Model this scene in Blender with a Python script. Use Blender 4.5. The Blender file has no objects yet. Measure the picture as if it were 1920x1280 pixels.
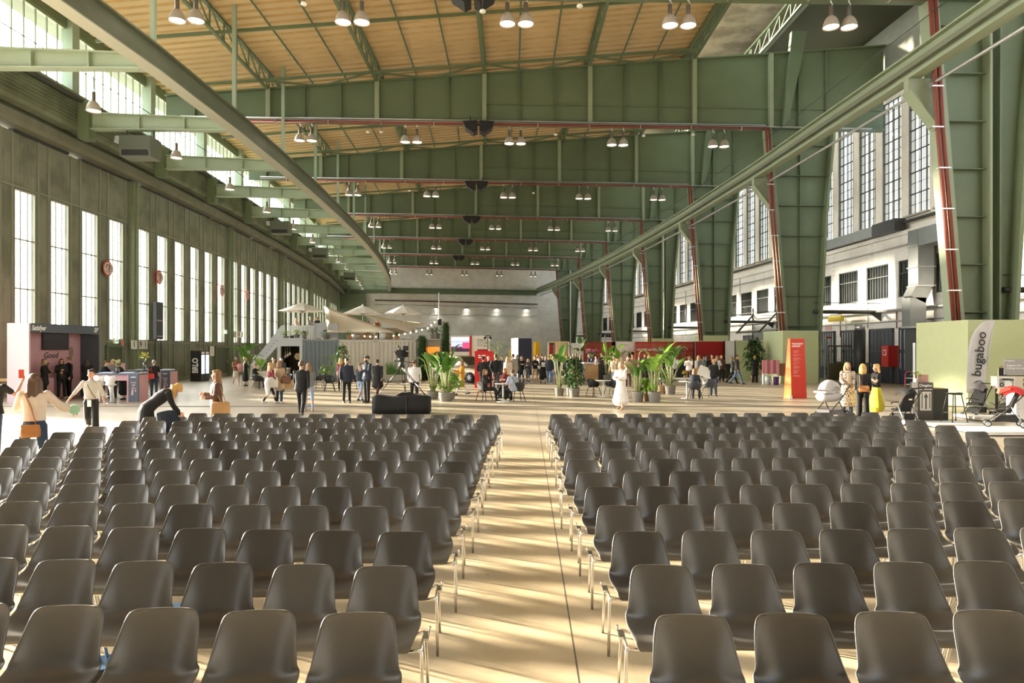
import bpy, bmesh, math, random
from mathutils import Vector, Matrix, noise
random.seed(7)
S = bpy.context.scene
COL = S.collection
R = math.radians
PI = math.pi

# ------------------------------------------------------------------ camera, sky, sun, exposure
H, HOR, F = 2.11, 655.0, 1280.0            # eye height (m), horizon row and focal length in pixels of a 1920x1280 frame
cam = bpy.data.cameras.new('camera'); camo = bpy.data.objects.new('camera', cam); COL.objects.link(camo)
cam.sensor_width = 36; cam.lens = 36*F/1920; cam.shift_y = (HOR-640)/1920
cam.clip_start = .05; cam.clip_end = 800
camo.location = (0, 0, H); camo.rotation_euler = (R(90), 0, 0)
S.camera = camo
W = bpy.data.worlds.new('sky'); S.world = W; W.use_nodes = True
nt = W.node_tree; nt.nodes.clear()
bg = nt.nodes.new('ShaderNodeBackground'); wo = nt.nodes.new('ShaderNodeOutputWorld')
bg.inputs[0].default_value = (.86, .93, 1.0, 1); bg.inputs[1].default_value = 6.0
nt.links.new(bg.outputs[0], wo.inputs[0])
# hazy evening sky: brightest around the low sun on the left
stc = nt.nodes.new('ShaderNodeTexCoord'); sdt = nt.nodes.new('ShaderNodeVectorMath'); sdt.operation = 'DOT_PRODUCT'
nt.links.new(stc.outputs['Generated'], sdt.inputs[0]); sdt.inputs[1].default_value = Vector((-.90, .43, .22)).normalized()
smx = nt.nodes.new('ShaderNodeMath'); smx.operation = 'MAXIMUM'; nt.links.new(sdt.outputs['Value'], smx.inputs[0]); smx.inputs[1].default_value = 0
spw = nt.nodes.new('ShaderNodeMath'); spw.operation = 'POWER'; nt.links.new(smx.outputs[0], spw.inputs[0]); spw.inputs[1].default_value = 2.5
sma = nt.nodes.new('ShaderNodeMath'); sma.operation = 'MULTIPLY_ADD'; nt.links.new(spw.outputs[0], sma.inputs[0]); sma.inputs[1].default_value = 15.; sma.inputs[2].default_value = 3.4
nt.links.new(sma.outputs[0], bg.inputs[1])
sco = nt.nodes.new('ShaderNodeMix'); sco.data_type = 'RGBA'; nt.links.new(spw.outputs[0], sco.inputs['Factor'])
sco.inputs['A'].default_value = (.84, .92, 1, 1); sco.inputs['B'].default_value = (1, .95, .84, 1); nt.links.new(sco.outputs['Result'], bg.inputs[0])
SUN_DIR = Vector((.90, -.43, -.213)).normalized()
sun = bpy.data.lights.new('sun', 'SUN'); suno = bpy.data.objects.new('sun', sun); COL.objects.link(suno)
sun.energy = 37; sun.color = (1.0, .87, .68); sun.angle = R(3.2)
suno.rotation_euler = SUN_DIR.to_track_quat('-Z', 'Y').to_euler(); suno.location = (-60, 60, 30)
S.view_settings.view_transform = 'Standard'; S.view_settings.look = 'None'
S.view_settings.exposure = .40; S.view_settings.gamma = 1; S.view_settings.use_curve_mapping = False
cy = S.cycles
cy.use_denoising = True; cy.max_bounces = 7; cy.diffuse_bounces = 5; cy.glossy_bounces = 3
cy.transmission_bounces = 4; cy.transparent_max_bounces = 12; cy.caustics_reflective = False; cy.caustics_refractive = False
cy.sample_clamp_indirect = 6.0

# ------------------------------------------------------------------ plan of the hall (it bends gently to the left)
def XL(Y):                                   # left crane rail
    return -13.8-(Y-33)**2/980 if Y > 33 else -13.8-(33-Y)**2*.003
def XR(Y):                                   # right crane rail
    return 16.1-.02*(Y-27)-((Y-27)**2/1240 if Y > 27 else 0)
def tilt(Y): return .02+max(0, Y-27)/620
def fl(px, py):                              # floor point seen at a pixel
    Y = F*H/(py-HOR); return ((px-960)/F*Y, Y)
def at(px, py, Y):                           # point at depth Y seen at a pixel
    return Vector(((px-960)/F*Y, Y, H-(py-HOR)/F*Y))
FY = [27.4, 43.3, 58.6, 73.9, 89.2, 104.5, 119.8]
ORD = ['first', 'second', 'third', 'fourth', 'fifth', 'sixth', 'seventh', 'eighth', 'ninth', 'tenth', 'eleventh', 'twelfth',
       'thirteenth', 'fourteenth', 'fifteenth', 'sixteenth', 'seventeenth', 'eighteenth', 'nineteenth', 'twentieth']

# ------------------------------------------------------------------ materials
MATS = {}
def mat(name, col=(.5, .5, .5), rough=.6, metal=0., var=0., scale=3., emit=None, es=1., spec=.5, bump=0., bscale=40., coat=0.):
    if name in MATS: return MATS[name]
    m = bpy.data.materials.new(name); m.use_nodes = True
    n, l = m.node_tree.nodes, m.node_tree.links
    b = n['Principled BSDF']
    b.inputs['Base Color'].default_value = (*col, 1); b.inputs['Roughness'].default_value = rough
    b.inputs['Metallic'].default_value = metal; b.inputs['Specular IOR Level'].default_value = spec
    if coat: b.inputs['Coat Weight'].default_value = coat
    if emit: b.inputs['Emission Color'].default_value = (*emit, 1); b.inputs['Emission Strength'].default_value = es
    if var or bump: tc = n.new('ShaderNodeTexCoord')
    if var:
        nz = n.new('ShaderNodeTexNoise'); nz.inputs['Scale'].default_value = scale; nz.inputs['Detail'].default_value = 4
        l.new(tc.outputs['Object'], nz.inputs['Vector'])
        mx = n.new('ShaderNodeMix'); mx.data_type = 'RGBA'
        mx.inputs['A'].default_value = (*[c*(1-var) for c in col], 1); mx.inputs['B'].default_value = (*[min(1, c*(1+var)) for c in col], 1)
        l.new(nz.outputs['Fac'], mx.inputs['Factor']); l.new(mx.outputs['Result'], b.inputs['Base Color'])
    if bump:
        nb = n.new('ShaderNodeTexNoise'); nb.inputs['Scale'].default_value = bscale
        l.new(tc.outputs['Object'], nb.inputs['Vector'])
        bp = n.new('ShaderNodeBump'); bp.inputs['Strength'].default_value = bump; bp.inputs['Distance'].default_value = .01
        l.new(nb.outputs['Fac'], bp.inputs['Height']); l.new(bp.outputs['Normal'], b.inputs['Normal'])
    MATS[name] = m
    return m
def nodes_of(m): return m.node_tree.nodes, m.node_tree.links, m.node_tree.nodes['Principled BSDF']

M_green = mat('sage_steel_paint', (.135, .180, .108), .5, var=.18, scale=.7)
M_greenl = mat('pale_sage_steel_paint', (.29, .345, .235), .5, var=.12, scale=.8)
M_railp = mat('grey_green_rail_paint', (.16, .178, .125), .45, var=.15, scale=1.5)
M_red_pipe = mat('oxide_red_pipe_paint', (.20, .042, .028), .55)
M_wire = mat('dark_cable', (.05, .055, .05), .6)
M_cond = mat('galvanised_conduit', (.45, .46, .45), .4, .6)
M_black = mat('matt_black', (.012, .012, .013), .6)
M_blk2 = mat('satin_black', (.016, .016, .018), .35)
M_white = mat('white_paint', (.80, .79, .77), .5)
M_chrome = mat('chrome', (.75, .74, .72), .18, 1.)
M_dark = mat('dark_interior', (.03, .032, .035), .7)
M_alu = mat('aluminium', (.55, .56, .57), .35, .8)

def m_glass():
    m = bpy.data.materials.new('window_glass'); m.use_nodes = True
    n, l = m.node_tree.nodes, m.node_tree.links; n.clear()
    o = n.new('ShaderNodeOutputMaterial'); t = n.new('ShaderNodeBsdfTransparent'); g = n.new('ShaderNodeBsdfGlossy'); mx = n.new('ShaderNodeMixShader')
    t.inputs[0].default_value = (.93, .95, .93, 1); g.inputs['Roughness'].default_value = .05; mx.inputs[0].default_value = .06
    l.new(t.outputs[0], mx.inputs[1]); l.new(g.outputs[0], mx.inputs[2]); l.new(mx.outputs[0], o.inputs[0])
    return m
M_glass = m_glass()
M_dglass = mat('dark_window_glass', (.035, .04, .045), .08, spec=.8)

def m_floor():
    m = mat('polished_warm_concrete', (.48, .41, .31), .38)
    n, l, b = nodes_of(m)
    tc = n.new('ShaderNodeTexCoord')
    def noise_(sc, det=5, rgh=.6):
        z = n.new('ShaderNodeTexNoise'); z.inputs['Scale'].default_value = sc; z.inputs['Detail'].default_value = det; z.inputs['Roughness'].default_value = rgh
        l.new(tc.outputs['Object'], z.inputs['Vector']); return z
    a, c, d = noise_(.35), noise_(3., 6, .7), noise_(22., 3)
    r1 = n.new('ShaderNodeValToRGB'); e = r1.color_ramp.elements
    e[0].position = .3; e[0].color = (.45, .365, .235, 1); e[1].position = .72; e[1].color = (.60, .51, .355, 1)
    l.new(a.outputs['Fac'], r1.inputs[0])
    r2 = n.new('ShaderNodeValToRGB'); e = r2.color_ramp.elements
    e[0].position = .33; e[0].color = (.72, .70, .66, 1); e[1].position = .6; e[1].color = (1, 1, 1, 1)
    l.new(c.outputs['Fac'], r2.inputs[0])
    m1 = n.new('ShaderNodeMix'); m1.data_type = 'RGBA'; m1.blend_type = 'MULTIPLY'; m1.inputs['Factor'].default_value = .55
    l.new(r1.outputs[0], m1.inputs['A']); l.new(r2.outputs[0], m1.inputs['B'])
    # beyond a ragged seam the polished slab gives way to older, greyer concrete
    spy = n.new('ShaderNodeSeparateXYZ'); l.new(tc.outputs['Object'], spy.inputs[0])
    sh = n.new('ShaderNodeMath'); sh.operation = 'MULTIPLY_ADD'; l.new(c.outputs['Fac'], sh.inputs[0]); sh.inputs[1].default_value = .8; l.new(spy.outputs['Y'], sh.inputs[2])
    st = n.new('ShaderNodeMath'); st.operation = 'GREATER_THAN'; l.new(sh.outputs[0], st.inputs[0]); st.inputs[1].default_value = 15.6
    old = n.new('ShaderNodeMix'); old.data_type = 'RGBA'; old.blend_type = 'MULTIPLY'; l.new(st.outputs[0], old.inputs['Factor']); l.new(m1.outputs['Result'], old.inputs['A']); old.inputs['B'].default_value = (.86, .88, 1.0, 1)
    m1 = old
    # slab joints: thin dark grooves every few metres
    sp = n.new('ShaderNodeSeparateXYZ'); l.new(tc.outputs['Object'], sp.inputs[0])
    def groove(src, off, per, w, shear=None):
        s = src
        if shear is not None:
            k = n.new('ShaderNodeMath'); k.operation = 'MULTIPLY_ADD'; l.new(shear, k.inputs[0]); k.inputs[1].default_value = -.0215; l.new(src, k.inputs[2]); s = k.outputs[0]
        q = n.new('ShaderNodeMath'); q.operation = 'ADD'; l.new(s, q.inputs[0]); q.inputs[1].default_value = off
        p = n.new('ShaderNodeMath'); p.operation = 'PINGPONG'; l.new(q.outputs[0], p.inputs[0]); p.inputs[1].default_value = per/2
        g = n.new('ShaderNodeMath'); g.operation = 'LESS_THAN'; l.new(p.outputs[0], g.inputs[0]); g.inputs[1].default_value = w
        return g.outputs[0]
    gx = groove(sp.outputs['X'], -.335, 2.9, .006, sp.outputs['Y']); gy = groove(sp.outputs['Y'], 1.3, 5.2, .005)
    mxx = n.new('ShaderNodeMath'); mxx.operation = 'MAXIMUM'; l.new(gx, mxx.inputs[0]); l.new(gy, mxx.inputs[1])
    m2 = n.new('ShaderNodeMix'); m2.data_type = 'RGBA'; l.new(mxx.outputs[0], m2.inputs['Factor'])
    l.new(m1.outputs['Result'], m2.inputs['A']); m2.inputs['B'].default_value = (.09, .075, .055, 1)
    l.new(m2.outputs['Result'], b.inputs['Base Color'])
    mr = n.new('ShaderNodeMapRange'); l.new(c.outputs['Fac'], mr.inputs['Value']); mr.inputs['From Min'].default_value = .3; mr.inputs['From Max'].default_value = .7
    mr.inputs['To Min'].default_value = .26; mr.inputs['To Max'].default_value = .46; l.new(mr.outputs[0], b.inputs['Roughness'])
    bp = n.new('ShaderNodeBump'); bp.inputs['Strength'].default_value = .05; l.new(d.outputs['Fac'], bp.inputs['Height']); l.new(bp.outputs[0], b.inputs['Normal'])
    return m
def m_brick(name, col, mort, sx=1., bump=.3):
    m = mat(name, col, .7); n, l, b = nodes_of(m)
    tc = n.new('ShaderNodeTexCoord'); mp = n.new('ShaderNodeMapping'); sp = n.new('ShaderNodeSeparateXYZ'); cb = n.new('ShaderNodeCombineXYZ')
    l.new(tc.outputs['Object'], sp.inputs[0]); l.new(sp.outputs['X'], cb.inputs[0]); l.new(sp.outputs['Z'], cb.inputs[1])
    br = n.new('ShaderNodeTexBrick'); l.new(cb.outputs[0], br.inputs['Vector'])
    br.inputs['Color1'].default_value = (*col, 1); br.inputs['Color2'].default_value = (*[c*.93 for c in col], 1); br.inputs['Mortar'].default_value = (*mort, 1)
    br.inputs['Scale'].default_value = 1; br.inputs['Brick Width'].default_value = .5*sx; br.inputs['Row Height'].default_value = .16*sx; br.inputs['Mortar Size'].default_value = .008
    nz = n.new('ShaderNodeTexNoise'); nz.inputs['Scale'].default_value = .8; nz.inputs['Detail'].default_value = 6; l.new(tc.outputs['Object'], nz.inputs['Vector'])
    rp = n.new('ShaderNodeValToRGB'); e = rp.color_ramp.elements; e[0].position = .3; e[0].color = (.78, .76, .73, 1); e[1].position = .55; e[1].color = (1, 1, 1, 1)
    l.new(nz.outputs['Fac'], rp.inputs[0])
    mx = n.new('ShaderNodeMix'); mx.data_type = 'RGBA'; mx.blend_type = 'MULTIPLY'; mx.inputs['Factor'].default_value = .6
    l.new(br.outputs['Color'], mx.inputs['A']); l.new(rp.outputs[0], mx.inputs['B']); l.new(mx.outputs['Result'], b.inputs['Base Color'])
    bp = n.new('ShaderNodeBump'); bp.inputs['Strength'].default_value = bump; bp.inputs['Distance'].default_value = .02
    iv = n.new('ShaderNodeMath'); iv.operation = 'SUBTRACT'; iv.inputs[0].default_value = 1; l.new(br.outputs['Fac'], iv.inputs[1])
    l.new(iv.outputs[0], bp.inputs['Height']); l.new(bp.outputs[0], b.inputs['Normal'])
    return m
def m_board(name, col, per=.28, var=.25, axis='X', stain=(.5, .5, .46)):
    """painted boards: fine grooves along one axis, big soft stains"""
    m = mat(name, col, .75); n, l, b = nodes_of(m)
    tc = n.new('ShaderNodeTexCoord'); sp = n.new('ShaderNodeSeparateXYZ'); l.new(tc.outputs['Object'], sp.inputs[0])
    p = n.new('ShaderNodeMath'); p.operation = 'PINGPONG'; l.new(sp.outputs[axis], p.inputs[0]); p.inputs[1].default_value = per/2
    g = n.new('ShaderNodeMapRange'); l.new(p.outputs[0], g.inputs['Value']); g.inputs['From Min'].default_value = 0; g.inputs['From Max'].default_value = .03
    g.inputs['To Min'].default_value = .80; g.inputs['To Max'].default_value = 1
    nz = n.new('ShaderNodeTexNoise'); nz.inputs['Scale'].default_value = .7; nz.inputs['Detail'].default_value = 5; l.new(tc.outputs['Object'], nz.inputs['Vector'])
    rp = n.new('ShaderNodeValToRGB'); e = rp.color_ramp.elements; e[0].position = .38; e[0].color = (*stain, 1); e[1].position = .56; e[1].color = (1, 1, 1, 1)
    l.new(nz.outputs['Fac'], rp.inputs[0])
    mx = n.new('ShaderNodeMix'); mx.data_type = 'RGBA'; mx.blend_type = 'MULTIPLY'; mx.inputs['Factor'].default_value = .7
    mx.inputs['A'].default_value = (*col, 1); l.new(rp.outputs[0], mx.inputs['B'])
    m2 = n.new('ShaderNodeMix'); m2.data_type = 'RGBA'; m2.blend_type = 'MULTIPLY'; m2.inputs['Factor'].default_value = 1
    l.new(mx.outputs['Result'], m2.inputs['A']); l.new(g.outputs[0], m2.inputs['B']); l.new(m2.outputs['Result'], b.inputs['Base Color'])
    bp = n.new('ShaderNodeBump'); bp.inputs['Strength'].default_value = .4; bp.inputs['Distance'].default_value = .02
    l.new(g.outputs[0], bp.inputs['Height']); l.new(bp.outputs[0], b.inputs['Normal'])
    return m
M_floor = m_floor()
M_brickw = m_brick('white_painted_brick', (.82, .79, .75), (.66, .63, .59))
M_endw = m_brick('pale_block_wall', (.84, .81, .76), (.70, .67, .62), 2.2, .15)
M_door = m_board('grey_green_door_boards', (.215, .222, .165), .25)
M_fasc = m_board('green_corrugated_fascia', (.17, .20, .135), .17, axis='Z')
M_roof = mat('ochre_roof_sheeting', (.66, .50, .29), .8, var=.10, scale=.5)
M_roofe = mat('rib_side_lit_tone', (.76, .60, .35), .8, var=.25, scale=1.2); M_roofs = mat('rib_side_shade_tone', (.56, .40, .20), .8, var=.3, scale=1.2)  # rib slopes: one painted lighter, one darker, standing in for shading
M_roofr = m_board('grey_concrete_roof_slabs', (.42, .40, .36), 1.6, axis='Y', stain=(.4, .38, .35))

# ------------------------------------------------------------------ mesh helpers
def tag(o, label=None, cat=None, group=None, kind=None):
    if label: o['label'] = label
    if cat: o['category'] = cat
    if group: o['group'] = group
    if kind: o['kind'] = kind
    return o
def empty(name, loc=(0, 0, 0), rz=0., label=None, cat=None, group=None, kind=None):
    o = bpy.data.objects.new(name, None); COL.objects.link(o); o.location = loc; o.rotation_euler = (0, 0, rz); o.empty_display_size = .2
    return tag(o, label, cat, group, kind)
class MB:
    def __init__(s): s.v = []; s.f = []; s.mi = []; s.sm = []; s.cur = 0; s.smooth = False
    def add(s, vs, fs, smooth=None):
        k = len(s.v); s.v += [tuple(v) for v in vs]
        for f in fs: s.f.append(tuple(i+k for i in f)); s.mi.append(s.cur); s.sm.append(s.smooth if smooth is None else smooth)
        return s
    def box(s, x0, x1, y0, y1, z0, z1):
        v = [(x, y, z) for x in (x0, x1) for y in (y0, y1) for z in (z0, z1)]
        return s.add(v, [(0, 1, 3, 2), (4, 6, 7, 5), (0, 4, 5, 1), (2, 3, 7, 6), (0, 2, 6, 4), (1, 5, 7, 3)], False)
    def beam(s, p, q, w, h, up=(0, 0, 1)):
        p, q = Vector(p), Vector(q); d = (q-p).normalized(); u = Vector(up)
        if abs(d.dot(u)) > .98: u = Vector((0, 1, 0))
        a = d.cross(u).normalized()*(w/2); b = a.cross(d).normalized()*(h/2)
        v = [p-a-b, p+a-b, p+a+b, p-a+b, q-a-b, q+a-b, q+a+b, q-a+b]
        return s.add(v, [(3, 2, 1, 0), (4, 5, 6, 7), (0, 1, 5, 4), (1, 2, 6, 5), (2, 3, 7, 6), (3, 0, 4, 7)], False)
    def prism(s, poly, fn0, fn1):
        """polygon in 2D mapped by fn0 / fn1 to the two end faces"""
        n = len(poly); v = [fn0(*p) for p in poly]+[fn1(*p) for p in poly]
        return s.add(v, [tuple(range(n))[::-1], tuple(range(n, 2*n))]+[(i, (i+1) % n, n+(i+1) % n, n+i) for i in range(n)], False)
    def prism_y(s, poly, y0, y1): return s.prism(poly, lambda x, z: (x, y0, z), lambda x, z: (x, y1, z))
    def prism_x(s, poly, x0, x1): return s.prism(poly, lambda y, z: (x0, y, z), lambda y, z: (x1, y, z))
    def prism_z(s, poly, z0, z1): return s.prism(poly, lambda x, y: (x, y, z0), lambda x, y: (x, y, z1))
    def rings(s, rs, cap=True, closed=False, smooth=True):
        n = len(rs[0]); k = len(s.v)
        vs = [p for r in rs for p in r]; fs = []
        m = len(rs)
        for i in range(m if closed else m-1):
            j = (i+1) % m
            for a in range(n): b = (a+1) % n; fs.append((i*n+a, i*n+b, j*n+b, j*n+a))
        s.add(vs, fs, smooth)
        if cap and not closed: s.add([], []); s.f.append(tuple(k+a for a in range(n))[::-1]); s.f.append(tuple(k+(m-1)*n+a for a in range(n))); s.mi += [s.cur]*2; s.sm += [False]*2
        return s
    def tube(s, pts, r, n=8, cap=True):
        pts = [Vector(p) for p in pts]; rr = r if isinstance(r, (list, tuple)) else [r]*len(pts)
        ref = None; rs = []
        for i, p in enumerate(pts):
            t = (pts[min(i+1, len(pts)-1)]-pts[max(i-1, 0)])
            t = t.normalized() if t.length > 1e-9 else Vector((0, 0, 1))
            if ref is None: ref = t.orthogonal().normalized()
            ref = (ref-t*ref.dot(t)); ref = ref.normalized() if ref.length > 1e-6 else t.orthogonal().normalized()
            b = t.cross(ref)
            rs.append([p+(ref*math.cos(2*PI*a/n)+b*math.sin(2*PI*a/n))*rr[i] for a in range(n)])
        return s.rings(rs, cap)
    def lathe(s, prof, n=20, c=(0, 0, 0), cap=True):
        rs = [[(c[0]+r*math.cos(2*PI*a/n), c[1]+r*math.sin(2*PI*a/n), c[2]+z) for a in range(n)] for r, z in prof]
        return s.rings(rs, cap)
    def ell(s, c, rx, ry, rz, n=12, m=8, rot=None):
        rs = []
        for i in range(1, m):
            t = PI*i/m; rs.append([Vector((rx*math.sin(t)*math.cos(2*PI*a/n), ry*math.sin(t)*math.sin(2*PI*a/n), -rz*math.cos(t))) for a in range(n)])
        if rot is not None: rs = [[rot @ p for p in r] for r in rs]
        c = Vector(c); rs = [[p+c for p in r] for r in rs]
        return s.rings(rs, True)
    def mesh(s, name, mats):
        me = bpy.data.meshes.new(name); me.from_pydata(s.v, [], s.f)
        for m in (mats if isinstance(mats, (list, tuple)) else [mats]): me.materials.append(m)
        me.polygons.foreach_set('material_index', s.mi); me.polygons.foreach_set('use_smooth', s.sm)
        me.update(); return me
    def build(s, name, mats, parent=None, loc=None, rz=None, fix=False, **kw):
        me = s.mesh(name, mats)
        if fix:
            b = bmesh.new(); b.from_mesh(me); bmesh.ops.recalc_face_normals(b, faces=b.faces); b.to_mesh(me); b.free()
        return link(name, me, parent, loc, rz, **kw)
def link(name, me, parent=None, loc=None, rz=None, label=None, cat=None, group=None, kind=None):
    o = bpy.data.objects.new(name, me); COL.objects.link(o)
    if parent is not None: o.parent = parent
    if loc is not None: o.location = loc
    if rz is not None: o.rotation_euler = (0, 0, rz)
    return tag(o, label, cat, group, kind)
TMP = bpy.data.scenes.new('workbench')
def evaluated(me, mods):
    """mesh with modifiers applied (mods: list of (type, {settings})), worked out in a scene of its own"""
    o = bpy.data.objects.new('tmp', me); TMP.collection.objects.link(o)
    for t, kw in mods:
        md = o.modifiers.new(t, t)
        for k, v in kw.items(): setattr(md, k, v)
    vl = TMP.view_layers[0]; vl.update(); dg = vl.depsgraph
    r = bpy.data.meshes.new_from_object(o.evaluated_get(dg), depsgraph=dg)
    bpy.data.objects.remove(o); return r
def copy_tree(o, parent=None):
    c = o.copy(); COL.objects.link(c)
    if parent is not None: c.parent = parent
    for ch in list(o.children): copy_tree(ch, c)
    return c
def text(name, s, size, m, parent, loc, rot, align='CENTER', depth=.004, bold=0., shear=0., sx=1., spacing=1.):
    c = bpy.data.curves.new('t', 'FONT'); c.body = s; c.size = size; c.align_x = align; c.align_y = 'CENTER'; c.extrude = depth/2; c.offset = bold; c.shear = shear
    c.resolution_u = 3; c.space_character = spacing
    o = bpy.data.objects.new('t', c); TMP.collection.objects.link(o)
    vl = TMP.view_layers[0]; vl.update(); dg = vl.depsgraph
    me = bpy.data.meshes.new_from_object(o.evaluated_get(dg), depsgraph=dg); bpy.data.objects.remove(o)
    me.materials.clear(); me.materials.append(m)
    if sx != 1: me.transform(Matrix.Diagonal((sx, 1, 1, 1)))
    t = link(name, me, parent); t.location = loc; t.rotation_euler = rot
    return t
FRONT = (R(90), 0, 0)                        # lettering that faces -Y
# ------------------------------------------------------------------ floor, roof
def strip(Ys, fns):
    """rows of points at each Y: fns = list of (x, z) functions"""
    b = MB(); rows = [[(fx(Y), Y, fz(Y)) for fx, fz in fns] for Y in Ys]; n = len(fns)
    b.add([p for r in rows for p in r], [(i*n+j, i*n+j+1, (i+1)*n+j+1, (i+1)*n+j) for i in range(len(rows)-1) for j in range(n-1)], False)
    return b
def sweep(poly, Ys, base, dY=0):
    """closed (offset, z) polygon swept along a hall curve"""
    b = MB(); b.rings([[(base(Y)+o, Y, z) for o, z in poly] for Y in Ys], True, smooth=False); return b
def frange(a, b, s):
    n = max(1, int(round((b-a)/s))); return [a+(b-a)*i/n for i in range(n+1)]
b = MB(); b.box(-75, 32, -20, 150, -.3, 0)
b.build('floor', M_floor, label='polished warm concrete floor with thin slab joints', cat='floor', kind='structure')
# the floor channel that crosses the hall
chn = empty('floor_channel', (0, 25.2, 0), label='dark recessed steel track crossing the concrete floor behind the seating', cat='floor track', kind='structure')
b = MB(); b.box(-22, 18, -.13, .13, .001, .006); b.build('channel_bed', mat('track_dark', (.10, .085, .07), .6), chn)
b = MB()
for y in (-.15, .13): b.box(-22, 18, y, y+.03, .001, .014)
b.build('channel_edge', mat('track_edge', (.30, .26, .21), .5), chn)
ZR = lambda off: 19.24+.09*off               # roof height over the hall, measured from the left rail
# left roof: trapezoidal sheeting, ribs run across the hall
per = .66; Yl = []; y = -18.
while y < 136:
    Yl += [(y, 0), (y+.40, 0), (y+.46, .12), (y+.61, .12)]; y += per
offs = [-9.6, -3, 4, 11, 18, 25.4]
b = MB(); n = len(offs)
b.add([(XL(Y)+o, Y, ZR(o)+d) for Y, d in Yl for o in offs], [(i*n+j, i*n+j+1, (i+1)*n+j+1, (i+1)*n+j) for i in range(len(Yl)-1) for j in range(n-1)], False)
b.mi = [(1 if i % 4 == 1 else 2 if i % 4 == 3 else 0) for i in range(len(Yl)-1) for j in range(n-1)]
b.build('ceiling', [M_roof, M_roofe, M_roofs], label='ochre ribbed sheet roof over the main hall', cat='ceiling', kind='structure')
b = MB()
b.add(*(lambda Ys: ([(XL(Y)+o, Y, z) for Y in Ys for o, z in ((25.4, 23.6), (45, 23.6))], [(2*i, 2*i+1, 2*i+3, 2*i+2) for i in range(len(Ys)-1)]))(frange(-18, 136, 5)), smooth=False)
b.build('ceiling', M_roofr, label='grey concrete slab roof over the right hand side aisle', cat='ceiling', kind='structure')
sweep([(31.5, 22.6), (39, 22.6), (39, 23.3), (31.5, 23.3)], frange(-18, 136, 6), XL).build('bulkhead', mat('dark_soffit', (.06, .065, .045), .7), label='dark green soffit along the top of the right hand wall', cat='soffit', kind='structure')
# rooflight band between the two roofs
zt, zb = 23.6, ZR(25.4)
rl = empty('window_1', (0, 0, 0), label='long band of rooflights between the ochre roof and the grey roof', cat='rooflight', kind='structure')
b = strip(frange(-18, 136, 4), [(lambda Y: XL(Y)+25.4, lambda Y: zb), (lambda Y: XL(Y)+25.4, lambda Y: zt)]); b.build('pane', M_glass, rl)
b = MB()
for Y in frange(-18, 135, 1.25): b.box(XL(Y)+25.36, XL(Y)+25.46, Y-.05, Y+.05, zb-.1, zt+.1)
b.build('glazing_bar', M_green, rl)
b = sweep([(25.2, zb-.5), (25.6, zb-.5), (25.6, zb+.15), (25.2, zb+.15)], frange(-18, 136, 5), XL); b.build('sill', M_green, rl)

# ------------------------------------------------------------------ left side: sliding doors, door head, clerestory
DL = [10.6, 25.8, 41.0, 56.2, 71.4, 86.6, 101.8, 117.0, 131.0]
XW = lambda Y: XL(Y)-9.0
winno = [2]
def wname(): winno[0] += 1; return 'window_%d' % (winno[0]-1)
DNAME = ['nearest', 'second nearest', 'third', 'fourth', 'fifth', 'sixth', 'farthest']
def door_leaf(k, Ya, Yb):
    p, q = Vector((XW(Ya), Ya, 0)), Vector((XW(Yb), Yb, 0)); L = (q-p).length; ang = math.atan2(q.y-p.y, q.x-p.x)
    e = empty('door_%d' % (k+1), p, ang, '%s grey green hangar door leaf with six tall windows' % DNAME[k], 'hangar door', kind='structure')
    zb, zt, top = 2.65, 9.55, 12.13; nwin = 6; pitch = L/6.22; w = 1.42; s0 = .72
    edges = [(s0+i*pitch, s0+i*pitch+w) for i in range(nwin)]
    b = MB(); b.box(0, L, 0, .22, 0, zb); b.box(0, L, 0, .22, zt, top)
    x = 0
    for a, c in edges: b.box(x, a, 0, .22, zb, zt); x = c
    b.box(x, L, 0, .22, zb, zt)
    b.build('door_panel', M_door, e)
    b = MB()                                             # steel ribs beside each window and along the rails
    for a, c in edges:
        for s in (a-.2, c+.08): b.box(s, s+.12, -.05, 0, .02, top)
    b.box(0, L, -.06, 0, zt+.05, zt+.14); b.box(0, L, -.06, 0, zb-.14, zb-.05); b.box(0, L, -.08, 0, 0, .22)
    b.build('rib', mat('door_rib_paint', (.215, .225, .165), .6, var=.2, scale=1), e)
    for i, (a, c) in enumerate(edges):
        we = empty(wname(), (0, 0, 0)); we.parent = e
        b = MB()
        for s in (a, c-.07): b.box(s, s+.07, -.02, .06, zb, zt)
        for z in (zb, zt-.07): b.box(a, c, -.02, .06, z, z+.07)
        for j in (1, 2): x = a+(c-a)*j/3; b.box(x-.028, x+.028, .03, .07, zb, zt)
        for j in (1, 2): z = zb+(zt-zb)*j/3; b.box(a, c, .03, .07, z-.035, z+.035)
        b.build('window_frame', mat('window_frame_paint', (.30, .31, .25), .5), we)
        b = MB(); b.add([(a, .05, zb), (c, .05, zb), (c, .05, zt), (a, .05, zt)], [(0, 1, 2, 3)]); b.build('pane', M_glass, we)
    # post where two leaves meet
    b = MB(); b.box(-.32, .05, -.32, .22, 0, top); b.box(-.16, .0, -.46, -.32, 0, top)
    b.build('meeting_post', mat('door_post_paint', (.20, .235, .155), .55, var=.15), e)
    return e
LEAF = []
for k in range(7): LEAF.append(door_leaf(k, DL[k+1], DL[k+2]))
# two door leaves pushed back behind each other leave a gap beside the first closed one
sweep([(-9.35, 0), (-9.05, 0), (-9.05, 12.13), (-9.35, 12.13)], frange(-18, 3, 4), XL).build('wall_left', M_door, label='grey green boarded door leaves pushed back beside the open gap', cat='wall', kind='structure')
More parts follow.
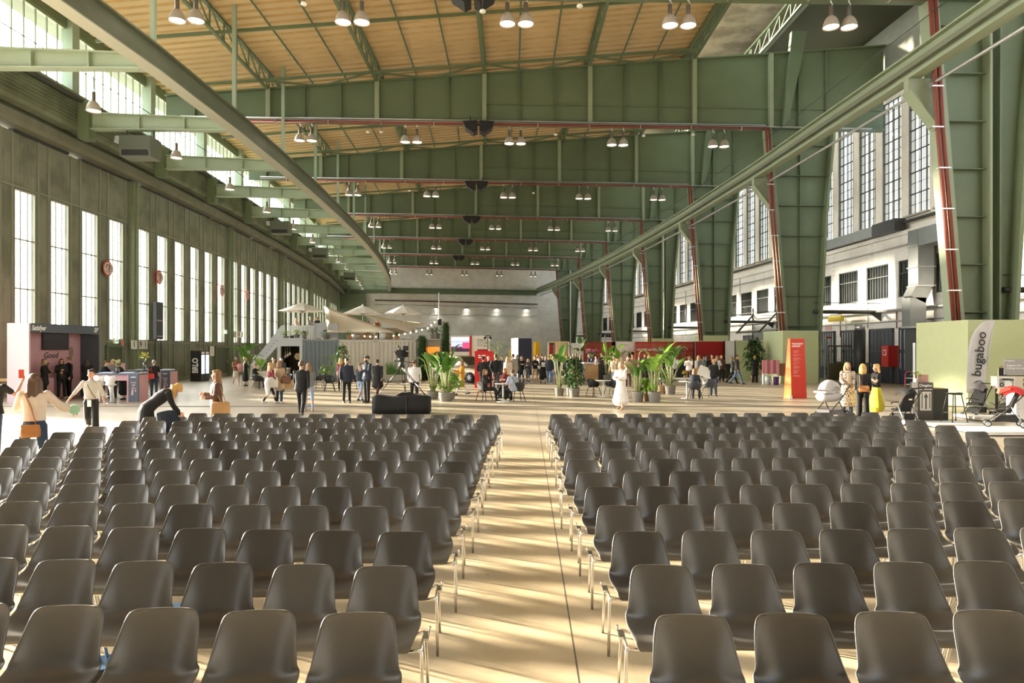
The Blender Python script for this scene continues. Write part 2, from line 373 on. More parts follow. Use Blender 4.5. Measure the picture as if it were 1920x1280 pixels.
# gaps of daylight above the doors: the seal is not continuous
Yd = frange(-18, 134, 3.8)
sweep([(-9.5, 12.22), (-8.45, 12.22), (-8.25, 12.36), (-8.2, 12.72), (-8.45, 12.98), (-9.5, 12.98)], Yd, XL).build('door_head', mat('door_head_concrete', (.17, .175, .13), .7, var=.3, scale=1.2), label='rounded concrete door head beam above the hangar doors', cat='beam', kind='structure')
b = MB(); y = 25.9; random.seed(3)
while y < 131:
    g = random.uniform(3.5, 6.5); y2 = min(y+g, 131.5); b.beam((XW(y)-.1, y, 12.17), (XW(y2)-.1, y2, 12.17), .26, .12); y = y2+random.choice([.25, .5, 1.1])
b.build('door_seal', M_wire, label='dark broken brush seal along the top of the hangar doors', cat='seal', kind='structure')
sweep([(-9.5, 12.99), (-7.75, 12.92), (-7.55, 13.05), (-7.55, 14.45), (-7.9, 14.9), (-9.5, 14.9)], Yd, XL).build('fascia', M_fasc, label='green ribbed fascia between the door head and the high windows', cat='wall', kind='structure')
b = MB()
for z in [13.1+.17*i for i in range(8)]:
    b.rings([[(XL(Y)-7.555, Y, z), (XL(Y)-7.50, Y, z+.03), (XL(Y)-7.50, Y, z+.10), (XL(Y)-7.555, Y, z+.13)] for Y in Yd], True, smooth=False)
b.build('trim_1', M_fasc, label='horizontal siding ribs on the green fascia', cat='trim', kind='structure')
b = MB(); b.tube([(XL(Y)-7.3, Y, 14.3) for Y in Yd], .12, 8); b.build('cable_duct', M_wire, label='long dark cable duct under the high windows', cat='duct', kind='structure')
M_arm = mat('pale_blue_green_paint', (.33, .41, .32), .5, var=.12, scale=.8)
# clerestory: glazed panels between posts
AY = [26.5+7.45*k for k in range(-3, 15)]
for k in range(len(AY)-1):
    Ya, Yb = AY[k], AY[k+1]; p, q = Vector((XL(Ya)-8.3, Ya, 0)), Vector((XL(Yb)-8.3, Yb, 0)); L = (q-p).length; ang = math.atan2(q.y-p.y, q.x-p.x)
    e = empty(wname(), p, ang, '%s high clerestory window from the front, above the door head' % ORD[k], 'window', kind='structure')
    b = MB()
    for s in (0, L-.12): b.box(s, s+.12, -.1, .1, 14.9, 18.1)
    b.box(0, L, -.1, .1, 14.9, 15.05); b.box(0, L, -.1, .1, 17.9, 18.05)
    nb = 10
    for j in range(1, nb): x = L*j/nb; b.box(x-.03, x+.03, -.02, .04, 15, 18)
    b.build('window_frame', M_greenl, e)
    b = MB(); b.add([(0, 0, 15), (L, 0, 15), (L, 0, 18), (0, 0, 18)], [(0, 1, 2, 3)]); b.build('pane', M_glass, e)
    b = MB(); b.box(-.28, .28, -.42, .12, 14.6, 18.9); b.build('mullion_post', M_arm, e)
sweep([(-9.5, 18.0), (-8.15, 18.0), (-8.15, 18.9), (-9.5, 18.9)], Yd, XL).build('window_head', M_green, label='green steel beam above the high clerestory windows', cat='beam', kind='structure')
# end wall behind the camera, unseen: closes the room, made dark to cut front fill
b = MB(); b.box(-26, 28, -18.4, -18, 0, 24); b.build('wall_back', mat('fill_cutting_dark', (.10, .10, .095), .9), label='unseen back wall darkened to cut the fill light', cat='wall', kind='structure')

# ------------------------------------------------------------------ steel frames: girders, columns, crane rails
FNAME = ['nearest', 'second', 'third', 'fourth', 'fifth', 'sixth', 'farthest']
def ztop(k, x):                                # top of the girder in frame k at local x (0 = right crane rail)
    Y = FY[k]; return 17.47+.088*(XR(Y)+x-XL(Y)+7.2)
frames = []
M_colf = mat('column_flange_paint', (.21, .26, .16), .5, var=.12, scale=.8)
for k, Y in enumerate(FY):
    t = tilt(Y); rot = math.atan(t); O = (XR(Y), Y, 0); xl = -(XR(Y)-XL(Y)+7.2); xr = 8.2
    g = empty('roof_girder', O, rot, '%s green plate girder spanning the hall, counted from the front' % FNAME[k], 'girder', 'roof girders', 'structure'); frames.append(g)
    b = MB(); b.prism_y([(xl, 16.15), (xr, 16.15), (xr, ztop(k, xr)), (xl, ztop(k, xl))], -.02, .02)
    b.build('web', M_green, g)
    b = MB(); b.box(xl, xr, -.28, .28, 16.06, 16.15); b.build('flange', M_green, g)
    b = MB(); b.beam((xl, 0, ztop(k, xl)+.04), (xr, 0, ztop(k, xr)+.04), .56, .08); b.build('flange', M_green, g)
    x = -4.1; i = 0; xs = [.8]
    while x > xl: xs.append(x); x -= 6.6
    for x in xs:
        b = MB(); b.box(x-.13, x+.13, -.30, .30, 16.15, ztop(k, x)+.02); b.build('post', M_greenl, g)
        for d in (-2.2, -4.4):
            if x+d > xl and x != .8: b = MB(); b.box(x+d-.02, x+d+.02, -.2, .2, 16.15, ztop(k, x+d)); b.build('stiffener', M_green, g)
    for x in (2.6, 4.4): b = MB(); b.box(x-.02, x+.02, -.2, .2, 16.15, ztop(k, x)); b.build('stiffener', M_green, g)
    b = MB(); b.box(-17.3, xr, -.12, .12, 17.33, 17.37); b.build('rail', M_green, g)
    b = MB(); b.prism_y([(1.5, 16.15), (1.8, 16.15), (3.1, 22.2), (2.1, 22.2)], -.34, .0); b.build('raker', M_green, g)
    # column
    c = empty('steel_column', O, rot, '%s tapered green steel column on the right, counted from the front' % FNAME[k], 'column', 'steel columns', 'structure')
    L = [(1.95, 0), (1.08, 10.8), (.6, 16.1)]; RR = [(3.7, 0), (4.3, 10.8), (4.8, 16.1)]
    twin = k in (0, 3, 6)
    def lx(z, P): 
        for (a, za), (d, zd) in zip(P, P[1:]):
            if z <= zd: return a+(d-a)*(z-za)/(zd-za)
        return P[-1][0]
    def plate(P, th, dep, nm, m=M_green):
        b = MB()
        for (a, za), (d, zd) in zip(P, P[1:]): b.beam((a, 0, za), (d, 0, zd), dep, th, (1, 0, 0))
        return b.build(nm, m, c)
    plate(L, .20, .95, 'flange', M_greenl if k == 0 else M_colf); plate(RR, .16, .95, 'flange', M_colf)
    if twin:
        plate([(2.85, 0), (2.85, 16.1)], .10, .95, 'flange', M_greenl); plate([(3.25, 0), (3.3, 16.1)], .06, .8, 'flange', M_green)
        webs = [(L, [(2.95, 0), (2.95, 16.1)]), ([(3.25, 0), (3.3, 16.1)], RR)]
    else: webs = [(L, RR)]
    for P, Q in webs:
        zs = [0, 10.8, 16.1]; b = MB(); b.prism_y([(lx(z, P), z) for z in zs]+[(lx(z, Q), z) for z in zs[::-1]], -.02, .02); b.build('web', M_green, c)
    for j in range(1, 9):
        z = 1.9*j-.2; b = MB(); P, Q = webs[0]; b.box(lx(z, P), lx(z, Q), -.3, .3, z-.015, z+.015); b.build('stiffener', M_green, c)
    if not twin:
        b = MB(); b.box(2.68, 2.72, -.2, .2, 0, 16.1); b.build('rib', M_green, c)
    b = MB(); b.prism_y([(.85, 12.93), (-.28, 12.93), (-.28, 12.45), (.9, 11.0)], -.16, .16); b.build('rail_bracket', M_greenl, c)
    b = MB(); b.beam((-.28, 0, 12.45), (.9, 0, 10.95), .6, .05, (0, 0, 1)); b.build('bracket_flange', M_greenl, c)
    # red sprinkler pipes under the girder and down the column
    s = empty('sprinkler_pipe', O, rot, 'red pipes along the %s girder and down its column' % FNAME[k], 'pipe', 'red pipes on the frames', 'structure')
    b = MB(); b.tube([(xl+3, -.42, 15.98), (.62, -.42, 15.98)], .085, 8); b.build('pipe', M_red_pipe, s)
    for d in (0, .2):
        b = MB(); b.tube([(.30+d, -.62, 15.95), (.42+d, -.62, 14.0), (.60+d, -.62, 10.8), (1.5+d, -.62, .2)], .08, 8); b.build('downpipe', M_red_pipe, s)
    b = MB()
    for j in range(9):
        z = 1.2+j*1.6; x = 1.5+(.60-1.5)*(z-.2)/10.6 if z < 10.8 else .45; b.box(x-.12, x+.34, -.72, -.52, z, z+.05)
    for j in range(int(-xl/3.2)): x = -1.2-3.2*j; b.box(x-.03, x+.03, -.52, -.3, 15.86, 16.08)
    b.build('pipe_clip', M_alu, s)
    b = MB(); b.tube([(xl+1, -.36, 16.22), (.4, -.36, 16.22)], .05, 6); b.build('conduit', M_cond, s)
    b = MB()                                             # grey cable tray on the girder foot
    b.box(xl+1, xr-1, -.5, -.3, 16.06, 16.1); b.build('cable_tray', M_cond, s)
def ibeam_poly(w, h, tf=.07, tw=.05): return [(-w/2, 0), (w/2, 0), (w/2, tf), (tw, tf), (tw, h-tf), (w/2, h-tf), (w/2, h), (-w/2, h), (-w/2, h-tf), (-tw, h-tf), (-tw, tf), (-w/2, tf)]
YRl = [6]+FY+[133.2]
r = empty('crane_rail', (0, 0, 0), label='long green crane rail on the column brackets along the right side', cat='crane rail', kind='structure')
sweep([(o, 12.95+z) for o, z in ibeam_poly(.52, 1.0)], YRl, XR).build('rail_beam', M_greenl, r)
sweep([(-.08+o, 13.95+z) for o, z in ((0, 0), (.16, 0), (.16, .12), (0, .12))], YRl, XR).build('running_rail', M_railp, r)
sweep([(-.34+o, 13.25+z) for o, z in ((0, 0), (.12, 0), (.12, .2), (0, .2))], YRl, XR).build('conductor_channel', M_railp, r)
b = MB(); b.tube([(XR(Y)+.52, Y, 12.62) for Y in YRl], .07, 6); b.build('conduit', M_cond, r)
YLl = [4]+AY[2:]+[131]
r = empty('crane_rail', (0, 0, 0), label='curved grey green crane rail hung from the roof along the left side', cat='crane rail', kind='structure')
sweep([(o, 12.96+z) for o, z in ibeam_poly(.5, .98)], YLl, XL).build('rail_beam', M_railp, r)
sweep([(-.3+o, 12.9+z) for o, z in ((0, 0), (.6, 0), (.6, .05), (0, .05))], YLl, XL).build('flange', mat('pale_flange_paint', (.42, .43, .36), .5), r)
for k, Y in enumerate(AY):
    if Y < 8: continue
    e = empty('bracket_arm', (XL(Y), Y, 0), math.atan(tilt(Y)*.9), '%s pale green bracket arm from the front, joining left crane rail and door head' % ORD[k], 'bracket arm', 'bracket arms of the left crane rail', 'structure')
    b = MB(); b.prism_y([(-.1, 13.0), (-.1, 13.5), (-7.0, 13.75), (-7.0, 13.0)], -.025, .025); b.build('web', M_arm, e)
    b = MB(); b.box(-7, -.1, -.2, .2, 12.94, 13.0); b.build('flange', M_arm, e)
    b = MB(); b.beam((-.1, 0, 13.52), (-7, 0, 13.77), .4, .05); b.build('flange', M_arm, e)
    for x in (-2.4, -4.6): b = MB(); b.box(x-.02, x+.02, -.18, .18, 13, 13.6); b.build('stiffener', M_arm, e)
    b = MB(); b.box(-7.5, -6.95, -.3, .3, 12.45, 14.3); b.build('end_post', M_green, e)
    b = MB(); b.box(-.09, .09, -.09, .09, 13.94, ZR(0)); b.build('hanger', M_arm, e)
# ------------------------------------------------------------------ roof trusses along the hall, ties and purlins
def offx(k, x): Y = FY[k]; return XR(Y)+x-XL(Y)
for i in range(6):
    off = offx(1, -4.1)-6.6*i if i < 5 else offx(1, .8)
    nm = ['rightmost truss before the rooflights', 'second from the rooflights', 'third from the rooflights, near the middle', 'fourth from the rooflights', 'nearest to the left crane rail', 'under the grey slab roof'][i]
    zt = ZR(off)-.1 if i < 5 else 22.6; zb = zt-1.05
    e = empty('roof_truss', (0, 0, 0), label='green lattice roof truss along the hall, '+nm, cat='truss', group='lattice roof trusses', kind='structure')
    Ys = [-12]+[Y+tilt(Y)*(off-offx(1, 0)) for Y in FY]+[131]
    b = MB(); c = MB(); d = MB()
    P = lambda Y, z: (XL(Y)+off, Y, z)
    for Ya, Yb in zip(Ys, Ys[1:]):
        m = max(4, int(round((Yb-Ya)/1.6)))
        b.beam(P(Ya, zt), P(Yb, zt), .2, .12); c.beam(P(Ya, zb), P(Yb, zb), .18, .1)
        for j in range(m):
            ya, yb = Ya+(Yb-Ya)*j/m, Ya+(Yb-Ya)*(j+1)/m
            d.beam(P(ya, zb), P(ya, zt), .07, .07); d.beam(P(ya, zt) if j % 1 == 0 else P(ya, zb), P(yb, zb), .07, .07)
    b.build('chord', M_green, e); c.build('chord', M_green, e); d.build('lattice', M_green, e)
for i in range(4):
    for j in (1, 2):
        off = offx(1, -4.1)-6.6*i-2.2*j
        b = MB(); Ys = [-10]+FY+[130]
        b.tube([(XL(Y)+off, Y, ZR(off)-.22) for Y in Ys], .055, 6)
        b.build('purlin', M_green, label='slim green purlin under the ochre roof, %s from the rooflights' % ORD[i*2+j-1], cat='purlin', group='slim purlins', kind='structure')
YM = [20.0]+[(a+c)/2 for a, c in zip(FY, FY[1:])]
for k, Y in enumerate(YM):
    t = tilt(Y); e = empty('cross_tie', (XL(Y), Y-1.0, 0), math.atan(t), '%s green tie across the hall, midway between two girders' % ORD[k], 'tie', 'cross ties', 'structure')
    b = MB(); b.beam((-7, 0, ZR(-7)-1.1), (25.2, 0, ZR(25.2)-1.1), .1, .16); b.build('tie', M_green, e)
    b = MB(); b.beam((25.2, 0, ZR(25.2)-1.1), (32, 0, 22.4), .1, .16); b.build('tie', M_green, e)
for k, Y in enumerate(FY):                        # wind bracing: zigzag next to each girder top
    t = tilt(Y); e = empty('wind_bracing', (XL(Y), Y-1.6+t*(XL(Y)-XR(Y)), 0), math.atan(t), 'zigzag wind bracing in front of the %s girder' % FNAME[k], 'bracing', 'wind bracings', 'structure')
    x0 = offx(k, 0)-30.5+0; xs = [x0+3.3*j for j in range(9)]
    b = MB()
    for j, (xa, xb) in enumerate(zip(xs, xs[1:])):
        za, zb_ = ZR(xa)-1.15, ZR(xb)-1.15
        ya, yb = (0, 1.5) if j % 2 == 0 else (1.5, 0)
        b.beam((xa, ya, za), (xb, yb, zb_), .1, .1)
    b.beam((xs[0]-4, 0, ZR(xs[0]-4)-1.15), (xs[-1], 0, ZR(xs[-1])-1.15), .12, .14)
    b.build('brace', M_green, e)

# ------------------------------------------------------------------ end wall
Ye = 133.; te = tilt(Ye)
e = empty('wall_end', (XR(Ye), Ye, 0), math.atan(te), 'pale block end wall of the hall', 'wall', kind='structure')
b = MB(); b.box(-45, 12, 0, .4, 0, 24); b.build('wall_end', M_endw, e)
b = MB(); b.box(-38, -.2, -.35, 0, 12.6, 13.5); b.box(-38, 0, -.6, 0, 13.5, 13.6); b.build('crane_beam', M_green, e)
b = MB(); b.tube([(-31, -.2, 11.3), (0, -.2, 10.9)], .12, 8); b.build('pipe', mat('brown_pipe', (.11, .06, .045), .5), e)
b = MB(); b.tube([(-31, -.12, 8.9), (0, -.12, 8.6)], .05, 6); b.tube([(-20, -.12, 11), (-20, -.12, 8.9)], .05, 6); b.tube([(-31, -.1, 10.5), (0, -.1, 10.2)], .05, 6); b.build('conduit', M_cond, e)
b = MB(); b.box(-45, -32.6, -1.2, 0, 0, 12.3); b.build('corner_pier', M_green, e)
for i, px in enumerate((808, 866, 924, 981)):
    x = (px-960)/F*129.3-XR(Ye)+.6
    lo = empty('wall_lamp', Vector((XR(Ye)+x*math.cos(math.atan(te)), Ye+x*math.sin(math.atan(te))-.3, H+78*129/F)), 0, 'small shaded lamp on the pale end wall, %s from the left' % ORD[i], 'wall lamp', 'lamps on the end wall')
    b = MB(); b.lathe([(.05, .1), (.42, .0), (.45, -.1), (.40, -.1)], 12); b.build('lamp_shade', M_blk2, lo)
    b = MB(); b.lathe([(.30, -.12), (.02, -.2)], 10); b.build('bulb', mat('lamp_bulb', (1, 1, 1), .5, emit=(1, .95, .82), es=12), lo)
    l = bpy.data.lights.new('lamp_light', 'SPOT'); l.energy = 90; l.spot_size = R(120); l.spot_blend = .6; l.color = [(1, .98, .9), (.95, 1, .9), (.9, 1, .9), (1, .9, .7)][i]; l.shadow_soft_size = .15
    lo2 = bpy.data.objects.new('lamp_light', l); COL.objects.link(lo2); lo2.parent = lo; lo2.location = (0, -.3, -.35); lo2.rotation_euler = (R(-8), 0, 0)
# ------------------------------------------------------------------ right side: white brick wall with two bands of windows
XWR = lambda Y: XR(Y)+8.0
M_pier = mat('cream_painted_pier', (.78, .73, .65), .6, var=.1)
M_bar = mat('dark_window_bars', (.06, .065, .06), .5)
M_blind = mat('beige_blind', (.50, .45, .33), .7)
wall = MB(); up = MB()
def seg(Ya, Yb, off=0.): return Vector((XWR(Ya)+off, Ya, 0)), Vector((XWR(Yb)+off, Yb, 0))
def wbox(mb, Ya, Yb, z0, z1, off=0., th=.5):
    """piece of wall between two stations; hall face at XWR+off"""
    p, q = seg(Ya, Yb, off); d = Vector((th, 0, 0)); u0, u1 = Vector((0, 0, z0)), Vector((0, 0, z1))
    mb.add([p+u0, p+d+u0, q+d+u0, q+u0, p+u1, p+d+u1, q+d+u1, q+u1], [(3, 2, 1, 0), (4, 5, 6, 7), (0, 1, 5, 4), (1, 2, 6, 5), (2, 3, 7, 6), (3, 0, 4, 7)], False)
P = 2.68; n0 = -8; mods = [(39.3-.34+P*i, 39.3-.34+P*(i+1)) for i in range(n0, 36)]
up = MB()
for i, (Ya, Yb) in enumerate(mods):
    a, c = Ya+.34, Ya+2.34
    wbox(up, Ya, a, 9.2, 19, .3); wbox(up, c, Yb, 9.2, 19, .3); wbox(up, a, c, 9.2, 10.15, .3); wbox(up, a, c, 17.8, 19, .3)
up.build('wall_right', M_pier, label='cream piers and parapet between the tall right hand windows', cat='wall', kind='structure')
for i, (Ya, Yb) in enumerate(mods):
    a, c = Ya+.34, Ya+2.34; p, q = seg(a, c, .45); L = (q-p).length
    e = empty(wname(), p, math.atan2(q.y-p.y, q.x-p.x), '%s tall gridded window from the front, high in the right wall' % (ORD[i] if i < 20 else 'number %d' % (i+1)), 'window', kind='structure')
    b = MB()
    for x in (0, L-.05): b.box(x, x+.05, -.05, .06, 10.15, 17.8)
    for j in (1, 2, 3): x = L*j/4; b.box(x-.016, x+.016, -.03, .03, 10.15, 17.8)
    for j in range(0, 13): z = 10.15+7.65*j/12; w = .045 if j % 2 == 0 else .014; b.box(0, L, -.03, .04, z-w/1.2, z+w/1.2)
    b.build('window_frame', M_bar, e)
    b = MB(); b.add([(0, -.05, 10.15), (L, -.05, 10.15), (L, -.05, 17.8), (0, -.05, 17.8)], [(0, 1, 2, 3)]); b.build('pane', M_glass, e)
    b = MB()
    for x, w in ((.55, .10), (.82, .04), (1.05, .16), (1.42, .05), (1.62, .12), (1.84, .1)): b.box(x, x+w, -.5, -.47, 10.2, 17.7)
    b.build('blind', M_blind, e)
    b = MB(); b.box(-.1, L+.1, .0, .42, 10.05, 10.15); b.build('sill', mat('sill_stone', (.45, .42, .36), .6), e)
# lower wing: openings for the first-floor windows
WC = [50.9+3.45*i for i in range(-9, 23)]
low = MB(); prev = -18.
pl = MB()
for cY in WC:
    a, c = cY-1.2, cY+1.2
    wbox(low, prev, a, 1.25, 9.2); wbox(low, a, c, 1.25, 5.3); wbox(low, a, c, 7.5, 9.2); prev = c
wbox(low, prev, 134, 1.25, 9.2)
low.build('wall_right', M_brickw, label='white painted brick wall along the right side', cat='wall', kind='structure')
Yp = frange(-18, 134, 6); b = MB()
for Ya, Yb in zip(Yp, Yp[1:]): wbox(b, Ya, Yb, 0, 1.25)
b.build('baseboard_right', mat('shadow_toned_plinth', (.05, .05, .052), .6), label='plinth under the white brick wall with its shadow painted in dark', cat='plinth', kind='structure')  # shadow along the wall foot is put into the dark colour
sweep([(-.18, 9.0), (1.2, 9.0), (1.2, 9.25), (-.18, 9.25)], Yp, XWR).build('trim_2', M_brickw, label='projecting ledge above the lower right windows', cat='ledge', kind='structure')
b = MB()                                       # boundary wall above the windows up to the grey roof
for Ya, Yb in zip(Yp, Yp[1:]): wbox(b, Ya, Yb, 19, 23.7, .3)
b.build('wall_right', mat('grey_green_concrete', (.22, .23, .19), .8, var=.2), label='concrete wall strip above the tall right hand windows', cat='wall', kind='structure')  # grey green concrete tone, varied by noise
for i, cY in enumerate(WC):
    a, c = cY-1.2, cY+1.2; p, q = seg(a, c, .1); L = (q-p).length
    e = empty(wname(), p, math.atan2(q.y-p.y, q.x-p.x), '%s dark barred window from the front, in the white brick wall' % (ORD[i] if i < 20 else 'number %d' % (i+1)), 'window', kind='structure')
    b = MB()
    for x in (0, L-.07): b.box(x, x+.07, -.06, .06, 5.3, 7.5)
    for z in (5.3, 6.7, 7.43): b.box(0, L, -.05, .06, z, z+.07)
    for j in range(1, 8): x = L*j/8; b.box(x-.02, x+.02, -.02, .03, 5.3, 7.5)
    b.build('window_frame', M_bar, e)
    b = MB(); b.box(0, L, -.10, -.06, 5.3, 7.5); b.build('pane', M_dglass if i % 5 else M_white, e)
# pipes along the wall and struts from the columns
def along(nm, off, z, r, m, lab, Y0=24, Y1=130, cat='pipe'):
    b = MB(); b.tube([(XWR(Y)+off, Y, z) for Y in frange(Y0, Y1, 5)], r, 8); return b.build(nm, m, label=lab, cat=cat, kind='structure')
along('wall_pipe', -.35, 4.5, .09, M_cond, 'lagged grey pipe along the white brick wall above the doors')
along('wall_pipe', -.12, 3.85, .045, M_cond, 'thin pale conduit along the white wall just above the doors')
along('wall_pipe', -.2, 8.35, .05, M_cond, 'thin pipe along the white wall under the ledge')
along('wall_pipe', -.1, 9.75, .1, M_wire, 'dark pipe along the foot of the tall right windows')
for k, Y in enumerate(FY):
    s = empty('wall_strut', (XR(Y), Y, 0), math.atan(tilt(Y)), 'dark horizontal strut from the %s right column to the brick wall' % FNAME[k], 'strut', 'struts of the right columns', 'structure')
    b = MB(); b.tube([(3.6, -.1, 4.5), (8, -.1, 4.5)], .12, 8); b.build('strut', mat('dark_steel', (.04, .042, .04), .5), s)
    b = MB(); b.tube([(3.6, -.1, 5.1), (8, -.1, 5.05)], .025, 6); b.build('tie_rod', M_wire, s)
    b = MB(); b.prism_y([(8, 4.5), (7.2, 4.45), (8, 3.9)], -.14, -.06); b.build('bracket', M_wire, s)
# doors of the ground floor between the first two columns and further back
def wall_item(nm, Ya, Yb, off, lab, cat, kind=None, group=None):
    p, q = seg(Ya, Yb, off); return empty(nm, p, math.atan2(q.y-p.y, q.x-p.x), lab, cat, group, kind), (q-p).length
M_blue = mat('blue_black_door_paint', (.022, .03, .055), .4); M_gatebar = mat('pale_gate_bar', (.46, .46, .45), .5)
dn = 8
for Ya, Yb, typ, lab in ((49.1, 51.5, 'gate', 'dark gate with pale vertical bars beside the green column box'), (45.8, 48.0, 'gate', 'dark gate with pale bars next to the black stove pipe'),
                         (42.2, 44.6, 'door', 'dark blue timber double door left of the red cabinet'), (40.0, 41.4, 'gate', 'narrow dark barred door right of the red cabinet'),
                         (36.0, 38.0, 'door', 'dark blue door behind the big grey air duct'), (53.5, 55.5, 'door', 'dark blue door behind the second column'),
                         (63.0, 65.0, 'gate', 'dark gate far back along the white wall')):
    e, L = wall_item('door_%d' % dn, Ya, Yb, -.02, lab, 'door', 'structure'); dn += 1
    b = MB(); b.box(0, L, 0, .10, .02, 3.35); b.build('door_panel', M_blue, e)
    b = MB()
    for x in (-.06, L): b.box(x, x+.06, 0, .16, 0, 3.42)
    b.box(-.06, L+.06, 0, .16, 3.36, 3.44); b.box(0, L, .1, .13, 1.95, 2.03); b.build('door_frame', M_bar, e)
    if typ == 'gate':
        b = MB(); nb = max(4, int(L/.3))
        for j in range(nb): x = .1+(L-.2)*j/(nb-1); b.box(x-.035, x+.035, .1, .14, 2.1, 3.3); b.box(x-.025, x+.025, .1, .14, .9, 1.9)
        b.build('grille', M_gatebar, e)
    else:
        b = MB()
        for j in range(1, 6): x = L*j/6; b.box(x-.01, x+.01, .1, .115, .05, 3.3)
        b.build('board_joint', M_bar, e)
    b = MB(); b.box(L*.9, L*.9+.04, .1, .2, 1.0, 1.25); b.build('handle', M_alu, e)
e, L = wall_item('door_%d' % dn, 58.4, 63.6-.6, -.02, 'grey roller shutter under the pipe canopy in the white wall', 'door', 'structure')
b = MB()
for j in range(26): b.box(0, L, 0, .05+.02*(j % 2), .2*j, .2*j+.2)
b.build('shutter', mat('grey_shutter', (.22, .22, .22), .5), e)
b = MB()
for x in (-.1, L+.1): b.beam((x, .1, 5.2), (x, 1.6, 3.6), .1, .14); b.beam((x, .05, 5.9), (x, .05, 2.4), .1, .1); b.beam((x, .1, 5.3), (x, 1.7, 5.3), .08, .08)
b.beam((-.1, 1.6, 3.65), (L+.1, 1.6, 3.65), .12, .16); b.beam((-.1, 1.7, 5.3), (L+.1, 1.7, 5.3), .07, .07); b.beam((-.1, 1.7, 5.9), (L+.1, 1.7, 5.9), .05, .05)
b.build('canopy_frame', M_wire, e)
# red hose cabinet, yellow sign, exit sign
e, L = wall_item('hose_cabinet', 40.9+.75, 41.8+.6, -.36, 'red steel fire hose cabinet on the wall between the dark doors', 'fire cabinet')
b = MB(); b.box(0, L, -.34, .3, 1.05, 2.35); b.build('cabinet_body', mat('signal_red_paint', (.42, .025, .02), .4), e)
b = MB(); b.box(.03, L-.03, .3, .325, 1.08, 2.32); b.build('door', mat('signal_red_door', (.50, .03, .022), .35), e)
b = MB(); b.box(.22, .24+.32, .325, .332, 1.75, 2.1); b.build('pictogram', M_white, e)
b = MB(); b.box(.28, .50, .332, .336, 1.8, 2.05); b.build('pictogram', mat('signal_red_paint'), e)
e, L = wall_item('hanging_sign', 45.9, 47.6, -1.2, 'yellow blank illuminated style sign hanging above the gates', 'sign')
b = MB(); b.box(0, L, -.12, .12, 4.02, 4.4); b.build('sign_box', mat('sign_yellow', (.55, .42, .02), .5), e)
b = MB()
for x in (.2, L-.2): b.tube([(x, 0, 4.4), (x, 0, 4.52)], .015, 6)
b.tube([(0, 0, 4.52), (0, -1.2, 4.52)], .015, 6); b.tube([(L, 0, 4.52), (L, -1.2, 4.52)], .015, 6); b.tube([(0, 0, 4.52), (L, 0, 4.52)], .015, 6); b.build('bracket', M_wire, e)
e, L = wall_item('wall_notice', 49.6, 50.4, -.03, 'small pink and white notice on the brick above the barred gate', 'sign')
b = MB(); b.box(0, L, -.02, .02, 3.5, 3.95); b.build('board', mat('notice_pink', (.62, .40, .38), .6), e)
# ventilation ducts
M_duct = mat('galvanised_duct', (.30, .315, .32), .38, .7, var=.12, scale=2)
d = empty('air_duct', (0, 0, 0), label='big angular galvanised air duct bending down the white brick wall', cat='duct', kind='structure')
X = lambda Y: XWR(Y)
b = MB(); b.beam((X(30)-.75, 29.5, 8.35), (X(38.4)-.75, 38.9, 8.35), .95, .95); b.build('duct_run', M_duct, d)
b = MB(); b.beam((X(38.6)-.75, 38.4, 8.8), (X(38.6)-.75, 38.4, 5.6), .9, .95, (0, 1, 0)); b.build('duct_drop', M_duct, d)
b = MB(); b.beam((X(38.6)-.75, 38.4, 5.7), (X(38.6)-1.15, 38.4, 4.9), .9, .8, (0, 1, 0)); b.beam((X(38.6)-1.15, 38.4, 5.0), (X(38.6)-1.15, 38.4, 3.3), .9, .8, (0, 1, 0)); b.build('duct_drop', M_duct, d)
b = MB()
for z in (7.9, 6.7, 5.65): b.box(X(38.6)-1.27, X(38.6)-.23, 37.88, 38.92, z, z+.05)
b.box(X(38.6)-1.62, X(38.6)-.68, 37.9, 38.9, 3.3, 3.42); b.build('duct_flange', M_alu, d)
b = MB(); b.box(X(38.6)-1.1, X(38.6)-.1, 37.2, 39.4, .9, 3.25); b.build('plenum_box', mat('dark_duct_box', (.055, .058, .06), .5), d)
d = empty('flat_duct', (0, 0, 0), label='flat galvanised duct lying on the ledge below the tall windows', cat='duct', kind='structure')
b = MB(); b.beam((X(43.5)-.3, 43.5, 9.62), (X(52)-.3, 52, 9.62), .6, .62); b.build('duct_run', M_duct, d)
b = MB(); b.beam((X(41)-.35, 41, 9.62), (X(43.4)-.35, 43.4, 9.62), .7, .75); b.build('fan_housing', mat('dark_duct_box'), d)
# black stove pipe, ladder, barrier and grey cabinet by the wall
e = empty('flue_pipe', (21.7, 42.6, 0), label='thick black standing flue pipe with bright steel collar before the gates', cat='flue')
b = MB(); b.lathe([(.33, 0), (.33, 3.3)], 18); b.build('pipe', mat('black_flue', (.03, .032, .033), .5), e)
b = MB(); b.lathe([(.30, 3.3), (.30, 3.65), (.26, 3.66)], 18); b.build('collar', M_alu, e)
px0 = fl(1552, 712); e = empty('step_ladder', (px0[0], px0[1], 0), R(15), 'tall aluminium step ladder leaning among the barred gates', 'ladder')
b = MB()
for x in (-.28, .28): b.beam((x, -.0, 0), (x*.7+.45, .5, 3.0), .06, .03)
b.build('rail', M_alu, e)
for j in range(1, 10): t = j/10; b = MB(); b.beam((-.28+(.28*.3*t)+.45*t, .5*t, 3*t), (.28-(.28*.3*t)+.45*t, .5*t, 3*t), .08, .03); b.build('rung', M_alu, e)
b = MB()
for x in (-.2, .2): b.beam((x+.75, .9, 0), (x*.8+.45, .55, 3.0), .05, .03)
b.build('leg', M_alu, e)
b = MB(); b.box(.25, .68, .42, .64, 2.9, 3.02); b.build('top_cap', mat('cap_red', (.4, .05, .04), .5), e)
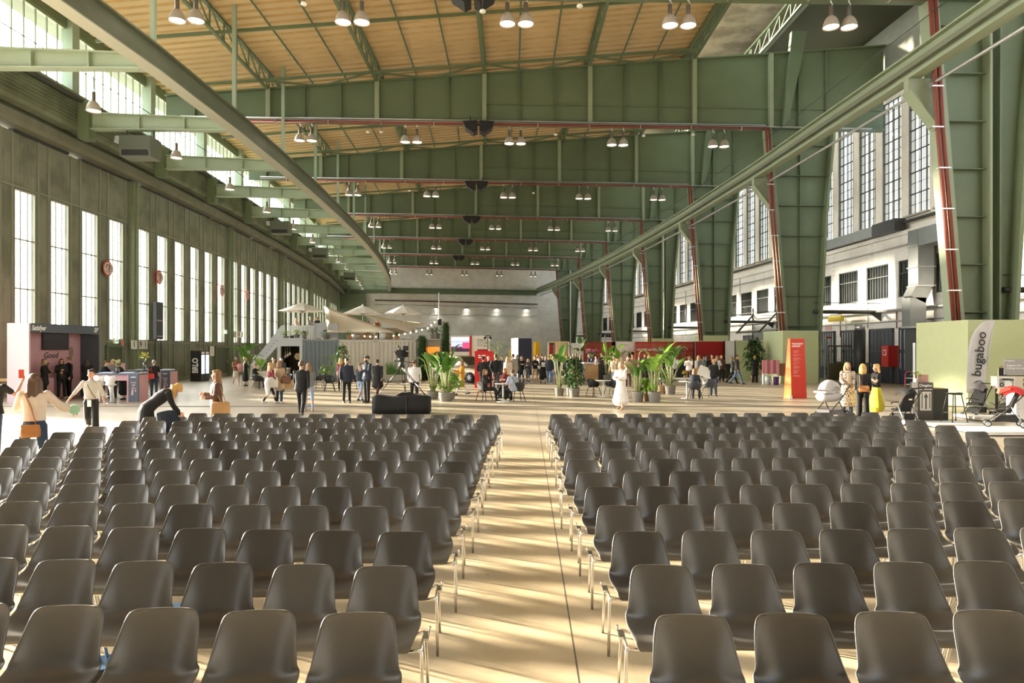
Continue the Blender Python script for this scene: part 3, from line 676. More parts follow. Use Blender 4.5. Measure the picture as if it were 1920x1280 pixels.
p0 = fl(1580, 713); e = empty('office_partition', (p0[0], p0[1]+.3, 0), 0, 'olive half glazed partition standing beside the step ladder', 'partition')
b = MB(); b.box(-.85, .8, -.05, .05, 0, 1.15); b.build('panel', mat('olive_panel', (.16, .15, .09), .6), e)
b = MB()
for x in (-.85, -.35, .2, .74): b.box(x, x+.06, -.04, .04, 1.15, 2.35)
b.box(-.85, .8, -.05, .05, 2.3, 2.4); b.build('frame', M_bar, e)
b = MB(); b.box(-.8, .75, -.01, .01, 1.15, 2.3); b.build('pane', M_glass, e)
p0 = fl(1715, 738); e = empty('hand_trolley', (p0[0], p0[1], 0), 0, 'red and white tubular barrier trolley in front of the dark duct box', 'trolley')
b = MB(); b.tube([(-.45, 0, .02), (-.45, 0, .95), (-.38, 0, 1.05), (.5, 0, 1.05), (.5, 0, .02)], .03, 8); b.build('frame', mat('cap_red'), e)
b = MB()
for z in (.45, .75): b.tube([(-.45, 0, z), (.5, 0, z)], .022, 8)
b.box(-.1, .2, -.035, .035, 1.015, 1.085); b.build('rail', M_white, e)
p0 = fl(1732, 745); e = empty('display_stand', (p0[0], p0[1], 0), R(8), 'narrow grey upright display board behind the dark counter', 'board')
b = MB(); b.box(-.42, .42, -.06, .06, 0, 2.35); b.build('board', mat('warm_grey_board', (.42, .41, .40), .6), e)
b = MB(); b.box(-.47, -.42, -.07, .07, 0, 2.4); b.box(.42, .47, -.07, .07, 0, 2.4); b.build('edge', M_alu, e)
# pale green plywood boxes round the column feet
M_box = mat('pale_green_plywood', (.50, .55, .31), .6, var=.06)
for k, (x0, x1, y0, y1, h) in enumerate(((16.7, 20.9, 25.0, 27.0+1.2, 3.2), (16.75, 18.95, 42.2, 45.5, 3.28), (16.3, 18.4, 58.0, 61.0, 3.3), (14.9, 17.4, 73.4, 76.4, 3.3))):
    e = empty('column_box', (x0, y0, 0), 0, 'pale green plywood box around the foot of the %s right column' % FNAME[k], 'box')
    w, dd = x1-x0, y1-y0; b = MB()
    b.box(0, w, 0, .05, 0, h); b.box(0, .05, .05, dd, 0, h); b.box(w-.05, w, .05, dd, 0, h); b.box(.05, w-.05, dd-.05, dd, 0, h); b.build('side_panel', M_box, e)
    b = MB(); b.box(.05, w-.05, .05, .3, h-.04, h-.001); b.build('top_edge', M_box, e)
rnd = random.Random(31)
for i, (Y, za, zb_) in enumerate(((47.6, 2.6, 4.5), (48.3, 3.0, 4.5), (44.9, 3.5, 5.3), (41.8, 3.4, 4.5), (40.9, 2.9, 4.6), (57, 3.85, 9), (66, 3.85, 9), (72, 1.3, 9), (81, 3.85, 9))):
    b = MB(); b.tube([(XWR(Y)-.08, Y, za), (XWR(Y)-.08, Y, zb_)], .03, 6); b.build('drop_pipe', M_red_pipe if i in (1, 3) else M_cond, label='thin vertical pipe on the white brick wall, %s from the front' % ORD[[5, 6, 4, 3, 2, 7, 8, 9, 10][i]-2], cat='pipe', kind='structure')
b = MB(); b.tube([(XR(Y)+.4, Y, 15.35) for Y in [8]+FY], .018, 5); b.build('steel_cable', M_wire, label='thin steel cable above the right crane rail', cat='cable', kind='structure')
# ------------------------------------------------------------------ pendant lamps, heaters, loudspeakers under the roof
M_shade = mat('lamp_shade_enamel', (.40, .36, .31), .45, var=.1); M_ball = mat('lamp_ballast_metal', (.20, .19, .175), .4, .5)
M_bulb = mat('lit_lamp_opening', (1, 1, 1), .5, emit=(1, .90, .72), es=7)
LM = {}
def lamp_meshes(hook):
    b = MB(); b.tube([(0, 0, hook), (0, 0, 1.0), (.05, 0, .96), (.05, 0, .90), (0, 0, .84)], .024, 6); h = b.mesh('hook', M_alu)
    b = MB(); b.lathe([(.04, .86), (.085, .84), (.085, .50), (.10, .46), (.10, .42)], 12); nk = b.mesh('ballast', M_ball)
    b = MB(); b.lathe([(.09, .45), (.13, .43), (.20, .36), (.255, .26), (.29, .15), (.31, .05), (.325, 0), (.31, 0), (.285, .06), (.24, .2)], 20, cap=False); sh = b.mesh('lamp_shade', M_shade)
    b = MB(); b.lathe([(.29, .05), (.15, .03), (.01, .025)], 16); bl = b.mesh('diffuser', M_bulb)
    return [('hook', h), ('ballast', nk), ('lamp_shade', sh), ('diffuser', bl)]
L_pair = lamp_meshes(1.27); L_arm = lamp_meshes(1.53)
def lamp(loc, meshes, label, group):
    e = empty('pendant_lamp', loc, 0, label, 'lamp', group)
    for n, me in meshes: link(n, me, e)
    return e
for k in range(7):
    t = tilt(FY[k]); a = math.atan(t); L0 = -(XR(FY[k])-XL(FY[k]))
    for j in range(5):
        xm = L0+1.3+6.38*j if k < 3 else L0+1.1+(6.35-.09*(k-2))*j
        for s, nm in ((-.36, 'left'), (.36, 'right')):
            x = xm+s; yy = -.42
            loc = (XR(FY[k])+x*math.cos(a)-yy*math.sin(a), FY[k]+x*math.sin(a)+yy*math.cos(a), 14.79)
            lamp(loc, L_pair, '%s lamp of the %s hanging pair from the left under the %s girder' % (nm, ORD[j], FNAME[k]), 'pendant lamps under the girders')
for k in range(2, len(AY)-2):
    Y = (AY[k]+AY[k+1])/2; x = XL(Y)-4.7
    if Y < 22: continue
    lamp((x, Y, 12.65), L_arm, 'single lamp between the %s and %s pale bracket arms on the left' % (ORD[k], ORD[k+1]), 'lamps along the left rail')
b = MB(); b.tube([(XL(Y)-4.7, Y, 14.16) for Y in [20]+AY[4:]+[142]], .02, 5); b.build('lamp_wire', M_wire, label='taut wire carrying the lamps along the left crane rail', cat='wire', kind='structure')
for k, lab in ((4, 'nearest'), (7, 'second'), (9, 'third'), (12, 'farthest')):
    Y = AY[k]; e = empty('unit_heater', (XL(Y)-4.6, Y-4.6*tilt(Y)*.9, 0), math.atan(tilt(Y)), '%s grey box heater slung under a left bracket arm' % lab, 'heater', 'box heaters under the arms')
    b = MB(); b.prism_x([(-.55, 12.55), (.55, 12.55), (.6, 11.9), (.5, 11.55), (-.5, 11.55), (-.6, 11.9)], -.75, .75); b.build('heater_body', mat('heater_paint', (.085, .095, .07), .5), e)
    b = MB(); b.box(-.62, .62, -.60, -.54, 11.58, 11.85); b.build('louvre', M_black, e)
    b = MB(); b.lathe([(.26, 12.3), (.26, 12.55)], 14, (-.9, -.2, 0)); b.box(-.95, -.75, -.5, -.3, 12.2, 12.5); b.build('fan_motor', M_alu, e)
    b = MB()
    for x in (-.65, .65): b.tube([(x, 0, 12.5), (x, 0, 12.96)], .025, 6)
    b.build('hanger', M_wire, e)
for k in range(0, 6):
    Y = FY[max(0, k)]; t = tilt(Y); x = -17.6
    loc = (XR(Y)+x, Y+x*t-.9, 0) if k >= 0 else (-1.9, 20.5, 0)
    z0 = 15.95 if k > 0 else (15.95 if k == 0 else 12.4)
    e = empty('loudspeaker', loc, math.atan(t), 'black double winged loudspeaker cluster under the %s girder' % FNAME[max(0, k)] if k >= 0 else 'large black loudspeaker cluster nearest the camera under the roof', 'loudspeaker', 'black loudspeakers under the roof')
    b = MB()
    for s in (-1, 1):
        b.prism_y([(s*.06, z0), (s*.95, z0-.05), (s*.8, z0-.42), (s*.3, z0-.75), (s*.06, z0-.62)], -.4, .4)
    b.build('cabinet', M_black, e, fix=True)
    b = MB(); b.tube([(-.5, 0, z0-.05), (-.5, 0, z0+.35)], .03, 6); b.tube([(.5, 0, z0-.05), (.5, 0, z0+.35)], .03, 6); b.box(-.9, .9, -.04, .04, z0, z0+.06); b.build('bracket', M_wire, e)
    if k == -1:
        b = MB(); b.tube([(0, 0, z0), (0, 0, 20.0)], .03, 6); b.build('hanger', M_wire, e)
SENS = [(1130-940, 0, 8.8, 15.5), (0, 0, 0, 0)]
for i, (px, py, k) in enumerate(((715, 248, 1), (1042, 253, 1), (1207, 255, 1), (768, 358, 2), (1000, 362, 2), (905, 22, 0), (1087, 12, 0), (570, 8, 0), (1300, 253, 1), (690, 248, 1))):
    Y = FY[k]+tilt(FY[k])*((px-960)/F*FY[k]-XR(FY[k]))-.5
    if k == 0: Y -= 1.5
    p = at(px, py, Y)
    e = empty('ceiling_detector', p, 0, 'small white detector on a rod under the %s girder, %s of its row' % (FNAME[k], ['leftmost', 'middle', 'right', 'left', 'right', 'middle', 'right', 'left', 'farthest right', 'left-hand'][i]), 'detector', 'white detectors under the girders')
    b = MB(); b.lathe([(.02, .1), (.10, .06), (.12, 0), (.08, -.04)], 12); b.build('housing', M_white, e)
    b = MB(); b.tube([(0, 0, .08), (0, 0, max(.3, 16.06-p.z) if k else 3.5)], .012, 5); b.build('rod', M_wire, e)

# ------------------------------------------------------------------ the seating: shell chairs in rows that face the camera
M_ch = mat('warm_grey_shell_plastic', (.100, .094, .083), .34, bump=.06, bscale=900)
M_chd = mat('dark_brown_grey_shell_plastic', (.064, .058, .050), .34, bump=.06, bscale=900)
def chair_shell():
    prof = [(-.232, .402), (-.246, .424), (-.236, .442), (-.205, .449), (-.15, .444), (-.08, .434), (-.01, .426), (.05, .422), (.10, .426), (.14, .442),
            (.168, .472), (.186, .512), (.199, .56), (.212, .612), (.224, .664), (.234, .712), (.242, .75), (.247, .778), (.250, .798), (.252, .811), (.252, .816)]
    hw = [.180, .192, .200, .207, .215, .222, .228, .230, .228, .225, .219, .213, .208, .202, .196, .190, .183, .176, .166, .149, .127]
    prof = [(y*.86 if y < 0 else y, .42+(z-.42)*.851 if z > .42 and y > .05 else z) for y, z in prof]; hw = [w*1.03 for w in hw]
    curl = [0, .002, .006, .012, .022, .034, .046, .058, .072, .086, .098, .100, .092, .078, .064, .052, .044, .038, .034, .030, .028]
    n = 16; V = []; m = len(prof)
    for i, (y, z) in enumerate(prof):
        a, c = prof[max(0, i-1)], prof[min(m-1, i+1)]; ty, tz = c[0]-a[0], c[1]-a[1]; l = math.hypot(ty, tz)
        ny, nz = -tz/l, ty/l                    # up on the seat, forward on the back
        for j in range(n+1):
            u = -1+2*j/n; k = abs(u)**2.6*curl[i]
            V.append((u*hw[i], y+ny*k, z+nz*k))
    fs = [(i*(n+1)+j, i*(n+1)+j+1, (i+1)*(n+1)+j+1, (i+1)*(n+1)+j) for i in range(m-1) for j in range(n)]
    me = bpy.data.meshes.new('s'); me.from_pydata(V, [], fs); me.polygons.foreach_set('use_smooth', [True]*len(fs)); me.update()
    me = evaluated(me, [('SOLIDIFY', dict(thickness=.009, offset=0)), ('SUBSURF', dict(levels=1, render_levels=1))])
    me.name = 'seat_shell'; me.materials.clear(); me.materials.append(M_ch)
    return me
SHELL = chair_shell(); SHELLD = SHELL.copy(); SHELLD.materials.clear(); SHELLD.materials.append(M_chd)
b = MB(); b.tube([(-.255, -.155, .405), (-.2, -.155, .392), (.2, -.155, .392), (.255, -.155, .405)], .011, 8); b.tube([(-.255, .10, .40), (-.2, .10, .385), (.2, .10, .385), (.255, .10, .40)], .011, 8)
for s in (-1, 1): b.box(s*.16-.02, s*.16+.02, -.16, .10, .40, .412)
UNDER = b.mesh('under_frame', M_chrome)
def leg_mesh(s, front):
    b = MB()
    if front: b.tube([(s*.235, -.155, .392), (s*.252, -.158, .395), (s*.256, -.162, .375), (s*.258, -.155, .2), (s*.260, -.145, 0)], .0105, 8)
    else: b.tube([(s*.235, .10, .385), (s*.252, .103, .388), (s*.256, .108, .37), (s*.258, .18, .2), (s*.260, .245, 0)], .0105, 8)
    return b.mesh('leg', M_chrome)
LEGS = [leg_mesh(s, f) for f in (1, 0) for s in (-1, 1)]
def link_mesh(s):
    b = MB(); b.box(s*.25, s*.285, -.03, .08, .40, .412); b.tube([(s*.285, .06, .412), (s*.285, .08, .44)], .008, 6); b.tube([(s*.25, -.17, .40), (s*.25, .11, .396)], .009, 6)
    return b.mesh('row_connector', M_chrome)
LINK = [link_mesh(-1), link_mesh(1)]
def make_chair(end):
    e = empty('shell_chair', (0, 0, 0))
    link('seat_shell', SHELL, e); link('under_frame', UNDER, e)
    for me in LEGS: link('leg', me, e)
    if end: link('row_connector', LINK[end-1], e)
    return e
ROWL = [(674, 1147), (723, 1060), (759, 996), (799, 950.5), (820, 914.5), (842, 887), (856, 864.5), (867.5, 845.5), (876, 829.5), (885, 816), (894, 804.5), (905, 793), (910.5, 785), (917, 777.5)]
ROWR = [(1293, 1151), (1236, 1058), (1196, 995.5), (1161, 947), (1134, 912), (1114, 885), (1092, 861), (1086, 842), (1087, 827), (1073, 814), (1070, 802), (1061, 792), (1055, 783), (1049, 776)]
ROWN = ['nearest row', 'second row', 'third row', 'fourth row', 'fifth row', 'sixth row', 'seventh row', 'eighth row', 'ninth row', 'tenth row', 'eleventh row', 'twelfth row', 'thirteenth row', 'farthest row']
random.seed(11)
DARK = {('L', 2, 1), ('L', 2, 0), ('L', 2, 2), ('L', 4, 2), ('L', 6, 4), ('L', 6, 2), ('L', 6, 0), ('L', 7, 6), ('R', 2, 0), ('R', 2, 3), ('R', 3, 4), ('R', 3, 6), ('R', 4, 1), ('R', 5, 2), ('R', 4, 0),
        ('R', 6, 2), ('R', 7, 7), ('R', 7, 8), ('R', 8, 1), ('R', 9, 4), ('L', 3, 4), ('L', 9, 8), ('L', 8, 5), ('R', 10, 9), ('R', 12, 2), ('R', 12, 6), ('R', 12, 8), ('R', 1, 2), ('R', 0, 1), ('L', 5, 7)}
chair_p = {'L': make_chair(2), 'R': make_chair(1), 'M': make_chair(0)}
used = set()
HT = .757
for side, rows in (('L', ROWL), ('R', ROWR)):
    for i, (cx, cy_) in enumerate(rows):
        Y = F*(H-HT)/(cy_-HOR); X = (cx-960)/F*Y
        th = R(3.6) if side == 'L' else R(2.2 if i < 3 else 3.4)
        for n in range(14):
            sg = -1 if side == 'L' else 1
            x = X+sg*.516*n*math.cos(th); y = Y+.516*n*math.sin(th)
            if abs(x)-.33 > 960/F*(y+.1): break
            kind = side if n == 0 else 'M'
            if kind in used: c = copy_tree(chair_p[kind])
            else: c = chair_p[kind]; used.add(kind)
            rz = sg*th*-1
            c.location = (x-.25*math.sin(rz)*-1, y-.25, 0); c.rotation_euler = (0, 0, rz+R(random.uniform(-1.2, 1.2)))
            dk = (side, i, n) in DARK or random.random() < .05
            if dk:
                for q in c.children:
                    if q.name.startswith('seat_shell'): q.data = SHELLD
            tag(c, '%s shell chair, %s from the aisle, %s %s of the aisle' % ('dark brown grey' if dk else 'warm grey', 'next' if n == 0 else ORD[n], ROWN[i], 'left' if side == 'L' else 'right'), 'chair', 'shell chairs %s of the aisle' % ('left' if side == 'L' else 'right'))
            if n == 0: c['label'] = '%s shell chair at the aisle end, %s %s of the aisle' % ('dark brown grey' if dk else 'warm grey', ROWN[i], 'left' if side == 'L' else 'right')
# black boxes with blue printed lids on the floor under the left seats
M_blk_case = mat('case_black', (.008, .008, .009), .5)
M_lid = mat('blue_speckled_lid', (.06, .16, .34), .4, var=.9, scale=60)
for (px, py, rz, lab) in ((352, 1137, 20, 'black case with blue speckled lid on the floor under the left second row'), (222, 1236, 24, 'black case with blue speckled lid on the floor behind the nearest left row')):
    z = .14; Y = F*(H-z)/(py-HOR); X = (px-960)/F*Y
    e = empty('floor_case', (X, Y, 0), R(rz), lab, 'case', 'black cases under the chairs')
    b = MB(); b.box(-.16, .16, -.12, .12, .004, z-.01); b.build('case_body', M_blk_case, e)
    b = MB(); b.box(-.15, .15, -.11, .11, z-.01, z); b.build('lid', M_lid, e)
# ------------------------------------------------------------------ signs and doors on the hangar doors
def zp(py, Y): return H-(py-HOR)/F*Y
def one(nm, mb, m, loc, rz=0., lab=None, cat=None, group=None): return mb.build(nm, m, loc=loc, rz=rz, label=lab, cat=cat, group=group)
M_pink = mat('powder_pink', (.56, .31, .33), .55, var=.04, scale=2); M_pinkl = mat('pale_pink', (.66, .50, .52), .55)
M_slate = mat('slate_blue', (.085, .105, .135), .5); M_cream = mat('cream_white', (.72, .68, .60), .5)
M_signw = mat('enamel_white', (.72, .70, .64), .4); M_signr = mat('sign_red', (.45, .06, .05), .4); M_exit = mat('exit_green_white', (.55, .75, .62), .4, emit=(.6, .9, .7), es=.6)
M_letb = mat('lettering_black', (.01, .01, .01), .5); M_letw = mat('lettering_white', (.85, .85, .85), .5)
M_red = mat('traffic_red', (.52, .018, .016), .4); M_yel = mat('signal_yellow', (.75, .48, .01), .45)
def on_wall(px, lift=.14):
    Y = 30.
    for _ in range(40): Y = XW(Y)*F/(px-960)
    for (Ya, Yb) in zip(DL[1:], DL[2:]):
        if Ya <= Y < Yb: ang = math.atan2(Yb-Ya, XW(Yb)-XW(Ya)); break
    else: ang = R(92)
    # on the chord
    X = XW(Ya)+(XW(Yb)-XW(Ya))*(Y-Ya)/(Yb-Ya); return X+lift, Y, ang
for i, (px, py) in enumerate(((197, 503), (294, 520), (412, 545), (461, 553))):
    X, Y, a = on_wall(px, .2); z = zp(py, Y)
    e = empty('prohibition_sign', (X, Y, z), a, 'round red and white prohibition sign on the hangar doors, %s from the left' % ORD[i], 'sign', 'round prohibition signs')
    def disc(r0, y0, y1, n=28): b = MB(); b.prism_y([(r0*math.cos(2*PI*k/n), r0*math.sin(2*PI*k/n)) for k in range(n)], y0, y1); return b
    disc(.44, -.02, 0).build('board', M_signr, e); disc(.36, -.03, -.02).build('face', mat('faded_sign_white', (.68, .55, .50), .5), e)
    b = MB(); b.beam((-.26, -.035, -.26), (.26, -.035, .26), .01, .05, (0, 1, 0)); b.build('slash', M_signr, e)
    b = MB(); b.tube([(.16*math.cos(t)-.02, -.035, .16*math.sin(t)+.06) for t in [R(200-20*k) for k in range(12)]]+[(.02, -.035, -.24)], .022, 6); b.build('hook_symbol', M_letb, e)
for num, pxs, py in (('9', (238, 250.5, 259.5), 646), ('10', (432, 438.5, 445), 627)):
    for px, s, w in zip(pxs, ('l', num, 'l'), (.26, .5, .26)):
        X, Y, a = on_wall(px, .42); z = zp(py, Y)
        e = empty('number_plate', (X, Y, z), a, 'white plate %s beside hangar door %s' % ('with the black numeral '+num if s == num else ('with a short black bar left of the '+num if px == pxs[0] else 'with a short black bar right of the '+num), num), 'sign', 'number plates on the hangar doors')
        b = MB(); b.box(-w, w, -.02, .02, -.26, .26); b.build('board', M_signw, e)
        text('lettering', s, .46, M_letb, e, (0, -.022, 0), FRONT, bold=.012)
def wicket(px0, px1, lab, open_=False):
    X0, Y0, a = on_wall(px0, .03); X1, Y1, _ = on_wall(px1, .03); L = math.hypot(X1-X0, Y1-Y0)
    e = empty('door_leaf', (X0, Y0, 0), a, lab, 'door')
    b = MB(); b.box(0, L, -.04, .0, .04, 2.25); b.build('door_panel', mat('dark_olive_door', (.075, .085, .05), .5), e)
    b = MB()
    for x in (-.1, L): b.box(x, x+.1, -.12, 0, 0, 2.35)
    b.box(-.1, L+.1, -.12, 0, 2.25, 2.35); b.build('door_frame', M_green, e)
    b = MB(); b.box(L*.85, L*.85+.05, -.1, -.04, 1, 1.25); b.build('handle', M_alu, e)
    return e, L
e, L = wicket(200, 225, 'dark olive wicket door under a lit exit sign behind the pink bar table')
e2, L2 = wicket(403, 428, 'olive wicket door under a lit exit sign beside the plate with 10')
for par, px, py, lab in ((e, 213, 639, 'small lit exit sign above the wicket door near the plate with 9'), (e2, 420, 622, 'small lit exit sign above the wicket door near the plate with 10')):
    X, Y, a = on_wall(px, .16); s = empty('exit_sign', (X, Y, zp(py, Y)), a, lab, 'exit sign', 'exit signs')
    b = MB(); b.box(-.2, .2, -.05, .05, -.16, .16); b.build('housing', M_signw, s)
    b = MB(); b.box(-.18, .18, -.055, -.05, -.13, .13); b.build('face', M_exit, s)
    b = MB(); b.beam((-.12, -.058, 0), (.06, -.058, 0), .004, .04); b.prism_y([(.04, .07), (.13, 0), (.04, -.07)], -.06, -.056); b.build('pictogram', mat('exit_green', (.02, .28, .10), .5), s)
X, Y, a = on_wall(396, .1); e = empty('wall_notice', (X, Y, zp(658, Y)), a, 'pale paper notice beside the black drinks fridge', 'notice'); b = MB(); b.box(-.4, .4, -.02, .02, -.38, .38); b.build('board', M_signw, e)
X, Y, a = on_wall(227, .1); e = empty('wall_notice', (X, Y, zp(643, Y)), a, 'small red and white notice right of the exit sign', 'notice'); b = MB(); b.box(-.11, .11, -.02, .02, -.22, .22); b.build('board', mat('notice_red', (.6, .25, .2), .5), e)
X, Y, a = on_wall(281, .55); e = empty('vertical_banner', (X, Y, 0), a, 'tall dark panel hung in front of a hangar door window', 'panel')
b = MB(); b.box(-.42, .42, -.1, .1, zp(636, Y), zp(566, Y)); b.build('panel', mat('slate_dark', (.05, .055, .07), .5), e)
b = MB(); b.box(-.34, .34, -.12, -.1, 3.9, 3.98); b.box(-.34, .34, -.12, -.1, 2.9, 2.98); b.build('stripe', M_pink, e)
b = MB(); b.box(-.4, -.36, -.02, .02, 0, zp(636, Y)); b.box(.36, .4, -.02, .02, 0, zp(636, Y)); b.build('leg', M_black, e)

# ------------------------------------------------------------------ pink booth
ba = math.atan2(3.9, .44); bo = Vector((-19.1, 27.0, 0)); BW, BD, BH = 3.92, .95, 3.16
e = empty('exhibition_booth', bo, ba, 'pink and slate blue exhibition booth by the hangar doors', 'booth')    # local +x along the front, +y to the back
b = MB(); b.box(0, .06, 0, BD, 0, BH); b.box(-.01, 0, 0, BD, 0, BH); b.build('side_panel', M_pinkl, e)
b = MB(); b.box(BW-.06, BW, 0, BD, 0, BH); b.build('side_panel', M_slate, e)
b = MB(); b.box(.06, BW-.06, BD-.05, BD, 0, BH); b.build('back_panel', M_pink, e)
b = MB(); b.box(.06, BW-.06, 0, BD-.05, BH-.36, BH); b.build('header', M_slate, e)
b = MB(); b.box(.06, BW-.06, 0, BD-.05, .0, .02); b.build('floor_panel', mat('booth_floor', (.3, .2, .2), .6), e)
text('lettering', 'Satisfyer', .27, M_letw, e, (.12, -.004, BH-.19), FRONT, 'LEFT', bold=.008, shear=.25, sx=.78)
text('lettering', 'SF', .27, M_letw, e, (BW-.12, -.004, BH-.19), FRONT, 'RIGHT', bold=.008, shear=.25)
text('lettering', 'SF', .22, M_pinkl, e, (BW-.5, BD-.054, 2.55), FRONT, 'RIGHT', bold=.006, shear=.25)
text('lettering', 'Good', .34, M_letb, e, (1.75, BD-.054, 1.85), FRONT, 'LEFT', bold=.006, shear=.2)
text('lettering', 'rrr', .34, M_letb, e, (1.65, BD-.054, 1.48), FRONT, 'LEFT', bold=.006, shear=.2)
b = MB(); b.prism_y([(3.3+.14*math.cos(2*PI*q/16), 2.0+.24*math.sin(2*PI*q/16)) for q in range(16)], BD-.056, BD-.052); b.build('print', mat('print_grey', (.28, .17, .17), .6), e)
for x0 in (.15, 1.0):
    b = MB(); b.box(x0, x0+.8, BD-.5, BD-.06, .03, .92); b.build('cabinet', M_pink, e)
t = empty('television', bo+Matrix.Rotation(ba, 3, 'Z') @ Vector((2.25, BD-.09, 2.45)), ba+R(-9), 'dark wall television on the pink back panel', 'television')
b = MB(); b.box(-.62, .62, -.14, -.09, -.36, .36); b.build('screen_frame', M_black, t)
b = MB(); b.box(-.59, .59, -.145, -.14, -.33, .33); b.build('screen', mat('tv_glass', (.03, .028, .035), .12), t)
b = MB(); b.box(-.1, .1, -.09, .03, -.1, .1); b.build('wall_bracket', M_black, t)
# bar tables with stools
def bar_table(x0, x1, Y, lab, texts=True):
    t = empty('bar_table', (x0, Y, 0), 0, lab, 'bar table', 'pink bar tables'); L = x1-x0
    b = MB(); b.box(0, L, 0, .75, 1.09, 1.15); b.build('tabletop', M_slate, t)
    b = MB(); b.box(0, L-.06, .06, .1, .86, 1.09); b.box(0, L-.06, .65, .69, .86, 1.09); b.build('apron', M_pink, t)
    b = MB(); b.box(L-.40, L, 0, .06, 0, 1.09); b.build('end_panel', M_slate, t)
    b = MB(); b.box(L-.46, L-.40, 0, .75, 0, 1.09); b.box(L-.06, L, .06, .75, 0, 1.09); b.build('end_panel', M_pink, t)
    b = MB(); b.box(0, .08, 0, .75, 0, 1.09); b.build('end_panel', M_pinkl, t)
    text('lettering', 'Love\nwill\nwin', .11, mat('pink_print', (.6, .4, .42), .5), t, (L-.2, -.004, .68), FRONT, bold=.003)
    text('lettering', 'Satisfyer', .06, M_letw, t, (L-.2, -.004, 1.0), FRONT, bold=.002, shear=.2)
    b = MB(); b.prism_y([(L-.29, .28), (L-.2, .28), (L-.19, .5), (L-.26, .52)], -.005, -.001); b.prism_y([(L-.14, .42), (L-.1, .4), (L-.08, .5), (L-.12, .54)], -.005, -.001); b.build('print', mat('pink_print'), t)
    return t
T1 = (-17.0, -15.0, 27.4); T2 = (-17.9, -15.75, 31.4)
bar_table(*T1, 'pink and slate bar table nearest the seating'); bar_table(*T2, 'pink and slate bar table with the vase of yellow flowers')
def stool_bar(x, y, rz, lab):
    e = empty('bar_stool', (x, y, 0), rz, lab, 'bar stool', 'white bar stools at the pink tables')
    b = MB()
    rs = []
    for i in range(9):
        z = .72+.36*i/8; r = .17+.06*math.sin(i/8*PI*.8); w = .35+.65*math.sin(PI*(1-i/8*.62))
        rs.append([Vector((r*1.05*math.cos(R(180+180*j/14))*(1 if i < 2 else w), -r*math.sin(R(180+180*j/14))*-1*.9, z+.02*math.cos(j))) for j in range(15)])
    vs = [p for r_ in rs for p in r_]; b.add(vs, [(i*15+j, i*15+j+1, (i+1)*15+j+1, (i+1)*15+j) for i in range(8) for j in range(14)], True)
    me = evaluated(b.mesh('backrest', M_white), [('SOLIDIFY', dict(thickness=.02, offset=0))]); link('backrest', me, e)
    b = MB(); b.lathe([(.03, .66), (.12, .68), (.19, .72), (.2, .75), (.0, .74)], 18); b.build('seat', M_white, e)
    b = MB(); b.lathe([(.045, .33), (.06, .5), (.11, .67)], 12); b.lathe([(.028, .03), (.028, .36)], 10); b.build('column', M_white, e)
    b = MB(); b.lathe([(.22, 0), (.2, .02), (.04, .05)], 20); b.build('base', M_chrome, e)
    b = MB(); b.tube([(-.03, -.02, .3), (-.14, -.1, .28), (-.1, -.19, .28), (.1, -.19, .28), (.14, -.1, .28), (.03, -.02, .3)], .011, 6); b.build('footrest', M_chrome, e)
for px, Y, rz, lab in ((187, 26.9, 5, 'white bar stool in front of the near pink table, left one'), (208, 26.8, -8, 'white bar stool in front of the near pink table, right one'),
                       (263, 30.7, 60, 'white bar stool left of the woman with the red bag'), (271, 31.0, 75, 'white bar stool nearest the woman with the red bag'), (320, 32.2, -70, 'white bar stool at the right end of the far pink table')):
    stool_bar((px-960)/F*Y, Y, R(rz), lab)
for i, (x, y, lab) in enumerate(((-16.4, 27.7, 'left stack of pale blue leaflets on the near bar table'), (-15.6, 27.75, 'right stack of pale blue leaflets on the near bar table'), (-17.2, 31.7, 'left stack of pale leaflets on the far bar table'), (-16.0, 31.7, 'right stack of pale blue leaflets on the far bar table'))):
    b = MB(); b.box(-.28, .28, -.16, .16, 0, .03); b.box(-.2, .3, -.12, .2, .03, .045)
    one('leaflet_stack', b, mat('pale_blue_paper', (.50, .56, .66), .6), (x, y, 1.151), R(7*i), lab, 'leaflets', 'leaflets on the bar tables')
def bouquet(nm, loc, lab, vase_h, cols, spread, hgt, n, leafc, stemcol=(.12, .2, .05), vase=None, seed=1):
    rnd = random.Random(seed); e = empty(nm, loc, 0, lab, 'flowers')
    v = MB(); v.lathe([(.07, 0), (.085, vase_h*.5), (.07, vase_h), (.06, vase_h), (.07, vase_h*.5), (.05, .01)], 14); v.build('vase', vase or M_glassy, e)
    s = MB(); f = [MB() for _ in cols]; lf = MB()
    for i in range(n):
        a = rnd.uniform(0, 2*PI); r = spread*rnd.uniform(.2, 1); h = hgt*rnd.uniform(.6, 1.1)
        p = Vector((r*math.cos(a), r*math.sin(a), vase_h+h)); s.tube([(0, 0, .05), (0, 0, vase_h), p*.6+Vector((0, 0, vase_h*.4)), p], .006, 5)
        g = f[i % len(cols)]
        for q in range(7):
            d = Vector((rnd.uniform(-1, 1), rnd.uniform(-1, 1), rnd.uniform(-.4, 1))).normalized(); o = d.orthogonal().normalized()*.035; l_ = rnd.uniform(.06, .13)
            g.add([p, p+d*l_*.5+o, p+d*l_, p+d*l_*.5-o], [(0, 1, 2, 3)], False)
        for q in range(3):
            d = Vector((rnd.uniform(-1, 1), rnd.uniform(-1, 1), rnd.uniform(-.2, .8))).normalized(); o = d.orthogonal().normalized()*.025; c = p*.75+Vector((0, 0, vase_h*.25))
            lf.add([c, c+d*.08+o, c+d*.17, c+d*.08-o], [(0, 1, 2, 3)], False)
    s.build('stems', mat('stem_green', (.10, .17, .04), .6), e)
    for c, g in zip(cols, f): g.build('blossoms', c, e)
    lf.build('leaves', leafc, e)
    return e
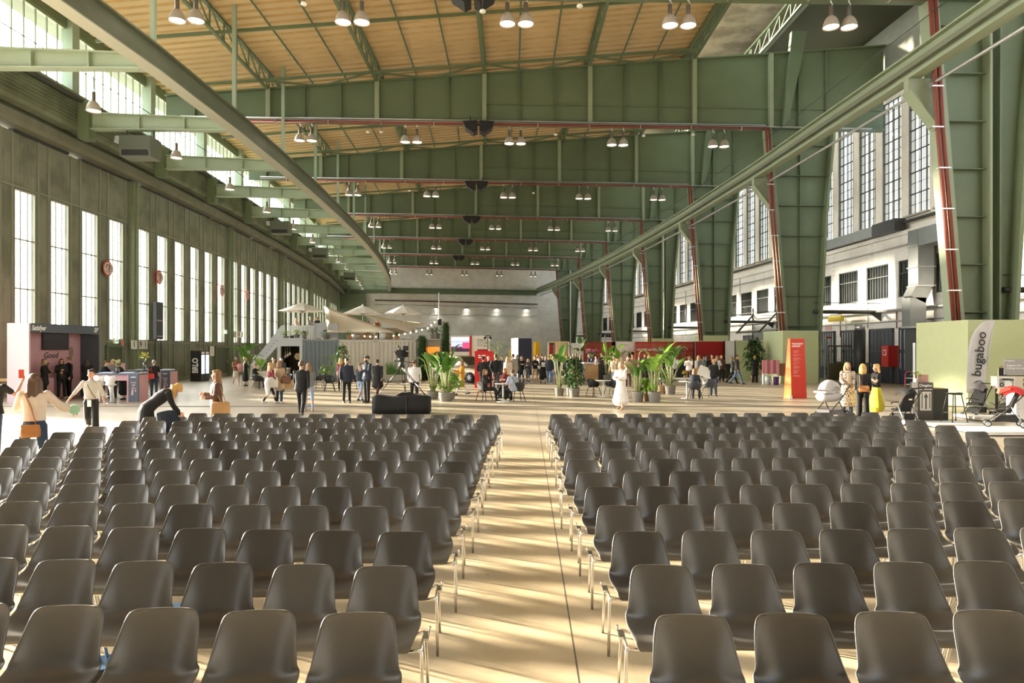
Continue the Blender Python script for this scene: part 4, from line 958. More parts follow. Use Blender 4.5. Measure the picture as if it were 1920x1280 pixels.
M_glassy = mat('clear_vase', (.75, .78, .76), .05, spec=.8); MATS['clear_vase'].node_tree.nodes['Principled BSDF'].inputs['Transmission Weight'].default_value = .9
M_leaf = mat('leaf_green', (.085, .20, .03), .4, var=.35, scale=4); M_leafl = mat('bright_leaf_green', (.22, .40, .05), .38, var=.3, scale=4); M_leafd = mat('dark_leaf_green', (.035, .09, .018), .42, var=.4, scale=5)
for m in (M_leaf, M_leafl, M_leafd):
    m.node_tree.nodes['Principled BSDF'].inputs['Subsurface Weight'].default_value = 0
bouquet('flower_vase', (-17.0, 31.6, 1.151), 'glass vase of yellow flowers on the far bar table', .34, [mat('flower_yellow', (.75, .50, .08), .5), mat('flower_lime', (.45, .5, .1), .5)], .2, .42, 11, M_leafl, seed=2)
bouquet('flower_vase', (-16.1, 27.85, 1.151), 'small vase with a few green stems on the near bar table', .22, [mat('flower_cream', (.6, .5, .3), .5)], .1, .28, 5, M_leaf, seed=3)
b = MB(); b.box(-.45, .45, -.02, .02, 1.0, 1.45); b.box(-.43, -.38, -.02, .02, 0, 1.0); b.box(.38, .43, -.02, .02, 0, 1.0); one('display_rack', b, M_pink, (-19.3, 33.2, 0), R(10), 'pink display board on legs behind the near bar table', 'display rack')
# drinks fridge
fa = R(90)
e = empty('drinks_fridge', (-21.2, 45.0, 0), 0, 'tall black drinks fridge with two lit glass doors', 'fridge')
b = MB(); b.box(0, .64, 0, 1.32, .0, 2.03); b.build('cabinet', M_blk2, e)
for j in range(2):
    y0 = .03+.64*j; b = MB(); b.box(.64, .68, y0, y0+.62, .1, 1.99); d = b.build('door', M_blk2, e)
    b = MB(); b.box(.68, .684, y0+.08, y0+.54, .5, 1.75); b.build('pane', mat('lit_fridge_glass', (.7, .8, .9), .2, emit=(.75, .88, 1), es=1.3), d)
    b = MB(); b.box(.68, .684, y0+.08, y0+.54, 1.8, 1.96); b.build('header_plate', M_letw, d)
    b = MB(); b.tube([(.72, y0+.57, .8), (.72, y0+.57, 1.4)], .012, 6); b.build('handle', M_alu, d)
w = text('lettering', 'BRLO', .52, M_letw, e, (.33, -.004, 1.05), (R(90), R(-90), 0), bold=.022, sx=.8, spacing=.95)
b = MB(); b.beam((.10, -.006, 1.08), (.56, -.006, 1.08), .004, .035); b.build('lettering', M_letw, e)

# ------------------------------------------------------------------ containers and the roof terrace
CY = 47.4; CH = 2.76
def corrugated(mb, x0, x1, y, z0, z1, per=.29, d=.045):
    x = x0; pts = []
    while x < x1-1e-6:
        for dx, dy in ((0, 0), (per*.34, 0), (per*.5, d), (per*.84, d)):
            if x+dx <= x1: pts.append((x+dx, y+dy))
        x += per
    pts.append((x1, y)); n = len(pts)
    mb.add([(a, c, z0) for a, c in pts]+[(a, c, z1) for a, c in pts], [(i, i+1, n+i+1, n+i) for i in range(n-1)], False)
M_cgrey = mat('blue_grey_container_paint', (.185, .215, .23), .5, var=.12, scale=1.5); M_ccream = mat('cream_container_paint', (.60, .55, .46), .5, var=.08, scale=1.5); M_cgr2 = mat('pale_grey_container_paint', (.55, .56, .56), .5)
def container(x0, x1, m, lab):
    e = empty('shipping_container', (x0, CY, 0), 0, lab, 'container', 'shipping containers'); L = x1-x0
    b = MB(); corrugated(b, .1, L-.1, .03, .16, CH-.12); b.build('corrugated_panel', m, e)
    b = MB(); b.box(.03, .08, .1, 6, .1, CH-.1); b.box(L-.08, L-.03, .1, 6, .1, CH-.1); b.box(.05, L-.05, 5.95, 6, .1, CH-.1); b.build('side_panel', m, e)
    b = MB(); b.box(.03, L-.03, .05, 6, CH-.05, CH-.01); b.build('roof_panel', m, e)
    b = MB()
    for x in (0, L-.12): b.box(x, x+.12, 0, .14, .05, CH)
    b.box(.12, L-.12, 0, .12, CH-.13, CH); b.box(.12, L-.12, 0, .12, .05, .17); b.build('corner_frame', m, e)
    b = MB()
    for x in (0, L-.16):
        for z in (0, CH-.12): b.box(x-.004, x+.164, -.01, .15, z, z+.124)
    b.build('corner_casting', m, e)
    b = MB()
    for x in (.05, L-.11): b.box(x, x+.06, -.014, -.009, CH-.1, CH-.05)
    b.build('casting_hole', M_black, e)
container(-14.5, -12.04, M_cgrey, 'blue grey shipping container behind the walking couple'); container(-12.02, -9.46, M_ccream, 'left cream shipping container next to the blue grey one'); container(-9.44, -6.65, M_ccream, 'right cream shipping container behind the tripod')
def open_box(x0, x1, m, lab, inner, back):
    e = empty('container_kiosk', (x0, CY, 0), 0, lab, 'kiosk'); L = x1-x0
    b = MB()
    for x in (0, L-.22): b.box(x, x+.22, 0, .2, 0, CH)
    b.box(.22, L-.22, 0, .2, CH-.42, CH); b.build('frame', m, e)
    b = MB(); b.box(.02, .06, .2, 5.5, 0, CH-.05); b.box(L-.06, L-.02, .2, 5.5, 0, CH-.05); b.box(.06, L-.06, 5.45, 5.5, 0, CH-.05); b.build('wall_panel', inner, e)
    b = MB(); b.box(.06, L-.06, .2, 5.5, CH-.1, CH-.01); b.build('roof_panel', m, e)
    b = MB(); b.box(.1, L-.1, back, back+.05, .05, CH-.45); b.build('back_panel', inner, e)
    return e, L
e, L = open_box(-16.3, -14.54, M_cgr2, 'open grey kiosk container under the terrace with a wooden hexagon', mat('kiosk_dark_wood', (.10, .085, .06), .6, var=.4), 2.2)
b = MB(); b.prism_y([(1.27+.26*math.cos(R(60*k)), 1.62+.26*math.sin(R(60*k))) for k in range(6)], .5, .56); one('hanging_hexagon', b, mat('birch_ply', (.60, .42, .18), .5), (-16.3, CY, 0), 0, 'yellow plywood hexagon hanging in the grey kiosk', 'ornament')
for i, x in enumerate((.36, .52, .68)):
    e2 = empty('hanging_planter', (-16.3+x, CY+.6, 0), 0, '%s rope hanger with a small pot in the grey kiosk' % ORD[i], 'planter', 'rope planters in the kiosk')
    b = MB(); b.tube([(0, 0, 2.66), (0, 0, 1.75+.1*i)], .012, 5); b.tube([(-.05, 0, 1.55+.1*i), (0, 0, 2.1)], .006, 4); b.tube([(.05, 0, 1.55+.1*i), (0, 0, 2.1)], .006, 4); b.build('rope', mat('rope', (.5, .42, .3), .8), e2)
    b = MB(); b.lathe([(.05, 1.5+.1*i), (.09, 1.62+.1*i), (.08, 1.7+.1*i)], 10); b.build('pot', M_cream, e2)
e3 = empty('counter', (-15.6, CY-.9, 0), 0, 'low cream plank counter before the grey kiosk', 'counter')
b = MB(); b.box(-.6, .45, -.3, .3, .8, .86); b.build('top', M_cream, e3)
b = MB()
for z in (.05, .3, .55): b.box(-.55, .4, -.26, -.22, z, z+.22)
b.box(-.55, -.5, -.22, .26, 0, .8); b.box(.35, .4, -.22, .26, 0, .8); b.build('boards', mat('weathered_plank', (.45, .40, .33), .7, var=.2), e3)
e, L = open_box(-6.6, -4.8, M_ccream, 'cream kiosk with a warm orange interior between two leafy columns', mat('warm_orange_wall', (.55, .26, .04), .6), 2.4)
b = MB(); b.box(-.05, 1.85, -.35, .2, CH, CH+.08); b.build('awning', M_ccream, e)
b = MB(); b.lathe([(.12, 0), (.12, .05), (.03, .08)], 12, (.9, 1.2, CH-.2)); b.build('added_lamp_disc', mat('warm_bulb', (1, .9, .7), .4, emit=(1, .8, .5), es=4), e)  # added glowing disc that goes with the fill light below it
kl = bpy.data.lights.new('kiosk_fill_light', 'POINT'); kl.energy = 60; kl.color = (1, .75, .4); kl.shadow_soft_size = .12; klo = bpy.data.objects.new('kiosk_fill_light', kl); COL.objects.link(klo); klo.parent = e; klo.location = (.9, 1.2, CH-.32)  # added warm light that brightens the orange interior
b = MB(); b.box(.25, 1.55, .4, 1.0, 0, 1.05); one('counter', b, M_blk2, (-6.6, CY, 0), 0, 'black counter inside the orange kiosk', 'counter')
# terrace deck and railings
e = empty('terrace_deck', (-16.4, CY, CH+.003), 0, 'plank deck on top of the shipping containers', 'deck')
b = MB(); b.box(0, 9.8, .02, 8.5, .0, .06); b.build('boards', mat('deck_planks', (.36, .33, .28), .7, var=.15), e)
b = MB(); b.box(-.02, 1.9, -.02, .02, 0, .14); b.build('edge_beam', M_cgr2, e)
def rail_panel(x0, x1, y, h, m, lab, corr=True):
    r = empty('railing', (x0, y, CH+.06), 0, lab, 'railing', 'terrace railings'); L = x1-x0
    b = MB()
    if corr: corrugated(b, .03, L-.03, 0, .05, h-.03, .18, .03)
    else: b.box(.03, L-.03, -.01, .01, .08, h-.05)
    b.build('panel', m, r)
    b = MB(); b.box(0, .05, -.03, .05, 0, h); b.box(L-.05, L, -.03, .05, 0, h); b.box(0, L, -.03, .05, h-.05, h); b.build('frame', m, r)
rail_panel(-16.3, -13.6, CY+2.6, 1.05, M_cgr2, 'pale corrugated railing panel at the head of the stairs')
rail_panel(-13.9, -13.05, CY+.6, 1.15, mat('grey_rail_sheet', (.42, .42, .43), .4), 'plain grey railing sheet above the blue grey container', False)
rail_panel(-13.0, -12.3, CY+.9, 1.1, mat('grey_rail_sheet'), 'second grey railing sheet above the blue grey container', False)
rail_panel(-12.0, -10.8, CY+3.2, .9, M_cgr2, 'pale corrugated railing panel behind the left sail')
r = empty('railing', (-10.7, CY+7.5, CH+.06), 0, 'dark slender bar railing at the back of the terrace', 'railing', 'terrace railings')
b = MB(); b.tube([(0, 0, 1), (4.2, 0, 1)], .02, 6); b.tube([(0, 0, .1), (4.2, 0, .1)], .015, 6); b.build('rail', M_wire, r)
b = MB()
for j in range(30): b.tube([(4.2*j/29, 0, .1), (4.2*j/29, 0, 1)], .008, 4)
b.build('baluster', M_wire, r)
# stairs
e = empty('staircase', (-18.55, CY+.1, 0), 0, 'pale grey steel staircase up to the container terrace', 'stairs'); n = 13; run, rise = 2.25, CH
for j in range(n):
    b = MB(); b.box(run*j/n+.02, run*(j+1)/n+.06, .06, 1.1, rise*(j+1)/n-.05, rise*(j+1)/n); b.build('tread', mat('dark_tread', (.16, .17, .17), .5), e)
b = MB(); b.prism_y([(-.05, .1), (-.05, .0), (.2, 0), (run+.1, rise-.25), (run+.1, rise), (run, rise)], 0, .05); b.build('stringer', M_cgr2, e)
b = MB(); b.prism_y([(-.1, .25), (-.1, 1.0), (run-.15, rise+1.05), (run+.1, rise+1.05), (run+.1, rise+.12)], 1.12, 1.18); b.build('balustrade', M_cgr2, e)
b = MB(); b.box(run-.02, run+.12, 1.1, 1.2, rise, rise+1.1); b.build('newel_post', M_cgr2, e)
# parasols
M_sail = mat('cream_sailcloth', (.72, .63, .50), .7); M_par = mat('white_parasol_cloth', (.82, .79, .74), .7)
for m in (M_sail, M_par):
    m.node_tree.nodes['Principled BSDF'].inputs['Roughness'].default_value = .8
def parasol(px, pye, pyt, half, Y, lab):
    x = (px-960)/F*Y; ze, zt = zp(pye, Y), zp(pyt, Y); r = half/F*Y
    e = empty('parasol', (x, Y, CH+.06), 0, lab, 'parasol', 'white parasols on the terrace'); z0 = CH+.06
    b = MB(); n = 8; segs = 6
    rows = [[(r*t*math.cos(2*PI*(k+.5)/n), r*t*math.sin(2*PI*(k+.5)/n), zt-z0-(zt-ze)*(t**1.12)) for k in range(n)] for t in [i/segs for i in range(1, segs+1)]]
    vs = [(0, 0, zt-z0)]+[p for rr in rows for p in rr]; fs = [(0, 1+k, 1+(k+1) % n) for k in range(n)]
    for i in range(segs-1):
        for k in range(n): fs.append((1+i*n+k, 1+(i+1)*n+k, 1+(i+1)*n+(k+1) % n, 1+i*n+(k+1) % n))
    b.add(vs, fs, False); me = evaluated(b.mesh('canopy', M_par), [('SOLIDIFY', dict(thickness=.012))]); link('canopy', me, e)
    b = MB(); b.tube([(0, 0, 0), (0, 0, zt-z0+.05)], .028, 8); b.build('pole', M_cream, e)
    b = MB()
    for k in range(n): b.tube([(0, 0, ze-z0-.05), (r*.55*math.cos(2*PI*(k+.5)/n), r*.55*math.sin(2*PI*(k+.5)/n), zt-z0-(zt-ze)*.52)], .012, 4)
    b.lathe([(.05, ze-z0-.1), (.05, ze-z0)], 8); b.build('struts', M_wire, e)
    b = MB(); b.lathe([(.3, 0), (.3, .06), (.04, .1)], 16); b.build('base', M_blk2, e)
    b = MB(); b.ell((0, 0, zt-z0+.05), .05, .05, .05, 8, 6); b.build('finial', M_cream, e)
parasol(567, 583.5, 567, 43, 50.2, 'left white parasol above the grey kiosk'); parasol(680, 588.5, 572.5, 38, 51.5, 'middle white parasol above the left cream container'); parasol(756, 588.5, 572.5, 37, 51.5, 'right white parasol above the right cream container')
def sail(A, B, C, sag, lab, ropes=()):
    e = empty('shade_sail', A, 0, lab, 'shade sail', 'cream shade sails'); A, B, C = Vector(A), Vector(B), Vector(C); O = A
    n = 12; g = (A+B+C)/3; b = MB(); idx = {}
    vs = []; fs = []
    for i in range(n+1):
        for j in range(n+1-i):
            u, v = i/n, j/n; w = 1-u-v; p = A*w+B*u+C*v
            pull = (u*v*w)*sag*6; edge = (u*v+v*w+w*u)*.28
            p = p+(g-p)*edge*.55+Vector((0, 0, -pull-edge*.35)); idx[i, j] = len(vs); vs.append(p-O)
    for i in range(n):
        for j in range(n-i):
            fs.append((idx[i, j], idx[i+1, j], idx[i, j+1]))
            if j < n-i-1: fs.append((idx[i+1, j], idx[i+1, j+1], idx[i, j+1]))
    b.add(vs, fs, True); me = evaluated(b.mesh('cloth', M_sail), [('SOLIDIFY', dict(thickness=.008))]); link('cloth', me, e)
    b = MB()
    for p, q in ropes: b.tube([Vector(p)-O, Vector(q)-O], .014, 5)
    if ropes: b.build('rope', mat('rope'), e)
A1, B1, C1 = at(607, 573, 54.5), at(613, 623, 47.6), at(742, 623, 48.2)
sail(A1, B1, C1, .8, 'left cream shade sail stretched low over the terrace', [(A1, at(600, 568, 55.5))])
A2, B2, C2 = at(680, 590, 50.0), at(797, 606, 53.5), at(766, 623, 48.2)
sail(A2, B2, C2, .7, 'right cream shade sail under the two right parasols', [(A2, at(676, 587, 50)), (B2, at(806, 600, 54))])
A3, B3, C3 = at(650, 625, 48.0), at(770, 620, 48.3), at(802, 613, 49)
b = MB(); pts = [A3.lerp(C3, t)+Vector((0, 0, -.35*math.sin(PI*t))) for t in [i/14 for i in range(15)]]+[C3.lerp(at(822, 596, 48.6), t) for t in (.33, .66, 1)]
b.tube([p-A3 for p in pts], .012, 4)
fest = empty('festoon_lights', A3, 0, 'string of round glowing bulbs along the terrace edge', 'string lights'); b.build('cable', M_wire, fest)
for p in pts[1:]:
    b = MB(); b.ell(p-A3-Vector((0, 0, .08)), .06, .06, .07, 10, 8); b.build('bulb', mat('warm_bulb', (1, .9, .7), .4, emit=(1, .8, .5), es=4), fest)
b = MB(); b.lathe([(.03, 0), (.03, .0001), (.035, 3.4), (.0, 3.42)], 8); one('mast', b, M_cream, (at(823, 600, 48.6).x, 48.6, CH), 0, 'slim cream mast at the right end of the terrace', 'mast')
e = empty('loudspeaker', (at(824.5, 603, 47.9).x, 47.9, CH+.08), 0, 'small black loudspeaker on a pole at the right end of the terrace', 'loudspeaker')
b = MB(); b.box(-.12, .12, -.12, .12, zp(609.5, 47.9)-CH-.08, zp(598, 47.9)-CH-.08); b.build('cabinet', M_black, e)
b = MB(); b.tube([(0, 0, 0), (0, 0, zp(609.5, 47.9)-CH-.08)], .02, 6); b.lathe([(.2, 0), (.2, .03), (.02, .05)], 12); b.build('stand', M_alu, e)
# ------------------------------------------------------------------ plants
def leaf_blade(mb, base, d, up, L, w, droop, n=6, split=False):
    """one curved leaf: base point, direction, width and droop"""
    d = Vector(d).normalized(); up = Vector(up); s = d.cross(up).normalized() if d.cross(up).length > .05 else Vector((1, 0, 0)); nn = s.cross(d)
    vs = []; p = Vector(base)
    for i in range(n+1):
        t = i/n; ww = w*math.sin(PI*min(1, .12+.88*t))**.8*(1-.2*t) if i < n else .002
        dd = (d*math.cos(droop*t)-nn*0+Vector((0, 0, -1))*math.sin(droop*t)).normalized()
        if i: p = p+dd*(L/n)
        nrm = s.cross(dd)
        vs += [p-s*ww+nrm*ww*.28, p, p+s*ww+nrm*ww*.28]
    fs = []
    for i in range(n): k = 3*i; fs += [(k, k+1, k+4, k+3), (k+1, k+2, k+5, k+4)]
    mb.add(vs, fs, True)
M_pot = mat('grey_clay_pot', (.20, .185, .165), .75, var=.15, scale=4); M_potb = mat('basket_pot', (.36, .25, .14), .8, var=.3, scale=12); M_soil = mat('soil', (.05, .035, .022), .9); M_potw = mat('white_pot', (.66, .64, .60), .5); M_terra = mat('terracotta', (.42, .22, .11), .7)
M_stem = mat('pale_stem', (.38, .40, .20), .6); M_trunk = mat('brown_stem', (.14, .09, .05), .8)
def pot(e, r, h, m):
    b = MB(); b.lathe([(r*.8, 0), (r*.82, .01), (r, h*.9), (r*1.03, h), (r*.94, h), (r*.92, h*.9)], 22, cap=False); b.lathe([(r*.8, .001), (.001, .002)], 22, cap=False); b.build('pot', m, e)
    b = MB(); b.lathe([(r*.93, h*.9), (.001, h*.92)], 22, cap=False); b.build('soil', M_soil, e)
def banana(loc, r, ph, hgt, n, lab, seed, m=None, pm=None, L=.75, w=.17, group='potted plants', cat='plant'):
    rnd = random.Random(seed); e = empty('potted_banana_plant', loc, rnd.uniform(0, 6), lab, cat, group); pot(e, r, ph, pm or M_pot)
    st = MB(); lf = MB()
    for i in range(n):
        a = 2*PI*i/n+rnd.uniform(-.4, .4); h = (hgt-ph)*rnd.uniform(.45, .86); sp = rnd.uniform(.12, .42)*hgt*.45
        t = Vector((sp*math.cos(a), sp*math.sin(a), ph+h)); b0 = Vector((.3*r*math.cos(a), .3*r*math.sin(a), ph*.9))
        st.tube([b0, b0.lerp(t, .5)+Vector((-.06*math.cos(a)*sp, 0, .06)), t], [.028, .02, .012], 6)
        d = (t-b0).normalized()+Vector((math.cos(a), math.sin(a), 0))*rnd.uniform(.15, .7)
        LL = L*rnd.uniform(.75, 1.2)
        leaf_blade(lf, t, d, (0, 0, 1), LL, w*rnd.uniform(.8, 1.2), rnd.uniform(.4, 1.3), 8)
    for i in range(3):
        a = rnd.uniform(0, 6.3); leaf_blade(lf, (0, 0, ph*.9), (math.cos(a)*.5, math.sin(a)*.5, 1), (0, 0, 1), L*.8, w*.6, .9, 6)
    st.build('stems', M_stem, e); lf.build('foliage', m or M_leaf, e); return e
def bushy(loc, r, ph, hgt, spread, n, lab, seed, m=None, pm=None, ls=.16, nm='potted_bush', group='potted plants', low=.2):
    rnd = random.Random(seed); e = empty(nm, loc, 0, lab, 'plant', group)
    if ph: pot(e, r, ph, pm or M_pot)
    st = MB(); lf = MB()
    for i in range(max(4, n//14)):
        a = rnd.uniform(0, 6.3); q = rnd.uniform(.2, .8)
        st.tube([(0, 0, ph*.85), (spread*.4*q*math.cos(a), spread*.4*q*math.sin(a), ph+(hgt-ph)*.45), (spread*q*math.cos(a), spread*q*math.sin(a), ph+(hgt-ph)*.85)], [.018, .012, .006], 5)
    for i in range(n):
        a = rnd.uniform(0, 6.3); z = rnd.uniform(low, 1); rr = spread*math.sqrt(rnd.random())*math.sin(PI*min(.97, .18+.75*z))
        p = Vector((rr*math.cos(a), rr*math.sin(a), ph+(hgt-ph)*z))
        leaf_blade(lf, p, (math.cos(a+rnd.uniform(-1, 1)), math.sin(a+rnd.uniform(-1, 1)), rnd.uniform(-.5, .9)), (0, 0, 1), ls*rnd.uniform(.7, 1.3), ls*.28*rnd.uniform(.7, 1.2), rnd.uniform(.3, 1.4), 3)
    st.build('stems', M_trunk, e); lf.build('foliage', m or M_leaf, e); return e
def palm(loc, r, ph, hgt, n, lab, seed, pm=None, m=None):
    rnd = random.Random(seed); e = empty('potted_palm', loc, 0, lab, 'plant', 'potted plants'); pot(e, r, ph, pm or M_pot); st = MB(); lf = MB()
    for i in range(n):
        a = 2*PI*i/n+rnd.uniform(-.3, .3); h = (hgt-ph)*rnd.uniform(.7, 1); out = hgt*rnd.uniform(.2, .4)
        P_ = [Vector((out*t**1.6*math.cos(a), out*t**1.6*math.sin(a), ph*.9+h*math.sin(t*PI*.56))) for t in [k/10 for k in range(11)]]
        st.tube(P_, [.014-.001*k for k in range(11)], 5)
        for k in range(3, 11):
            for s in (-1, 1):
                d = Vector((-math.sin(a)*s+.5*math.cos(a), math.cos(a)*s+.5*math.sin(a), .1)); leaf_blade(lf, P_[k], d, (0, 0, 1), .3*hgt/1.8*(1.25-.06*k), .032, .7, 3)
    st.build('stems', M_stem, e); lf.build('foliage', m or M_leaf, e)
def hedge(loc, r, z0, z1, lab, seed):
    rnd = random.Random(seed); e = empty('leafy_column', (loc[0], loc[1], z0), 0, lab, 'plant', 'leafy green columns'); h = z1-z0
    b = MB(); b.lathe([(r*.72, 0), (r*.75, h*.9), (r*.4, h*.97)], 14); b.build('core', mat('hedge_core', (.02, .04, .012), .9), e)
    lf = MB()
    for i in range(1500):
        a = rnd.uniform(0, 6.3); z = rnd.uniform(0, 1); rr = r*rnd.uniform(.7, 1)*(1 if z < .92 else (1-(z-.92)*7))
        leaf_blade(lf, (rr*math.cos(a), rr*math.sin(a), z*h), (math.cos(a), math.sin(a), rnd.uniform(-.6, .7)), (0, 0, 1), rnd.uniform(.07, .14), .03, .8, 2)
    lf.build('foliage', mat('hedge_green', (.05, .115, .02), .5, var=.4, scale=6), e)
hedge((-6.15, 46.7), .36, 0, zp(628, 46.7), 'left leafy green column beside the right cream container', 1); hedge((at(837, 640, 47.6).x, 46.9), .33, .0, zp(602, 46.9), 'right leafy green column beside the cream kiosk', 2)
# terrace pots
for i, (px, Y, r, ph, h, kind, lab) in enumerate(((536, 48.0, .22, .26, .62, 0, 'leafy plant in a grey bowl on the terrace edge'), (547, 48.0, .14, .22, .3, 2, 'small dark pot between the terrace plants'), (556, 48.0, .22, .36, .7, 0, 'pale grassy plant in a square dark pot on the terrace'),
                                   (571, 48.0, .17, .34, .6, 0, 'green plant in a ribbed dark pot by the railing sheet'), (610, 48.1, .26, .32, .7, 0, 'plant in a grey tub beside the railing sheets'), (655, 48.2, .24, .3, .62, 1, 'plant in a terracotta basket above the left cream container'),
                                   (744, 48.2, .2, .26, .5, 1, 'plant in a dark pot above the right cream container'), (811, 47.7, .2, .36, .75, 0, 'dark leaved plant in a grey pot beside the loudspeaker'), (819, 47.6, .22, .42, .9, 0, 'tall plant in a pale grey pot at the terrace corner'))):
    bushy(((px-960)/F*Y, Y, CH+.061), r, ph, h, r*1.5, 70 if kind != 2 else 12, lab, 20+i, M_leafl if i in (0, 2, 5) else M_leaf, [M_pot, M_terra, M_black][kind], .13, 'terrace_plant', 'plants on the terrace')
for i, (px, Y, m, lab) in enumerate(((664, 48.3, M_potw, 'white barrel table on the terrace, left one'), (718, 48.3, M_potw, 'white barrel table on the terrace, right one'))):
    e = empty('barrel_table', ((px-960)/F*Y, Y, CH+.061), 0, lab, 'table', 'barrel tables on the terrace')
    b = MB(); b.lathe([(.2, 0), (.24, .25), (.2, .5)], 16); b.build('body', m, e)
    b = MB(); b.lathe([(.3, .5), (.3, .54), (.001, .541)], 18); b.build('top', M_cream, e)
for i, (px, Y) in enumerate(((677, 48.4), (692, 48.6), (728, 48.6))):
    e = empty('woven_pouffe', ((px-960)/F*Y, Y, CH+.061), 0, '%s brown woven pouffe on the terrace' % ['left', 'middle', 'right'][i], 'pouffe', 'woven pouffes on the terrace')
    b = MB(); b.lathe([(.28, 0), (.34, .1), (.35, .3), (.3, .42), (.001, .44)], 20); b.build('body', M_potb, e)
e = empty('bench', ((735-960)/F*50, 50.0, CH+.061), 0, 'grey plank bench at the right of the terrace', 'bench')
b = MB(); b.box(-.9, 1.6, -.25, .25, .42, .5); b.build('seat', M_cgr2, e)
b = MB(); b.box(-.9, 1.6, .2, .25, .5, .85); b.build('backrest', mat('slat_wood', (.40, .32, .24), .7), e)
b = MB()
for x in (-.8, 1.4): b.box(x, x+.08, -.22, .22, 0, .42)
b.build('leg', M_cgr2, e)
# floor plants on the left and in the middle
P2 = lambda px, py: (*fl(px, py), 0)
banana(P2(462, 722), .34, .42, 2.35, 14, 'tall banana plant behind the seated people at the left', 5, M_leaf, M_cream, .8, .18)
banana(P2(488, 724), .25, .34, 1.6, 8, 'lower bright banana plant beside the seated people', 6, M_leafl, M_cream, .55, .13)
palm(P2(632, 717), .22, .34, 1.9, 9, 'feathery palm in front of the blue grey container', 7)
bushy(P2(641, 715), .26, .38, 2.4, .5, 190, 'leafy tree plant before the left cream container', 8, M_leaf, M_pot, .24)
bushy(P2(610, 718), .3, .42, 1.15, .42, 80, 'bright low plant in a wooden planter before the blue grey container', 9, M_leafl, mat('weathered_plank'), .22)
e = empty('planter_box', P2(742, 714), 0, 'pale wooden planter box of grass against the right cream container', 'planter')
b = MB(); b.box(-.65, .65, -.2, .2, .06, .42); b.build('box', mat('weathered_plank'), e)
b = MB()
for x in (-.55, .45): b.box(x, x+.1, -.15, .15, 0, .06)
b.build('foot', M_wire, e)
rnd = random.Random(4); b = MB()
for i in range(420):
    x = rnd.uniform(-.62, .62); leaf_blade(b, (x, rnd.uniform(-.17, .17), .4), (rnd.uniform(-.35, .35), rnd.uniform(-.3, .3), 1), (0, 1, 0), rnd.uniform(.25, .55)+(.5 if -.45 < x < -.2 else 0), .012, rnd.uniform(.1, .8), 3)
b.build('grass', M_leaf, e)
banana(P2(836, 752), .30, .36, 2.1, 16, 'large banana plant in a grey pot left of the woman in mustard', 12, M_leaf, M_pot, .8, .17)
banana(P2(812, 748), .24, .34, 1.95, 12, 'banana plant in a grey pot nearest the tripod', 13, M_leaf, M_pot, .7, .15)
bushy(P2(844, 748), .22, .3, 1.1, .42, 110, 'broad leaved plant in a brown pot by the large banana plant', 14, M_leafl, M_potb, .3)
banana(P2(1049, 742), .21, .36, 2.0, 5, 'slim banana plant with two big paddle leaves in a grey pot', 15, M_leaf, M_pot, .72, .19)
bushy(P2(1077, 744), .24, .40, 1.75, .42, 260, 'dense dark bush in a grey pot left of the empty cafe table', 16, M_leafd, M_pot, .22, low=.02)
bushy(P2(1068, 741), .15, .36, 1.0, .2, 40, 'small plant in a narrow white pot tucked behind the dark bush', 17, M_leaf, M_potw, .2)
banana(P2(1196, 753), .24, .40, 1.55, 15, 'spiky banana plant in a clay pot beside the woman in white', 18, M_leaf, M_pot, .6, .10)
bushy(P2(1213, 752), .19, .30, .95, .34, 100, 'pale variegated plant in a woven pot between two clay pots', 19, M_leafl, M_potb, .26)
banana(P2(1227, 754), .26, .42, 2.05, 11, 'bright green banana plant with one huge upright leaf', 24, M_leafl, M_pot, .78, .21)
banana(P2(1257, 739), .25, .40, 2.2, 14, 'spreading banana plant in a clay pot left of the cafe table', 22, M_leaf, M_pot, .95, .15)
bushy(P2(1240, 738), .24, .42, 1.2, .34, 70, 'low plant in a clay pot half hidden behind the bright banana plant', 23, M_leaf, M_potb, .24)
bushy((15.85, 44.6, 0), .24, .40, 2.75, .62, 330, 'tall umbrella tree in a pot against the pale green column box', 25, M_leafd, M_terra, .34, 'potted_tree')
banana(P2(1160, 712), .26, .4, 2.5, 8, 'banana plant behind the wooden counter', 26, M_leafl, M_pot, .8, .16)
banana(P2(1138, 714), .26, .4, 2.3, 8, 'second banana plant behind the wooden counter', 27, M_leafl, M_pot, .7, .16)
banana(P2(1088, 702), .26, .4, 3.2, 6, 'tall banana plant in the crowd behind the dark bush', 28, M_leaf, M_pot, .9, .24)
palm(P2(932, 703), .3, .4, 3.0, 9, 'palm behind the group beside the red board', 29)
palm(P2(1144, 709), .3, .4, 2.2, 9, 'palm at the back near the dark red slatted wall', 30)
# ------------------------------------------------------------------ cafe tables and tub chairs
def cafe_table(px, py, lab):
    e = empty('cafe_table', P2(px, py), 0, lab, 'table', 'white cafe tables')
    b = MB(); b.lathe([(.33, .715), (.35, .725), (.35, .74), (.001, .741)], 28); b.build('tabletop', M_white, e)
    b = MB(); b.tube([(0, 0, .02), (0, 0, .72)], .035, 12); b.build('column', M_white, e)
    b = MB(); b.lathe([(.26, 0), (.26, .012), (.05, .03)], 26); b.build('base', M_white, e)
    return e
cafe_table(943, 753, 'white round cafe table between the two seated friends'); cafe_table(1131, 744, 'empty white cafe table with two black chairs'); cafe_table(1288, 747, 'white cafe table in front of the seated person in navy')
cafe_table(492, 722, 'white cafe table hidden by the person reading on the left'); cafe_table(973, 712, 'white cafe table behind the seated woman in pale blue')
M_tubb = mat('black_tub_plastic', (.016, .016, .017), .45); M_tubw = mat('pale_grey_tub_plastic', (.60, .58, .54), .5); M_tubn = mat('navy_grey_tub_plastic', (.045, .05, .065), .4)
